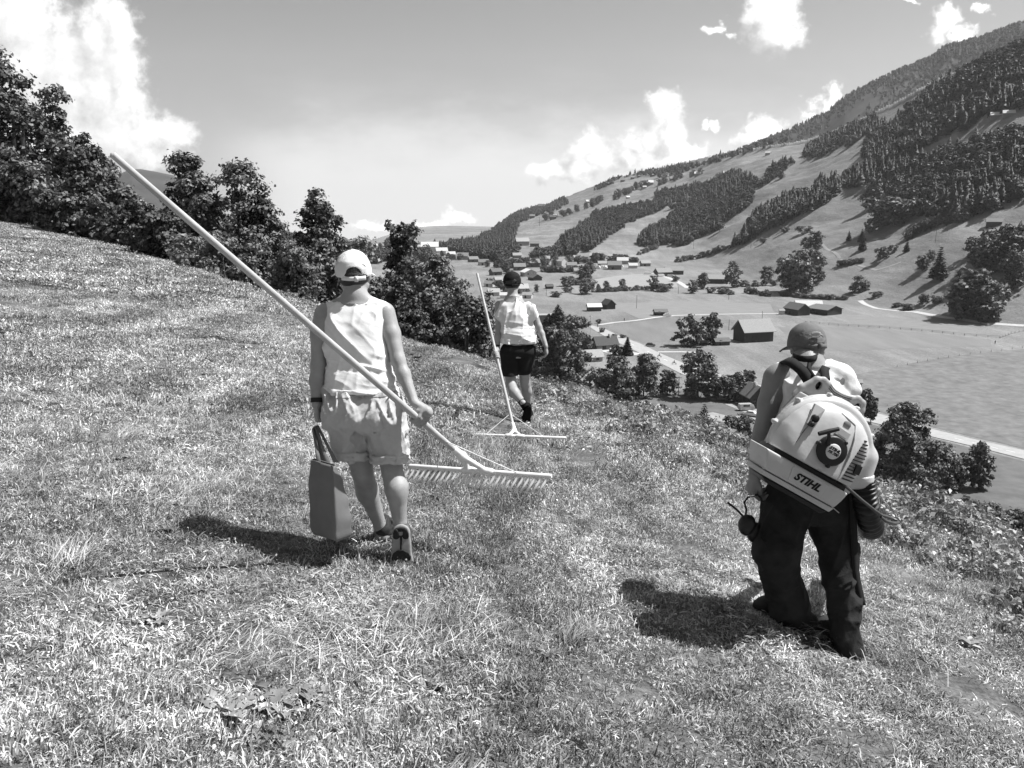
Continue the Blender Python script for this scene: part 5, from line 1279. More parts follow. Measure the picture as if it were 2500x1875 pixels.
    # socks and shoes
    for a, b in ((p(926, 1266, 4.65), p(930, 1302, 4.70)), (p(976, 1262, 4.42), p(979, 1306, 4.43))):
        g = Geo(); g.add(*tube([a - org, (a + b) / 2 - org, b - org], [0.038, 0.037, 0.036], 18)); obj('sock', g.mesh('sock', True), SOCK, root)
    shoe(root, org, p(979, 1288, 4.36), p(981, 1390, 4.37), (0, 1, 0.25), SHOEG, PALEFOAM, 'shoe', RUBBER, 0.060)
    h = p(930, 1332, 4.65); fz = lambda v: V3(v[0], v[1], float(hgt(v[0], v[1])) + 0.035)
    h = fz(h); shoe(root, org, h, fz(h + V3(0.04, 0.25, 0)), (0, 0.1, 1), mat('shoe_mesh_black', 0.035, 0.8, 0.25, 0.6, 40.0), PALEFOAM, 'shoe', None, 0.050)
    g = Geo(); a = unit(p(773, 930, 4.39) - wl); g.add(*tube([wl + a * 0.012 - org, wl + a * 0.036 - org], [0.031, 0.032], 20)); obj('wristband', g.mesh('wristband', True), RUBBER, root)
    return root

# ---- hay rakes
R1A, R1B = P(274, 377, 3.0), P(1122, 1109, 4.55)
def POLE1(px):
    f = (px - 274) / (1122 - 274); ia = 1 / 3.0; ib = 1 / 4.55; d = 1 / (ia + (ib - ia) * f)
    return P(px, 377 + (1109 - 377) * f, d)
def rake(label, A, B, ra, rh, rb, Lft, Rgt, drop, teeth=True, nt=26, hold=None):
    """A: free end of the handle, B: the joint; Lft, Rgt: ends of the tooth bar"""
    org = (Lft + Rgt) / 2; root = empty('hay_rake', org, label, 'rake', 'wide wooden hay rakes')
    g = Geo(); n = 16
    g.add(*tube([A + (B - A) * f - org for f in np.linspace(0, 1, n)], [ra + (rh - ra) * min(1, f / .75) if f < .75 else rh + (rb - rh) * (f - .75) / .25 for f in np.linspace(0, 1, n)], 14))
    e = tube([A - org, A - unit(B - A) * 0.006 - org], [ra, ra * 0.2], 14); g.add(*e)
    obj('handle', g.mesh('handle', True), WOODP, root)
    u = unit(Rgt - Lft); g = Geo(); g.add(*tube([Lft - org, Lft + u * .01 - org, Rgt - u * .01 - org, Rgt - org], [0.010, 0.0135, 0.0135, 0.010], 12))
    for s, e in ((Lft, -u), (Rgt, u)): g.add(*tube([s - org, s + e * 0.001 - org], [0.010, 0.0005], 12))
    obj('tooth_bar', g.mesh('tooth_bar', True), NYLON, root)
    mid = (Lft + Rgt) / 2; dr = np.array(drop, float)
    # joint: socket, forked bracket with two clamps on the bar
    J = Field(np.minimum(B, mid) - 0.2, np.maximum(B, mid) + 0.2, 0.005); h = unit(B - A)
    J.cone(B - h * 0.05, B + h * 0.02, rb * 1.35, rb * 1.5, 0.01); J.cone(B + h * 0.02, mid - u * 0.06, 0.018, 0.014, 0.02); J.cone(B + h * 0.02, mid + u * 0.06, 0.018, 0.014, 0.02)
    for s in (-1, 1): J.cone(mid + u * s * 0.055 - u * 0.02, mid + u * s * 0.055 + u * 0.02, 0.021, 0.021, 0.01)
    J.cone(mid - u * 0.09, mid + u * 0.09, 0.015, 0.015, 0.012)
    obj('joint_bracket', J.mesh('joint_bracket', org), NYLON, root)
    for e in (Lft + (mid - Lft) * 0.42, Rgt + (mid - Rgt) * 0.42):
        w = Geo(); w.add(*tube([B - h * 0.16 - org, e - org], [0.0028, 0.0028], 6)); obj('stay_wire', w.mesh('stay_wire', True), NYLON, root)
    if teeth:
        for i in range(nt):
            b = Lft + (Rgt - Lft) * (i + 0.5) / nt; t = Geo(); t.add(*tube([b - org, b + dr * 0.55 - org, b + dr * 0.95 + u * 0.002 - org, b + dr - org], [0.0075, 0.007, 0.006, 0.0015], 6))
            obj('tooth', t.mesh('tooth', True), NYLON, root)
    return root
woman_vest()
rake('hay rake carried low in the right hand of the woman in the white sleeveless top', R1A, R1B, 0.0125, 0.0175, 0.016, P(999, 1138, 4.75), P(1347, 1163, 4.42), unit((-0.46, -0.30, -0.62)) * 0.105)

# ---- tote bag in her left hand
def tote():
    c0 = P(806, 1222, 4.27); org = P(806, 1312, 4.27); root = empty('tote_bag', org, 'plain grey cloth tote bag hanging from the left hand of the woman in white', 'bag')
    yaw = R(-38); cs, sn = math.cos(yaw), math.sin(yaw); zt = P(798, 1122, 4.27)[2]; zb = P(806, 1314, 4.27)[2]; n = 60; lv = 26; V = []
    for j in range(lv):
        f = j / (lv - 1); z = zb + (zt - zb) * f; cx = np.interp(f, [0, 1], [P(808, 1300, 4.27)[0], P(797, 1122, 4.27)[0]]); cy = c0[1]
        hw = np.interp(f, [0, .06, .3, 1], [.092, .104, .108, .094]); hd = np.interp(f, [0, .06, .35, .8, 1], [.045, .056, .054, .034, .012])
        for i in range(n):
            a = 2 * math.pi * i / n; e = 0.16; x = hw * math.copysign(abs(math.cos(a)) ** e, math.cos(a)); y = hd * math.copysign(abs(math.sin(a)) ** e, math.sin(a))
            w = 0.007 * float(vnoise(x * 11 + z * 9, z * 6 - x * 5, y * 10, 51)) + 0.004 * float(vnoise(x * 30, z * 18, y * 30, 53))
            x += w; y += w * 1.2; V.append((cx + x * cs - y * sn - org[0], cy + x * sn + y * cs - org[1], z - org[2] - (0.012 * math.cos(a) ** 2 * (1 - f) * 0)))
    Q = [(j * n + i, j * n + (i + 1) % n, (j + 1) * n + (i + 1) % n, (j + 1) * n + i) for j in range(lv - 1) for i in range(n)]
    V = V + [tuple(np.mean(V[:n], axis=0) + np.array((0, 0, -0.006)))]; F = [tuple(q) for q in Q] + [(i, n * lv, (i + 1) % n) for i in range(n)]
    me = mesh_np('bag_body', np.array(V), f=F); m = mat('bag_cloth', 0.19, 0.92, 0.12, 0.08, 12, 0.15, 220); o = obj('bag_body', me, m, root); sd = o.modifiers.new('s', 'SOLIDIFY'); sd.thickness = 0.003
    hz = P(773, 1043, 4.36)
    for s, (x1, x2) in ((-1, (778, 800)), (1, (788, 820))):
        pts = []; a = P(x1, 1128, 4.27 + 0.02 * s); b = P(x2, 1128, 4.27 + 0.02 * s)
        t0 = hz + V3(-0.006 + 0.004 * s, 0.008 * s, 0.004)
        path = [a, a + (t0 - a) * .5 + V3(-0.004, 0, 0), t0 + V3(-0.008, 0, -0.01), t0 + V3(0.003, 0, 0.004), t0 + V3(0.012, 0, -0.012), b + (t0 - b) * .5 + V3(0.004, 0, 0), b]
        vv = []
        for i, q in enumerate(path):
            wv = V3(0.5, 0.85, 0) * 0.009 if i not in (0, 6) else V3(1, 0, 0) * 0.012
            vv += [q - wv - org, q + wv - org]
        me = mesh_np('strap', np.array(vv), quads=np.array([(2 * i, 2 * i + 2, 2 * i + 3, 2 * i + 1) for i in range(6)])); o = obj('strap', me, m, root); sd = o.modifiers.new('s', 'SOLIDIFY'); sd.thickness = 0.004
    return root
tote()

# ---- the farther woman in the T-shirt
def woman_tee():
    D = 9.15; org = place(1288, 9.4)
    root = empty('person', org, 'woman farther off in a black cap, pale T-shirt and dark shorts, left foot lifted', 'person')
    p = lambda px, py, d=D: P(px, py, d)
    F = Field((-0.45, 8.3, -0.95), (0.62, 10.1, 1.20), 0.0065)
    F.loft([(p(1265, 872), .120, .09, 0), (p(1265, 845), .150, .11, 0), (p(1258, 800), .145, .105, 0), (p(1255, 760), .15, .105, 0), (p(1254, 735), .12, .08, 0), (p(1252, 722), .075, .06, 0)], 0.03)
    head(F, p(1250, 690, 9.17), (0.05, 1, -0.12), 1.0, p(1252, 722), 0.052)
    wl, wr = p(1214, 850, 9.10), p(1333, 846, 9.05)
    F.cone(p(1218, 745), p(1218, 801, 9.12), 0.048, 0.038, 0.03); F.cone(p(1218, 801, 9.12), p(1215, 822, 9.11), 0.037, 0.037, 0.02); F.cone(p(1215, 822, 9.11), wl, 0.036, 0.026, 0.02)
    F.cone(p(1297, 750), p(1315, 797, 9.12), 0.047, 0.037, 0.03); F.cone(p(1315, 797, 9.12), p(1322, 815, 9.1), 0.036, 0.034, 0.02); F.cone(p(1322, 815, 9.1), wr, 0.034, 0.024, 0.02)
    loose_hand(F, wr, (0.12, 0.1, -1), (-0.2, -1, 0), (-1, 0.2, 0), 0.35)
    grip_hand(F, wl, POLE2(868), POLE2(900) - POLE2(840), (-0.2, 0.9, 0.3), (-0.9, -0.1, 0.2), 0.0155, 1.0)
    for hip, kn, kf, an in ((p(1243, 880), p(1247, 938, 9.12), p(1255, 958, 9.0), p(1277, 984, 8.86)), (p(1279, 880), p(1282, 935, 9.2), p(1286, 955, 9.25), p(1289, 995, 9.36))):
        F.cone(hip, kn, 0.070, 0.056, 0.02); F.cone(kn, kf, 0.054, 0.058, 0.02); F.cone(kf, an, 0.057, 0.034, 0.02)
    obj('body', F.mesh('body', org), SKIN, root)
    T = Field((-0.35, 8.75, 0.15), (0.55, 9.55, 0.95), 0.0065)
    T.loft([(p(1266, 850), .186, .145, 0), (p(1266, 832), .190, .15, 0), (p(1261, 800), .176, .135, 0), (p(1256, 765), .170, .128, 0), (p(1254, 742), .150, .105, 0), (p(1252, 727), .085, .07, 0)], 0.0, 2.5, zlo=p(1265, 846)[2])
    T.cone(p(1224, 744), p(1218, 770, 9.13), 0.056, 0.058, 0.03); T.cone(p(1289, 746), p(1302, 768, 9.13), 0.056, 0.058, 0.03)
    T.half(p(1217, 771, 9.13), (-0.75, 0, -0.1)) if False else None
    T.disp(both(folds(0.016, 2.6, 11, R(82), 33), folds(0.011, 3, 18, R(-6), 35, lambda x, y, z: np.clip((0.52 - z) * 7, 0, 1))))
    obj('shirt', T.mesh('shirt', org), mat('pale_cotton', 0.74, 0.9, 0.15, 0.04, 20), root)
    S = Field((-0.3, 8.75, -0.2), (0.5, 9.6, 0.5), 0.0065)
    S.loft([(p(1265, 885), .150, .115, 0), (p(1265, 862), .186, .148, 0), (p(1265, 838), .176, .142, 0)], 0.03, 2.3, zlo=p(1265, 868)[2], closed_k=0.07)
    S.cone(p(1244, 862), p(1245, 918, 9.12), 0.108, 0.086, 0.03); S.cone(p(1284, 862), p(1280, 899, 9.16), 0.108, 0.088, 0.03)
    S.half(p(1245, 921, 9.12), (0, 0, -1)); S.disp(folds(0.003, 4, 10, R(70), 37))
    S.cone(p(1284, 903, 9.18), p(1284, 950, 9.18), 0.01, 0.01, 0.0) if False else None
    obj('shorts', S.mesh('shorts', org), DARKCL, root)
    cap(org, p(1250, 690, 9.17) + V3(0, 0, 0.018), (0.1, 1, 0), 1.0, R(4), mat('cap_black', 0.012, 0.85, 0.2), root, HAIRD, r=(0.100, 0.112, 0.108), low=-0.02)
    so = mat('sock_black', 0.01, 0.95, 0.1)
    for a, b in ((p(1273, 979, 8.89), p(1285, 996, 8.85)), (p(1289, 985, 9.33), p(1289, 1012, 9.38))):
        g = Geo(); g.add(*tube([a - org, (a + b) / 2 - org, b - org], [0.044, 0.042, 0.044], 16)); obj('sock', g.mesh('sock', True), so, root)
    shoe(root, org, p(1290, 992, 8.84), p(1284, 1036, 8.93), (-0.1, 1, 0.2), so, so, 'shoe', None, 0.046)
    h = p(1289, 1016, 9.40); h = V3(h[0], h[1], float(hgt(h[0], h[1])) + 0.03); t = h + V3(0.02, 0.24, 0); t[2] = float(hgt(t[0], t[1])) + 0.03
    shoe(root, org, h, t, (0, 0.1, 1), so, so, 'shoe', None, 0.046)
    g = Geo(); a = unit(p(1215, 822, 9.11) - wl); g.add(*tube([wl + a * 0.02 - org, wl + a * 0.035 - org], [0.030, 0.031], 16)); obj('wristband', g.mesh('wristband', True), RUBBER, root)
    return root
R2A, R2B = P(1165, 668, 8.9), P(1254, 1046, 8.18)
def POLE2(py):
    f = (py - 668) / (1046 - 668); ia = 1 / 8.9; ib = 1 / 8.18; return P(1165 + (1254 - 1165) * f, py, 1 / (ia + (ib - ia) * f))
woman_tee()
rake('hay rake dragged on the grass behind the farther woman in the black cap', R2A, R2B, 0.013, 0.0155, 0.0155, P(1132, 1060, 8.08), P(1382, 1069, 8.02), unit((0.0, -0.35, -1)) * 0.08, True, 22)
# ---- the man with the leaf blower on his back
BO = P(1990, 1095, 3.97); BS = 3.93 / FPX; BA = R(29)
def man():
    D = 4.25; org = place(2000, 4.35)
    root = empty('person', org, 'man in a peaked cap, white tank top and dark trousers, walking downhill bent forward', 'person')
    p = lambda px, py, d=D: P(px, py, d)
    F = Field((0.98, 3.55, -0.75), (2.15, 5.0, 1.25), 0.0055)
    F.loft([(p(1985, 1190), .185, .135, 0), (p(1983, 1100, 4.27), .190, .145, 0), (p(1984, 1010, 4.27), .178, .130, 0), (p(1980, 950, 4.25), .165, .118, 0), (p(1974, 915, 4.24), .125, .085, 0), (p(1969, 893, 4.25), .075, .065, 0)], 0.03)
    hd = p(1969, 846, 4.33); head(F, hd, (-0.1, 1, -0.45), 1.04, p(1966, 900, 4.25), 0.060)
    F.cone(p(1967, 884, 4.25), p(1905, 908), 0.045, 0.042, 0.05); F.cone(p(1969, 884, 4.25), p(2040, 918), 0.045, 0.042, 0.05)
    wl, wr = p(1842, 1160, 4.20), p(2062, 1130, 4.62)
    F.cone(p(1894, 922), p(1876, 985, 4.24), 0.064, 0.052, 0.03); F.cone(p(1876, 985, 4.24), p(1862, 1050, 4.25), 0.052, 0.043, 0.02)
    F.cone(p(1862, 1050, 4.25), p(1853, 1085, 4.23), 0.043, 0.045, 0.02); F.cone(p(1853, 1085, 4.23), wl, 0.045, 0.030, 0.02)
    F.cone(p(2052, 928), p(2080, 990, 4.28), 0.062, 0.050, 0.03); F.cone(p(2080, 990, 4.28), p(2092, 1050, 4.34), 0.050, 0.042, 0.02); F.cone(p(2092, 1050, 4.34), wr, 0.043, 0.029, 0.02)
    loose_hand(F, wl, (-0.12, 0.08, -1), (-0.25, 1, 0), (1, 0.1, -0.1), 0.72, 1.12)
    loose_hand(F, wr, (-0.2, 0.8, -0.5), (1, 0.2, 0), (0, -0.4, -1), 0.85, 1.1)
    obj('body', F.mesh('body', org), mat('skin_tanned', 0.24, 0.5, 0.35, 0.12, 14.0, 0.12, 150.0), root)
    # tank top: the back panel between the arm holes
    T = Field((1.1, 3.75, 0.1), (2.0, 4.85, 1.15), 0.0055)
    T.loft([(p(1985, 1190), .200, .152, 0), (p(1983, 1100, 4.27), .204, .160, 0), (p(1984, 1010, 4.27), .192, .146, 0), (p(1981, 950, 4.25), .178, .132, 0), (p(1975, 917, 4.24), .138, .100, 0), (p(1970, 895, 4.25), .086, .078, 0)], 0.0, 2.4, zlo=p(1985, 1185)[2])
    T.cone(p(1970, 890, 4.25), p(2048, 924, 4.25), 0.060, 0.068, 0.03); T.cone(p(2048, 924), p(2066, 950), 0.064, 0.064, 0.02); T.cone(p(1962, 892, 4.25), p(1912, 912, 4.26), 0.055, 0.054, 0.03)
    T.ell(p(1886, 975, 4.10), (0.100, 0.20, 0.155), 0.01, None, 'cut'); T.cone(p(1875, 925, 4.1), p(1868, 905, 4.3), 0.055, 0.07, 0.01, mode='cut')
    T.ell(hd + V3(-0.005, -0.03, -0.095), (0.082, 0.14, 0.075), 0.012, None, 'cut')
    T.disp(both(folds(0.007, 3, 13, R(75), 61), folds(0.005, 3, 18, R(-30), 63)))
    obj('tank_top', T.mesh('tank_top', org), WHITECOT, root)
    # wide dark trousers, left leg bent, right leg straight
    S = Field((1.0, 3.45, -0.85), (2.05, 4.95, 0.45), 0.006)
    S.loft([(p(1978, 1285), .175, .15, 0), (p(1982, 1240), .205, .165, 0), (p(1985, 1180), .205, .160, 0)], 0.03, 2.4, zlo=p(1980, 1268)[2], zhi=p(1985, 1160)[2], closed_k=0.05)
    S.cone(p(1928, 1225), p(1896, 1345, 4.14), 0.135, 0.104, 0.02); S.cone(p(1896, 1345, 4.14), p(1918, 1440, 4.22), 0.102, 0.095, 0.03); S.cone(p(1918, 1440, 4.22), p(1944, 1532, 4.30), 0.095, 0.100, 0.02)
    S.cone(p(2022, 1225), p(2048, 1375, 4.18), 0.132, 0.084, 0.02); S.cone(p(2048, 1375, 4.18), p(2060, 1470, 4.14), 0.084, 0.080, 0.03); S.cone(p(2060, 1470, 4.14), p(2072, 1588, 4.10), 0.080, 0.066, 0.02)
    S.half(p(1945, 1538, 4.30), (0.10, 0.0, -1.0)) if False else None
    wz = lambda c, s: (lambda x, y, z: np.clip(1 - np.abs(z - c) * s, 0.25, 1))
    zk = p(1900, 1370, 4.15)[2]; zh = p(2072, 1560, 4.1)[2]
    S.disp(both(folds(0.013, 4, 12, R(18), 71, wz(zk, 4)), folds(0.014, 5, 13, R(-40), 73, wz(zh, 4)), folds(0.008, 3, 16, R(70), 75)))
    for c, n in ((p(1944, 1538, 4.30), 0), (p(2072, 1596, 4.10), 1)):
        S.ell(c + V3(0, 0, -0.125), (0.17, 0.17, 0.115), 0.0, None, 'cut')
    obj('trousers', S.mesh('trousers', org), mat('trouser_cloth', 0.026, 0.85, 0.18, 0.45, 9, 0.2, 160), root)
    boot = mat('boot_leather', 0.03, 0.7, 0.3, 0.3, 14)
    def fz(v, h): return V3(v[0], v[1], float(hgt(v[0], v[1])) + h)
    h = fz(p(1972, 1538, 4.34), 0.05); shoe(root, org, h, fz(h + V3(-0.275, 0.08, 0), 0.035), (0, 0.1, 1), boot, RUBBER, 'boot', None, 0.054)
    h = fz(p(2088, 1610, 4.09), 0.045); shoe(root, org, h, fz(h + V3(-0.10, 0.26, 0), 0.04), (0, 0.1, 1), boot, RUBBER, 'boot', None, 0.054)
    CG = mat('cap_grey', 0.15, 0.9, 0.15, 0.12, 14, 0.15, 160)
    cap(org, hd + V3(0, 0.0, 0.022), (-0.12, 1, -0.1), 1.02, R(-6), CG, root, mat('hair_grey', 0.16, 0.8, 0.3, 0.3, 60, 0.2, 160), r=(0.096, 0.112, 0.104), low=-0.012, visor=0.06)
    # embroidered patch over the opening and dark band round the neck
    g = Geo(); 
    for k, (w, dz) in enumerate(((0.030, 0.0), (0.022, 0.008), (0.022, -0.008))):
        pts = [hd + V3(0.004 + w * math.cos(a), -0.107 - 0.004 * math.sin(a), 0.078 + dz + 0.006 * math.sin(a)) - org for a in np.linspace(0, 6.283, 17)]
        g.add(*tube(pts, [0.0028] * 17, 6))
    obj('badge', g.mesh('badge', True), mat('badge_thread', 0.55, 0.8), root)
    return root
man()

def blower():
    root = empty('leaf_blower', BO, 'white backpack leaf blower with black lettering, worn on the back of the man', 'leaf blower')
    root.rotation_euler = (R(-6), BA, 0)
    W = mat('blower_white', 0.52, 0.42, 0.4, 0.13, 5.0, 0.05, 60, detail=8); W2 = mat('blower_grey', 0.36, 0.5, 0.4, 0.06, 10); B = BLACKP
    k = BS
    def L(a, b, y=0.0): return V3(a * k, y, b * k)
    # base box (bevelled, tapering), strip and dark underside
    def prism(name, poly, y0, y1, m, bev=0.008, par=root, inset=0.0, seg=3):
        n = len(poly); V = [L(a, b, y0) for a, b in poly] + [L(a, b, y1) for a, b in poly]
        me = mesh_np(name, np.array(V), f=[tuple(range(n)), tuple(range(2 * n - 1, n - 1, -1))] + [(i, i + n, (i + 1) % n + n, (i + 1) % n) for i in range(n)], smooth=False)
        bm = bmesh.new(); bm.from_mesh(me); bmesh.ops.recalc_face_normals(bm, faces=bm.faces)
        if bev: bmesh.ops.bevel(bm, geom=list(bm.edges), offset=bev, segments=seg, affect='EDGES', profile=0.6, clamp_overlap=True)
        for f in bm.faces: f.smooth = True
        bm.to_mesh(me); bm.free(); return obj(name, me, m, par)
    prism('tank', [(-136, -56), (97, -58), (92, -82), (84, -104), (-110, -103), (-124, -82)], -0.135, 0.10, W, 0.010)
    prism('tank_strip', [(-113, -105.5), (86, -106.5), (80, -119), (-116, -117)], -0.128, 0.09, W, 0.004)
    prism('underside', [(-108, -120), (78, -121), (66, -132), (-90, -130)], -0.115, 0.08, B, 0.006)
    prism('engine_gap', [(-112, -58), (96, -59), (94, -46), (-108, -44)], -0.095, 0.09, B, 0.004)
    prism('tank_panel', [(-58, -62), (44, -63), (40, -101), (-52, -100)], -0.1385, -0.12, W, 0.003)
    # fan housing: a fat disc with ribs, screw bosses and the downward outlet with its flange
    lo, hi = L(-190, -190, -0.2), L(230, 190, 0.2)
    F = Field(lo, hi, 0.005)
    c = L(15, 6, 0.03); ax = V3(0, 1, 0)
    def disc(F, c, r, h0, h1, rd, k_=0.0):
        sl, (X, Y, Z) = F.block(c - r - 0.05, c + r + 0.05); q = np.sqrt((X - c[0]) ** 2 + (Z - c[2]) ** 2) - (r - rd); w = np.abs(Y - (c[1] + (h0 + h1) / 2)) - ((h1 - h0) / 2 - rd)
        d = np.sqrt(np.maximum(q, 0) ** 2 + np.maximum(w, 0) ** 2) + np.minimum(np.maximum(q, w), 0) - rd; F._mix(sl, d.astype(np.float32), k_, 'add')
    disc(F, c, 0.252, -0.055, 0.050, 0.028); disc(F, c, 0.262, -0.004, 0.008, 0.004, 0.006); disc(F, c, 0.205, -0.085, 0.0, 0.03, 0.02)
    dn = V3(math.sin(BA), 0, -math.cos(BA)); dn = V3(0, 0, -1); dn = V3(-math.sin(-BA), 0, -math.cos(BA))
    o0 = L(128, 40, 0.03); o1 = L(140, -8, 0.03)
    F.cone(o0, o1, 0.066, 0.064, 0.03); F.half(o1 + dn * 0.012, dn) if False else None
    for a in range(-60, 215, 34):
        t = R(a); e = c + V3(math.cos(t), 0, math.sin(t)) * 0.262; F.cone(e + V3(0, -0.012, 0), e + V3(0, 0.014, 0), 0.011, 0.011, 0.006)
    fan = obj('fan_housing', F.mesh('fan_housing'), W, root)
    G = Field(lo, hi, 0.005); ex = V3(math.cos(BA), 0, math.sin(BA))
    f0 = L(141, -4, 0.03); G.cone(f0, f0 + dn * 0.020, 0.070, 0.070, 0.0); G.half(f0 + dn * 0.03, dn); G.half(f0 - dn * 0.004, -dn); obj('outlet_flange', G.mesh('outlet_flange'), W, fan)
    # engine hood
    prof = [(-112, -44), (-114, -15), (-111, 18), (-100, 52), (-82, 84), (-58, 104), (-30, 115), (20, 117), (60, 106), (84, 88), (99, 70), (104, 20), (102, -42)]
    n = len(prof); ring = []
    def resample(P_, m):
        P_ = np.array(P_ + [P_[0]], float); s = np.concatenate([[0], np.cumsum(np.hypot(*np.diff(P_, axis=0).T))]); u = np.linspace(0, s[-1], m, endpoint=False); return np.stack([np.interp(u, s, P_[:, 0]), np.interp(u, s, P_[:, 1])], 1)
    O = resample(prof, 120); ctr = np.array((2, 14)); V = []; lev = [(1.0, -0.02), (1.0, -0.07), (0.985, -0.090), (0.955, -0.108), (0.90, -0.124), (0.80, -0.138), (0.62, -0.148), (0.35, -0.153), (0.10, -0.154)]
    for s, y in lev:
        for a, b in O:
            q = ctr + (np.array((a, b)) - ctr) * s; bb = max(q[1], -44.0) if s < 1 else q[1]
            V.append(L(q[0], -44 + (b + 44) * s if b > -44 else -44, y + 0.0003 * max(0, bb) * 1.0))
    Q = [(j * 120 + i, j * 120 + (i + 1) % 120, (j + 1) * 120 + (i + 1) % 120, (j + 1) * 120 + i) for j in range(len(lev) - 1) for i in range(120)]
    V.append(np.mean(V[-120:], axis=0)); Fc = Q + [((len(lev) - 1) * 120 + i, (len(lev) - 1) * 120 + (i + 1) % 120, len(V) - 1) for i in range(120)]
    hood = obj('engine_hood', mesh_np('engine_hood', np.array(V), f=Fc), W, root)
    bm = bmesh.new(); bm.from_mesh(hood.data); bmesh.ops.recalc_face_normals(bm, faces=bm.faces); bm.to_mesh(hood.data); bm.free()
    def front(a, b):
        """depth of the hood's front face at (a, b)"""
        rr = 0
        dx, dy = a - ctr[0], (b + 44)
        best = 1.0
        # scale at which the shrunken outline passes through the point
        for s in np.linspace(0.05, 1, 39):
            q = np.array([(ctr[0] + (x - ctr[0]) * s, -44 + (z + 44) * s) for x, z in O[::4]])
            if inside(np.array([a]), np.array([b]), [tuple(t) for t in q])[0]: best = s; break
        ls = [l[0] for l in lev][::-1]; ys = [l[1] for l in lev][::-1]
        return float(np.interp(best, ls, ys)) + 0.0003 * max(0, b)
    def knob(name, a, b, r, h, m, par=root, seg=24, y=None):
        y = front(a, b) if y is None else y; g = Geo(); c0 = L(a, b, y + 0.012); g.add(*tube([c0, L(a, b, y - h + 0.004), L(a, b, y - h), L(a, b, y - h - 0.0005)], [r, r, r * 0.88, 0.0003], seg)); return obj(name, g.mesh(name, False), m, par)
    # recoil starter
    st = knob('starter_cover', 1, 12, 0.071, 0.016, B); y0 = front(1, 12)
    for t in (60, 178, 285):
        knob('screw_boss', 1 + 37 * math.cos(R(t)), 12 + 37 * math.sin(R(t)), 0.0095, 0.016, B, st, 12, y0)
    bd = knob('badge', 2, 12, 0.037, 0.0195, mat('badge_white', 0.62, 0.4), st, 32, y0)
    def rod(name, pts, r, m, par=root, seg=10):
        g = Geo(); g.add(*tube(pts, [r] * len(pts) if not hasattr(r, '__len__') else r, seg)); return obj(name, g.mesh(name, True), m, par)
    h1 = L(-42, 38, y0 - 0.045)
    ph = rod('pull_handle', [L(-56, 31, y0 - 0.034), L(-38, 48, y0 - 0.036), L(-20, 64, y0 - 0.036)], [0.010, 0.011, 0.009], B, st)
    rod('pull_grip_stem', [L(-37, 47, y0 - 0.034), L(-27, 33, y0 - 0.030), L(-18, 22, y0 - 0.012)], [0.0075, 0.009, 0.013], B, ph)
    # control plate with choke knobs
    def plate(name, cx, cz, w, h, ang, m, th=0.004, par=root, bev=0.003, y=None):
        c_, s_ = math.cos(R(ang)), math.sin(R(ang)); V = []
        cor = [(-w, -h), (w, -h), (w, h), (-w, h)]; ys = []
        for u, v in cor: a, b = cx + u * c_ - v * s_, cz + u * s_ + v * c_; V.append((a, b)); ys.append(front(a, b))
        yy = [min(min(ys), front(cx, cz)) * 0.75 + t * 0.25 for t in ys] if y is None else [y] * 4
        P8 = [L(a, b, t - th) for (a, b), t in zip(V, yy)] + [L(a, b, t + 0.012) for (a, b), t in zip(V, yy)]
        return obj(name, mesh_np(name, np.array(P8), f=[(0, 1, 2, 3), (7, 6, 5, 4), (0, 4, 5, 1), (1, 5, 6, 2), (2, 6, 7, 3), (3, 7, 4, 0)], smooth=False), m, par)
    cp = plate('control_plate', -70, 66, 11, 25, -2, mat('plate_pale', 0.5, 0.5), 0.007)
    knob('choke_knob', -70, 60, 0.018, 0.03, B, cp); knob('choke_knob', -73, 44, 0.0125, 0.03, B, cp); knob('switch', -68, 80, 0.007, 0.024, B, cp); knob('switch', -67, 88, 0.005, 0.024, B, cp)
    # recess below the hood's crown, and warning label
    lb = plate('warning_label', 8, 60, 17, 9, -4, mat('label_pale', 0.60, 0.5), 0.006)
    for i in range(4): plate('label_line', 8, 66 - i * 4, 14 - (i % 2) * 3, 0.5, -4, mat('label_print', 0.32, 0.6), 0.0068, lb)
    rc = knob('recess', 12, 84, 0.019, 0.002, mat('recess_grey', 0.2, 0.6)); 
    # grille: raised panel with dark slots
    GR = [(52, 92), (78, 78), (94, 66), (97, 15), (96, -36), (60, -37), (64, 10)]
    for i in range(13):
        f = i / 12; b = 74 - f * 104; a0 = 58 + 13 * (1 - f) ** 2; a1 = 96
        w = (a1 - a0) / 2; rod('grille_slot', [L(a0 + (a1 - a0) * t, b + (t - .5) * 5, front(a0 + (a1 - a0) * t, b + (t - .5) * 5) - 0.0012) for t in (0, .2, .4, .6, .8, 1)], 0.0037, B, root, 8)
    plate('exhaust', 84, 2, 8, 11, 8, B, 0.009)
    seam = [(-84, -44), (-83, -10), (-78, 25), (-66, 62), (-50, 98)]
    rod('seam', [L(a, b, front(a, b) - 0.0003) for a, b in seam], 0.0014, B, root, 6)
    rod('hood_ridge', [L(a, b, front(a, b)) for a, b in ((-28, 112), (-6, 103), (14, 98), (34, 94), (44, 60), (50, 20), (52, -40))], 0.005, W, root, 8)
    # back frame with carrying handle
    fr = [(-92, 96), (-86, 118), (-62, 153), (-46, 160), (-30, 156), (-12, 148), (14, 148), (40, 154), (56, 162), (72, 158), (79, 142), (78, 118), (76, 100)]
    Fr = Field(L(-130, 60, 0.02), L(120, 190, 0.2), 0.004)
    pts = [L(a, b, 0.105) for a, b in fr]
    for a, b in zip(pts[:-1], pts[1:]): Fr.cone(a, b, 0.017, 0.017, 0.01, flat=((0, 1, 0), 0.8))
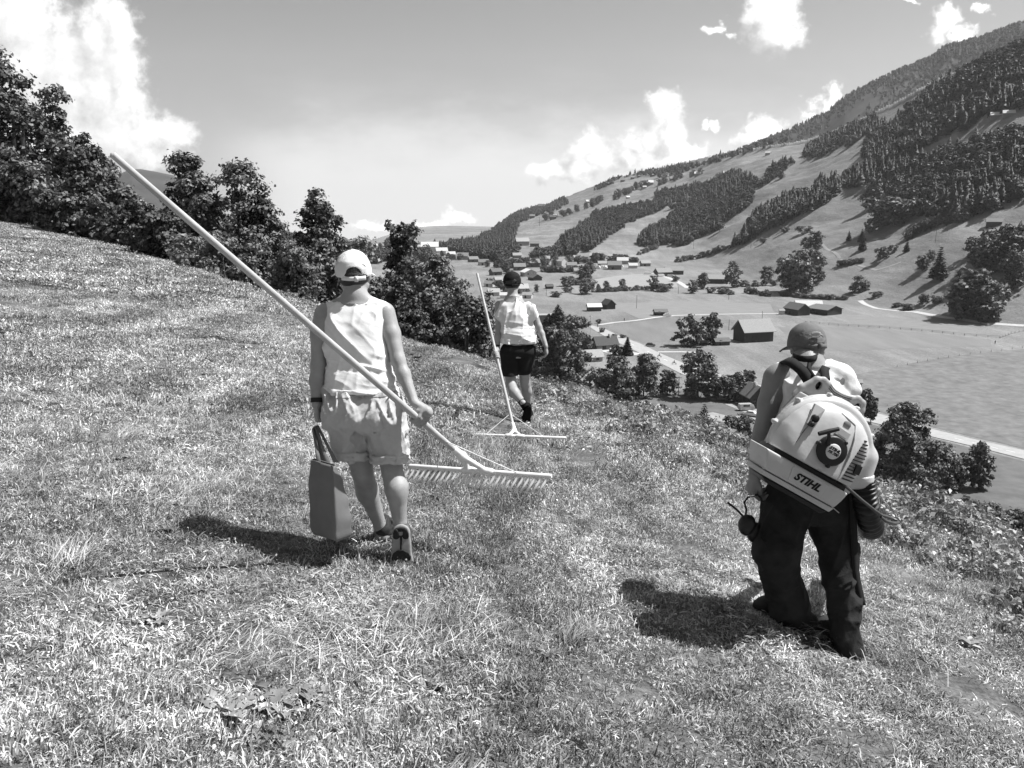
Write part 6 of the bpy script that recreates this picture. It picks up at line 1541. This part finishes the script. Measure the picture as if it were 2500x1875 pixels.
    for (x0, z0), (x1, z1) in (((-60, 150), (-70, 118)), ((-40, 152), (-52, 112)), ((58, 152), (60, 112)), ((70, 150), (72, 112)), ((-62, 132), (-30, 132)), ((48, 130), (76, 132))):
        Fr.cone(L(x0, z0, 0.105), L(x1, z1, 0.105), 0.019, 0.019, 0.012, flat=((0, 1, 0), 0.5))
    for a, b, s in ((-52, 143, 1), (64, 143, 1)): Fr.ell(L(a, b, 0.105), (0.014, 0.05, 0.022), 0.003, None, 'cut')
    frm = obj('carrying_frame', Fr.mesh('carrying_frame'), W2, root)
    for a in (-52, 64): 
        g = Geo(); q = L(a, 143, 0.112); box(g, q[0] - 0.014, q[0] + 0.014, q[1], q[1] + 0.004, q[2] - 0.02, q[2] + 0.02); obj('slot', g.mesh('slot'), B, frm)
    for dz in (-3, 2, 7):
        rod('handle_groove', [L(a, b + dz, 0.088) for a, b in ((-28, 152), (-10, 145), (14, 145), (38, 150))], 0.0016, B, frm, 6)
    bp = prism('back_plate', [(-95, -100), (70, -104), (84, 60), (76, 110), (-88, 108), (-104, 40)], 0.085, 0.12, W2, 0.01)
    # lettering
    def text(s, a, b, y, h, m, par, shear=0.25, wide=1.0, off=0.0):
        cu = bpy.data.curves.new('lettering', 'FONT'); cu.body = s; cu.size = h * 1.42; cu.align_x = 'CENTER'; cu.align_y = 'CENTER'; cu.shear = shear; cu.offset = off; cu.extrude = 0.0006; cu.space_character = 1.0
        o = bpy.data.objects.new('lettering', cu); C.objects.link(o); dg = bpy.context.evaluated_depsgraph_get(); me = bpy.data.meshes.new_from_object(o.evaluated_get(dg)); C.objects.unlink(o); bpy.data.objects.remove(o)
        t = obj('lettering', me, m, par); t.matrix_parent_inverse.identity()
        t.matrix_local = Matrix(((wide, 0, 0, a * k), (0, 0, -1, y), (0, 1, 0, b * k), (0, 0, 0, 1))); return t
    ink = mat('lettering_black', 0.012, 0.6, 0.2)
    text('STIHL', -8, -81, -0.1395, 0.034, ink, root, 0.3, 1.12, 0.0022)
    text('STIHL', 2, 17.5, y0 - 0.0205, 0.0145, ink, bd, 0.3, 1.1, 0.0009); text('BR 700', 2, 8, y0 - 0.0205, 0.0125, ink, bd, 0.3, 1.0, 0.0007)
    # ---- harness and hose, in the blower's own frame via the inverse of its placement
    bpy.context.view_layer.update(); inv = np.array(root.matrix_world.inverted())
    def w2l(q): q = np.array(q); return inv[:3, :3] @ q + inv[:3, 3]
    def strap(name, pts, w, side, m, th=0.006):
        pts = [np.array(q) for q in pts]; f = np.linspace(0, len(pts) - 1, len(pts) * 5); idx = np.arange(len(pts)); Pp = np.stack([np.interp(f, idx, [q[j] for q in pts]) for j in range(3)], 1)
        for _ in range(3): Pp[1:-1] = Pp[1:-1] * 0.5 + (Pp[:-2] + Pp[2:]) * 0.25
        vv = []
        for q in Pp: vv += [w2l(q - unit(side) * w / 2), w2l(q + unit(side) * w / 2)]
        n = len(Pp); me = mesh_np(name, np.array(vv), quads=np.array([(2 * i, 2 * i + 2, 2 * i + 3, 2 * i + 1) for i in range(n - 1)])); o = obj(name, me, m, root); sd = o.modifiers.new('s', 'SOLIDIFY'); sd.thickness = th; sd.offset = 0; return o
    web = mat('webbing_black', 0.018, 0.85, 0.2, 0.2, 60)
    strap('shoulder_strap', [P(1916, 884, 4.36), P(1914, 880, 4.24), P(1930, 882, 4.12), P(1958, 904, 4.07), P(1976, 932, 4.06), P(1990, 958, 4.06)], 0.052, (0.85, 0, 0.45), web, 0.012)
    strap('shoulder_strap', [P(2030, 900, 4.36), P(2020, 893, 4.24), P(2012, 902, 4.13), P(2016, 925, 4.09)], 0.045, (0.9, 0, -0.3), web, 0.010)
    rod('harness_cord', [w2l(q) for q in (P(1976, 880, 4.16), P(1974, 900, 4.09), P(1984, 915, 4.06), P(1994, 928, 4.05), P(2004, 936, 4.06))], 0.009, web)
    strap('hip_strap', [P(2080, 1180, 4.08), P(2084, 1290, 4.10), P(2089, 1400, 4.10), P(2106, 1478, 4.10)], 0.036, (1, 0.2, 0), web, 0.005)
    strap('neck_band', [P(1938, 868, 4.24), P(1946, 873, 4.15), P(1964, 877, 4.12), P(1984, 876, 4.13), P(1994, 872, 4.2)], 0.030, (0, 0, 1), web, 0.008)
    # bellows hose at the hip, going forward into the blower tube
    path = [P(2108, 1166, 4.05), P(2110, 1200, 4.06), P(2116, 1240, 4.08), P(2124, 1272, 4.16), P(2128, 1288, 4.30), P(2120, 1290, 4.5), P(2100, 1285, 5.0)]
    f = np.linspace(0, 6, 130); Pp = np.stack([np.interp(f, np.arange(7), [q[j] for q in path]) for j in range(3)], 1)
    for _ in range(12): Pp[1:-1] = Pp[1:-1] * 0.5 + (Pp[:-2] + Pp[2:]) * 0.25
    rr = 0.056 + 0.007 * np.sin(np.arange(130) * 0.95) * (np.arange(130) < 95) - 0.004 * (np.arange(130) >= 95)
    g = Geo(); g.add(*tube([w2l(q) for q in Pp], rr, 24)); obj('bellows_hose', g.mesh('bellows_hose', True), B, root)
    loop = [P(2046, 1172, 3.92), P(2075, 1196, 3.95), P(2105, 1222, 3.95), P(2135, 1246, 3.96), P(2152, 1258, 3.98), P(2172, 1264, 4.02), P(2188, 1270, 4.04), P(2194, 1276, 4.02), P(2182, 1278, 3.98), P(2162, 1272, 3.95), P(2150, 1262, 3.94)]
    rod('control_cable', [w2l(q) for q in loop], 0.0075, mat('cable_grey', 0.07, 0.4, 0.5), root)
    rod('fuel_line', [w2l(q) for q in (P(2018, 1225, 3.95), P(2034, 1240, 3.97), P(2048, 1252, 4.0))], 0.0025, mat('line_pale', 0.4, 0.4), root, 6)
    # back pad between the plate and the man
    prism('back_pad', [(-70, -80), (50, -84), (60, 40), (40, 95), (-50, 95), (-76, 30)], 0.118, 0.16, web, 0.012)
    return root
blower()

def ear_defenders():
    org = P(1824, 1280, 4.15); root = empty('ear_defenders', org, 'black ear defenders dangling by their band from the left hand of the man', 'ear defenders')
    for (px, py, d), nm in (((1822, 1282, 4.10), 'ear_cup'), ((1842, 1300, 4.20), 'ear_cup')):
        c = P(px, py, d); F = Field(c - 0.09, c + 0.09, 0.004); F.ell(c, (0.040, 0.036, 0.054), 0); F.ell(c + V3(0.018, 0.02, 0), (0.034, 0.030, 0.046), 0.01); obj(nm, F.mesh(nm, org), BLACKP, root)
    def rod(name, pts, r):
        g = Geo(); g.add(*tube([q - org for q in pts], [r] * len(pts), 8)); obj(name, g.mesh(name, True), BLACKP, root)
    rod('aerial', [P(1777, 1227, 4.10), P(1797, 1243, 4.10), P(1816, 1262, 4.10)], 0.0055)
    rod('headband', [P(1820, 1262, 4.10), P(1822, 1244, 4.12), P(1817, 1226, 4.15), P(1826, 1214, 4.17), P(1848, 1208, 4.18), P(1858, 1216, 4.2), P(1860, 1250, 4.2), P(1852, 1280, 4.2)], 0.005)
    rod('cable', [P(1860, 1215, 4.14), P(1864, 1250, 4.1), P(1856, 1270, 4.1), P(1846, 1288, 4.1)], 0.0025)
    return root
ear_defenders()

# ---- tiny people and motorcycles down in the valley
def far_people():
    F = Field((-0.45, -0.3, -0.02), (0.45, 0.3, 1.85), 0.022)
    for s in (-1, 1):
        F.cone((s * 0.10, 0, 0.88), (s * 0.12, 0.02 * s, 0.08), 0.085, 0.055, 0.03); F.cone((s * 0.12, 0.02 * s, 0.05), (s * 0.13, 0.12, 0.04), 0.05, 0.04, 0.02)
        F.cone((s * 0.19, 0, 1.40), (s * 0.27, 0.02, 1.12), 0.055, 0.045, 0.03); F.cone((s * 0.27, 0.02, 1.12), (s * 0.27, 0.10, 0.86), 0.043, 0.035, 0.02)
    F.cone((0, 0, 0.95), (0, 0, 1.36), 0.15, 0.17, 0.05, flat=((0, 1, 0), 0.65)); F.cone((0, 0, 1.42), (0, 0, 1.55), 0.06, 0.06, 0.03); F.ell((0, 0.01, 1.66), (0.085, 0.10, 0.125), 0.02)
    body = F.mesh('body'); body.materials.append(mat('clothes_dark', 0.04, 0.9))
    for px, py, lab in ((1459, 800, 'tiny dark figure standing on the road near the path junction, upper one'), (1464, 808, 'tiny dark figure on the road near the path junction, lower one'), (1524, 785, 'tiny dark figure walking on the meadow above the field path'), (2429, 841, 'tiny dark figure standing alone in the field below the fence corner')):
        g = ground(px, py); r = empty('person', g + np.array((0, 0, 0.1)), lab, 'person'); obj('body', body, None, r)
    fr = Geo(); fr.add(*tube([(0, -0.62, 0.35), (0, -0.2, 0.62), (0, 0.3, 0.72), (0, 0.55, 0.9)], [0.06, 0.15, 0.16, 0.05], 8)); fr.add(*tube([(0, 0.55, 0.92), (0, 0.72, 0.32)], [0.04, 0.03], 6)); fr.add(*tube([(-0.35, 0.45, 1.0), (0.35, 0.45, 1.0)], [0.025, 0.025], 6)); fm = fr.mesh('frame', True); fm.materials.append(mat('motorcycle_dark', 0.03, 0.4))
    w = Geo(); a = np.linspace(0, 6.2832, 19); w.add(*tube([(0, math.cos(t) * 0.29, math.sin(t) * 0.29) for t in a], [0.06] * 19, 6)); wm = w.mesh('wheel', True); wm.materials.append(mat('tyre', 0.03, 0.9))
    S = Field((-0.4, -0.4, 0.5), (0.4, 0.7, 1.65), 0.022)
    for s in (-1, 1):
        S.cone((s * 0.10, -0.15, 0.82), (s * 0.2, 0.25, 0.78), 0.085, 0.065, 0.03); S.cone((s * 0.2, 0.25, 0.78), (s * 0.2, 0.12, 0.55), 0.06, 0.045, 0.02); S.cone((s * 0.19, -0.02, 1.28), (s * 0.29, 0.2, 1.1), 0.055, 0.045, 0.03); S.cone((s * 0.29, 0.2, 1.1), (s * 0.30, 0.42, 1.04), 0.043, 0.035, 0.02)
    S.cone((0, -0.15, 0.88), (0, -0.03, 1.25), 0.15, 0.17, 0.05, flat=((0, 1, 0), 0.65)); S.cone((0, -0.02, 1.3), (0, 0.02, 1.42), 0.06, 0.06, 0.03); S.ell((0, 0.04, 1.52), (0.11, 0.13, 0.13), 0.02)
    rm = S.mesh('body'); rm.materials.append(mat('clothes_dark', 0.04, 0.9))
    for px, py, wh in ((1610, 874, 'upper'), (1646, 891, 'lower')):
        g = ground(px, py) + np.array((0, 0, 0.15)); m = empty('motorcycle', g, 'tiny dark motorcycle on the pale road, %s of the two' % wh, 'motorcycle', rz=0.9)
        obj('frame', fm, None, m); obj('wheel', wm, None, m, (0, -0.68, 0.33)); obj('wheel', wm, None, m, (0, 0.72, 0.33))
        r = empty('person', g, 'tiny rider sitting on the %s motorcycle on the pale road' % wh, 'person', rz=0.9); obj('body', rm, None, r)
far_people()
# ---------------------------------------------------------------- meadow grass (nobody could count it)
def grass_mat(name, lo, hi, trans=0.3):
    M = bpy.data.materials.new(name); M.use_nodes = True; nt = M.node_tree; N = nt.nodes; L = nt.links; bs = N['Principled BSDF']
    bs.inputs['Roughness'].default_value = 0.5; bs.inputs['Specular IOR Level'].default_value = 0.35
    ge = N.new('ShaderNodeNewGeometry')
    def mr(v, a, b, l=0.0, h=1.0):
        n = N.new('ShaderNodeMapRange'); n.inputs['From Min'].default_value = l; n.inputs['From Max'].default_value = h; n.inputs['To Min'].default_value = a; n.inputs['To Max'].default_value = b; L.new(v, n.inputs['Value']); return n.outputs[0]
    def noise(sc, de=4, st=None):
        n = N.new('ShaderNodeTexNoise'); n.inputs['Scale'].default_value = sc; n.inputs['Detail'].default_value = de; v_ = ge.outputs['Position']
        if st:
            mp = N.new('ShaderNodeMapping'); mp.inputs['Scale'].default_value = st; mp.inputs['Rotation'].default_value = (0, 0, 0.35); L.new(v_, mp.inputs['Vector']); v_ = mp.outputs[0]
        L.new(v_, n.inputs['Vector']); return n.outputs['Fac']
    def mul(a, b):
        n = N.new('ShaderNodeMath'); n.operation = 'MULTIPLY'; L.new(a, n.inputs[0]); L.new(b, n.inputs[1]); return n.outputs[0]
    sq = N.new('ShaderNodeMath'); sq.operation = 'POWER'; L.new(ge.outputs['Random Per Island'], sq.inputs[0]); sq.inputs[1].default_value = 1.5
    v = mul(mr(sq.outputs[0], lo, hi), mul(mr(noise(0.9, 5, (1.5, 0.42, 1)), 0.52, 1.45, 0.34, 0.66), mr(noise(6.0, 4), 0.55, 1.45, 0.3, 0.7)))
    L.new(v, bs.inputs['Base Color']); tr = N.new('ShaderNodeBsdfTranslucent'); L.new(v, tr.inputs['Color']); mx = N.new('ShaderNodeMixShader'); mx.inputs[0].default_value = trans
    L.new(bs.outputs[0], mx.inputs[1]); L.new(tr.outputs[0], mx.inputs[2]); L.new(mx.outputs[0], N['Material Output'].inputs['Surface']); return M
GRASS = grass_mat('grass_blades', 0.09, 0.74, 0.14); HAY = grass_mat('cut_hay', 0.12, 0.72, 0.1); WEED = grass_mat('weed_leaves', 0.16, 0.50, 0.15)

def blades(base, d, length, width, up, droop, rng):
    """curved tapering blades: three segments bending from 'up' towards direction d"""
    n = len(base); side = np.cross(d, up); side /= np.linalg.norm(side, axis=1, keepdims=True) + 1e-9
    yaw = rng.normal(size=n)[:, None] * 0.5; side = side + d * yaw; side /= np.linalg.norm(side, axis=1, keepdims=True)
    L = length[:, None]; W = width[:, None] / 2; dr = droop[:, None]
    p0 = base; t1 = up * (1 - dr * 0.7) + d * dr * 0.9; t2 = up * (1 - dr * 1.25) + d * (0.35 + dr)
    t1 /= np.linalg.norm(t1, axis=1, keepdims=True); t2 /= np.linalg.norm(t2, axis=1, keepdims=True)
    p1 = p0 + t1 * L * 0.5; p2 = p1 + t2 * L * 0.5
    v = np.stack([p0 - side * W, p0 + side * W, p1 - side * W * 0.85, p1 + side * W * 0.85, p2 - side * W * 0.12, p2 + side * W * 0.12], 1).reshape(-1, 3)
    i = np.arange(n)[:, None] * 6; return v, np.concatenate([i + np.array([[0, 1, 3, 2]]), i + np.array([[2, 3, 5, 4]])])

def turf(seed, rad, n, h0, h1, w0, w1, flatp=0.6):
    rng = np.random.default_rng(seed); a = rng.uniform(0, 6.283, n); r = rad * np.sqrt(rng.uniform(0, 1, n)); b = np.stack([np.cos(a) * r, np.sin(a) * r, np.full(n, -0.012)], 1)
    th = rng.uniform(0, 6.283, n) * 1.0; cl = vnoise(b[:, 0] * 9, b[:, 1] * 9, seed=seed); th = np.where(rng.random(n) < 0.5, cl * 4, th)
    d = np.stack([np.cos(th), np.sin(th), np.zeros(n)], 1); up = np.tile((0, 0, 1.0), (n, 1)) + rng.normal(size=(n, 3)) * 0.15
    L = rng.uniform(h0, h1, n) * (0.75 + 0.45 * (vnoise(b[:, 0] * 6 + 3, b[:, 1] * 6, seed=seed + 1))); dr = np.where(rng.random(n) < flatp, rng.uniform(0.7, 1.0, n), rng.uniform(0.05, 0.7, n))
    lit = rng.random(n) < 0.12; b[lit, 2] += rng.uniform(0.005, 0.03, lit.sum())
    g = Geo(); g.add(blades(b, d, np.abs(L) + 0.008, rng.uniform(w0, w1, n), up, dr, rng)[0], blades_q(n))
    k = n // 22; a = rng.uniform(0, 6.283, k); r = rad * np.sqrt(rng.uniform(0, 1, k)); c = np.stack([np.cos(a) * r, np.sin(a) * r, rng.uniform(0.004, h1 * 0.7, k)], 1)
    g.add(*leaf_quads(c, rng.normal(size=(k, 3)) * 0.5 + V3(0, 0, 1), rng.uniform(w0 * 1.2, w1 * 2.0, k), rng, 1.5, 0.15))
    return g.mesh('turf')
def blades_q(n):
    i = np.arange(n)[:, None] * 6; return np.concatenate([i + np.array([[0, 1, 3, 2]]), i + np.array([[2, 3, 5, 4]])])
def clippings(seed, n=520, rad=0.32):
    rng = np.random.default_rng(seed); a = rng.uniform(0, 6.283, n); r = rad * np.sqrt(rng.uniform(0, 1, n)); b = np.stack([np.cos(a) * r, np.sin(a) * r, rng.uniform(0.008, 0.034, n)], 1)
    th = rng.uniform(0, 6.283, n); d = np.stack([np.cos(th), np.sin(th), rng.normal(size=n) * 0.25], 1); up = np.tile((0, 0, 1.0), (n, 1)) + rng.normal(size=(n, 3)) * 0.4
    return mesh_np('clippings', blades(b, d, rng.uniform(0.012, 0.065, n), rng.uniform(0.0025, 0.0075, n), up, rng.uniform(0.85, 1.0, n), rng)[0], quads=blades_q(n), smooth=False)
def laid(seed, n, l0, l1, w0, w1, spread=0.5, rad=0.2):
    """a swathe of long grass combed one way"""
    rng = np.random.default_rng(seed); b = np.stack([rng.normal(size=n) * rad, rng.normal(size=n) * rad * 0.7, np.abs(rng.normal(size=n)) * 0.012], 1)
    th = rng.normal(size=n) * spread + vnoise(b[:, 0] * 5, b[:, 1] * 5, seed=seed) * 0.6; d = np.stack([np.cos(th), np.sin(th), rng.normal(size=n) * 0.08], 1)
    up = np.tile((0, 0, 1.0), (n, 1)) + rng.normal(size=(n, 3)) * 0.12
    return mesh_np('laid', blades(b, d, rng.uniform(l0, l1, n), rng.uniform(w0, w1, n), up, rng.uniform(0.55, 0.84, n), rng)[0], quads=blades_q(n), smooth=False)
def rosette(seed, n, l0, l1, wd, tilt=0.55):
    rng = np.random.default_rng(seed); V = []; Q = []; k = 0
    for i in range(n):
        a = rng.uniform(0, 6.283); l = rng.uniform(l0, l1); w = l * wd * rng.uniform(0.8, 1.2); e = rng.uniform(0.15, tilt); d = V3(math.cos(a), math.sin(a), 0); s = V3(-math.sin(a), math.cos(a), 0); b = V3(rng.normal() * 0.03, rng.normal() * 0.03, 0)
        m = 7
        for j in range(m):
            t = j / (m - 1); ww = w * math.sin(math.pi * min(1, 0.08 + t * 0.92)) ** 0.8 * (1 + 0.25 * (-1) ** j * (t > .1)) * 0.5; h = l * (e * t * 1.5 - 0.9 * e * t * t) + 0.01; c = b + d * l * t + V3(0, 0, h)
            V += [c - s * ww + V3(0, 0, ww * 0.35), c, c + s * ww + V3(0, 0, ww * 0.35)]
        for j in range(m - 1):
            o = k + j * 3; Q += [(o, o + 1, o + 4, o + 3), (o + 1, o + 2, o + 5, o + 4)]
        k += m * 3
    return mesh_np('rosette', np.array(V), quads=np.array(Q), smooth=True)
def tallweed(seed):
    rng = np.random.default_rng(seed); g = Geo()
    for s in range(9):
        b = V3(rng.normal() * 0.10, rng.normal() * 0.10, 0); h = rng.uniform(0.10, 0.26); t = b + V3(rng.normal() * 0.06, rng.normal() * 0.06, h); g.add(*tube([b, (b + t) / 2, t], [0.003, 0.0025, 0.001], 4))
        c = []; n = []
        for j in range(14): f = rng.uniform(0.2, 1); c.append(b + (t - b) * f + rng.normal(size=3) * 0.035); n.append(rng.normal(size=3) * 0.6 + V3(0, 0, 0.9))
        g.add(*leaf_quads(np.array(c), np.array(n), rng.uniform(0.025, 0.06, 14), rng, 1.9))
    n = 120; a = rng.uniform(0, 6.28, n); b = np.stack([rng.normal(size=n) * 0.14, rng.normal(size=n) * 0.14, np.zeros(n)], 1); d = np.stack([np.cos(a), np.sin(a), 0 * a], 1)
    v, q = blades(b, d, rng.uniform(0.10, 0.30, n), rng.uniform(0.004, 0.007, n), np.tile((0, 0, 1.0), (n, 1)), rng.uniform(0.1, 0.6, n), rng); g.add(v, q)
    return g.mesh('weed')

def ground_rot(x, y, spin):
    e = 0.15; zx = (hgt(x + e, y) - hgt(x - e, y)) / (2 * e); zy = (hgt(x, y + e) - hgt(x, y - e)) / (2 * e); out = np.zeros((len(x), 3))
    for i in range(len(x)):
        n = Vector((-zx[i], -zy[i], 1)).normalized(); q = Vector((0, 0, 1)).rotation_difference(n).to_matrix() @ Matrix.Rotation(spin[i], 3, 'Z'); out[i] = q.to_euler()
    return out
def area_points(rng, r0, r1, a0, a1, dens, lim=1.35):
    n = int(dens * 0.5 * (r1 * r1 - r0 * r0) * R(a1 - a0)); r = np.sqrt(rng.uniform(r0 * r0, r1 * r1, n)); a = rng.uniform(a0, a1, n); k = r < np.interp(a, _EA, _ER) * lim + (2.0 if lim > 1.2 else 0)
    r, a = r[k], np.radians(a[k]); return r * np.sin(a), r * np.cos(a)
def build_grass():
    rng = np.random.default_rng(77)
    S = [source('turf', turf(200 + k, 0.30, 2300, 0.014, 0.052, 0.0028, 0.0055), GRASS) for k in range(4)]
    S += [source('turf_far', turf(210 + k, 0.62, 2600, 0.018, 0.06, 0.006, 0.011), GRASS) for k in range(3)]
    S += [source('turf_distant', turf(220 + k, 1.3, 3000, 0.03, 0.08, 0.014, 0.026), GRASS) for k in range(2)]
    X, Y, W = [], [], []
    for r0, r1, a0, a1, de, lo, n in ((1.3, 7.5, -42, 42, 15, 0, 4), (7.0, 19, -40, 40, 3.6, 4, 3), (18.5, 64, -38, 10, 1.0, 7, 2)):
        x, y = area_points(rng, r0, r1, a0, a1, de, 1.05 if lo == 7 else 1.35); X.append(x); Y.append(y); W.append(lo + rng.integers(0, n, len(x)))
    x, y, w = map(np.concatenate, (X, Y, W)); s = rng.uniform(0.8, 1.2, len(x)); h = s * np.clip(1 + 0.5 * vnoise(x * 0.9, y * 0.9, seed=71) + 0.25 * vnoise(x * 3, y * 3, seed=72), 0.45, 1.7)
    scatter('grass', np.stack([x, y, hgt(x, y)], 1), ground_rot(x, y, rng.uniform(0, 6.283, len(x))), np.stack([s, s, h], 1), w, S, 'short mown meadow grass covering the near slope', 'grass')
    # long combed grass and loose cut hay
    S = [source('swathe', laid(230 + k, 320, 0.06, 0.17, 0.0022, 0.0042, 0.7), HAY) for k in range(3)] + [source('tuft', laid(240 + k, 170, 0.07, 0.18, 0.0025, 0.0045, 0.5, 0.06), GRASS) for k in range(3)] + [source('clippings', clippings(270 + k), HAY) for k in range(3)]
    x, y = area_points(rng, 1.6, 9, -40, 38, 8.0, 1.1)
    px, py, d = proj(np.stack([x, y, hgt(x, y)], 1))
    want = 0.55 * np.exp(-(((px - 640) / 520) ** 2 + ((py - 1480) / 380) ** 2)) + 0.16 + 0.45 * (vnoise(x * 1.3, y * 1.3, seed=81) > 0.45)
    want = np.where((px > 1050) & (py > 1300), want * 0.45, want)
    k = rng.random(len(x)) < want; x, y = x[k], y[k]
    spin = R(28) + vnoise(x * 0.8, y * 0.8, seed=83) * 1.1 + rng.normal(size=len(x)) * 0.35 + np.where(rng.random(len(x)) < .25, math.pi, 0)
    sc = rng.uniform(0.55, 1.15, len(x)); scatter('cut_grass', np.stack([x, y, hgt(x, y)], 1), ground_rot(x, y, spin), np.stack([sc] * 3, 1), np.where(rng.random(len(x)) < 0.6, rng.integers(6, 9, len(x)), rng.integers(0, 6, len(x))), S, 'long combed grass and loose hay lying in swathes on the near slope', 'grass')
    # broad leaved weeds in the turf, taller ones along the rim
    S = [source('rosette', rosette(250 + k, 9 + 2 * k, 0.05, 0.13, 0.42), WEED) for k in range(4)] + [source('tall_weed', tallweed(260 + k), WEED) for k in range(4)]
    x, y = area_points(rng, 1.8, 16, -40, 40, 1.1, 1.1); w = rng.integers(0, 4, len(x))
    n = 26; a = P(730, 1790, 2.9); xx = a[0] + rng.normal(size=n) * 0.16; yy = a[1] + rng.normal(size=n) * 0.11; x = np.append(x, xx); y = np.append(y, yy); w = np.append(w, rng.integers(0, 4, n))
    n = 900; aa = rng.uniform(1.5, 36, n); r = np.interp(aa, _EA, _ER) * rng.uniform(0.80, 1.5, n) + rng.normal(size=n) * 0.3; keep = vnoise(aa * 0.8, r * 0.7, seed=88) > -0.25; aa, r = np.radians(aa[keep]), r[keep]
    x = np.append(x, r * np.sin(aa)); y = np.append(y, r * np.cos(aa)); w = np.append(w, rng.integers(4, 8, len(r)))
    sc = np.where(w < 4, rng.uniform(0.3, 0.85, len(x)), rng.uniform(0.34, 0.78, len(x)))
    scatter('weeds', np.stack([x, y, hgt(x, y)], 1), ground_rot(x, y, rng.uniform(0, 6.283, len(x))), np.stack([sc] * 3, 1), w, S, 'broad leaved weeds in the turf and taller ones along the rim of the slope', 'weeds')
build_grass()
# ---------------------------------------------------------------- the air itself: far things fade
def haze():
    g = Geo(); box(g, -4200, 4200, -300, 5400, VALLEY - 700, 900); me = g.mesh('haze'); M = bpy.data.materials.new('haze'); M.use_nodes = True; N = M.node_tree.nodes; N.clear()
    v = N.new('ShaderNodeVolumePrincipled'); v.inputs['Color'].default_value = (0.95, 0.95, 0.95, 1); v.inputs['Density'].default_value = 0.00006; v.inputs['Anisotropy'].default_value = 0.2
    o = N.new('ShaderNodeOutputMaterial'); M.node_tree.links.new(v.outputs[0], o.inputs['Volume']); h = obj('haze', me, M); tag(h, kind='stuff')
haze()
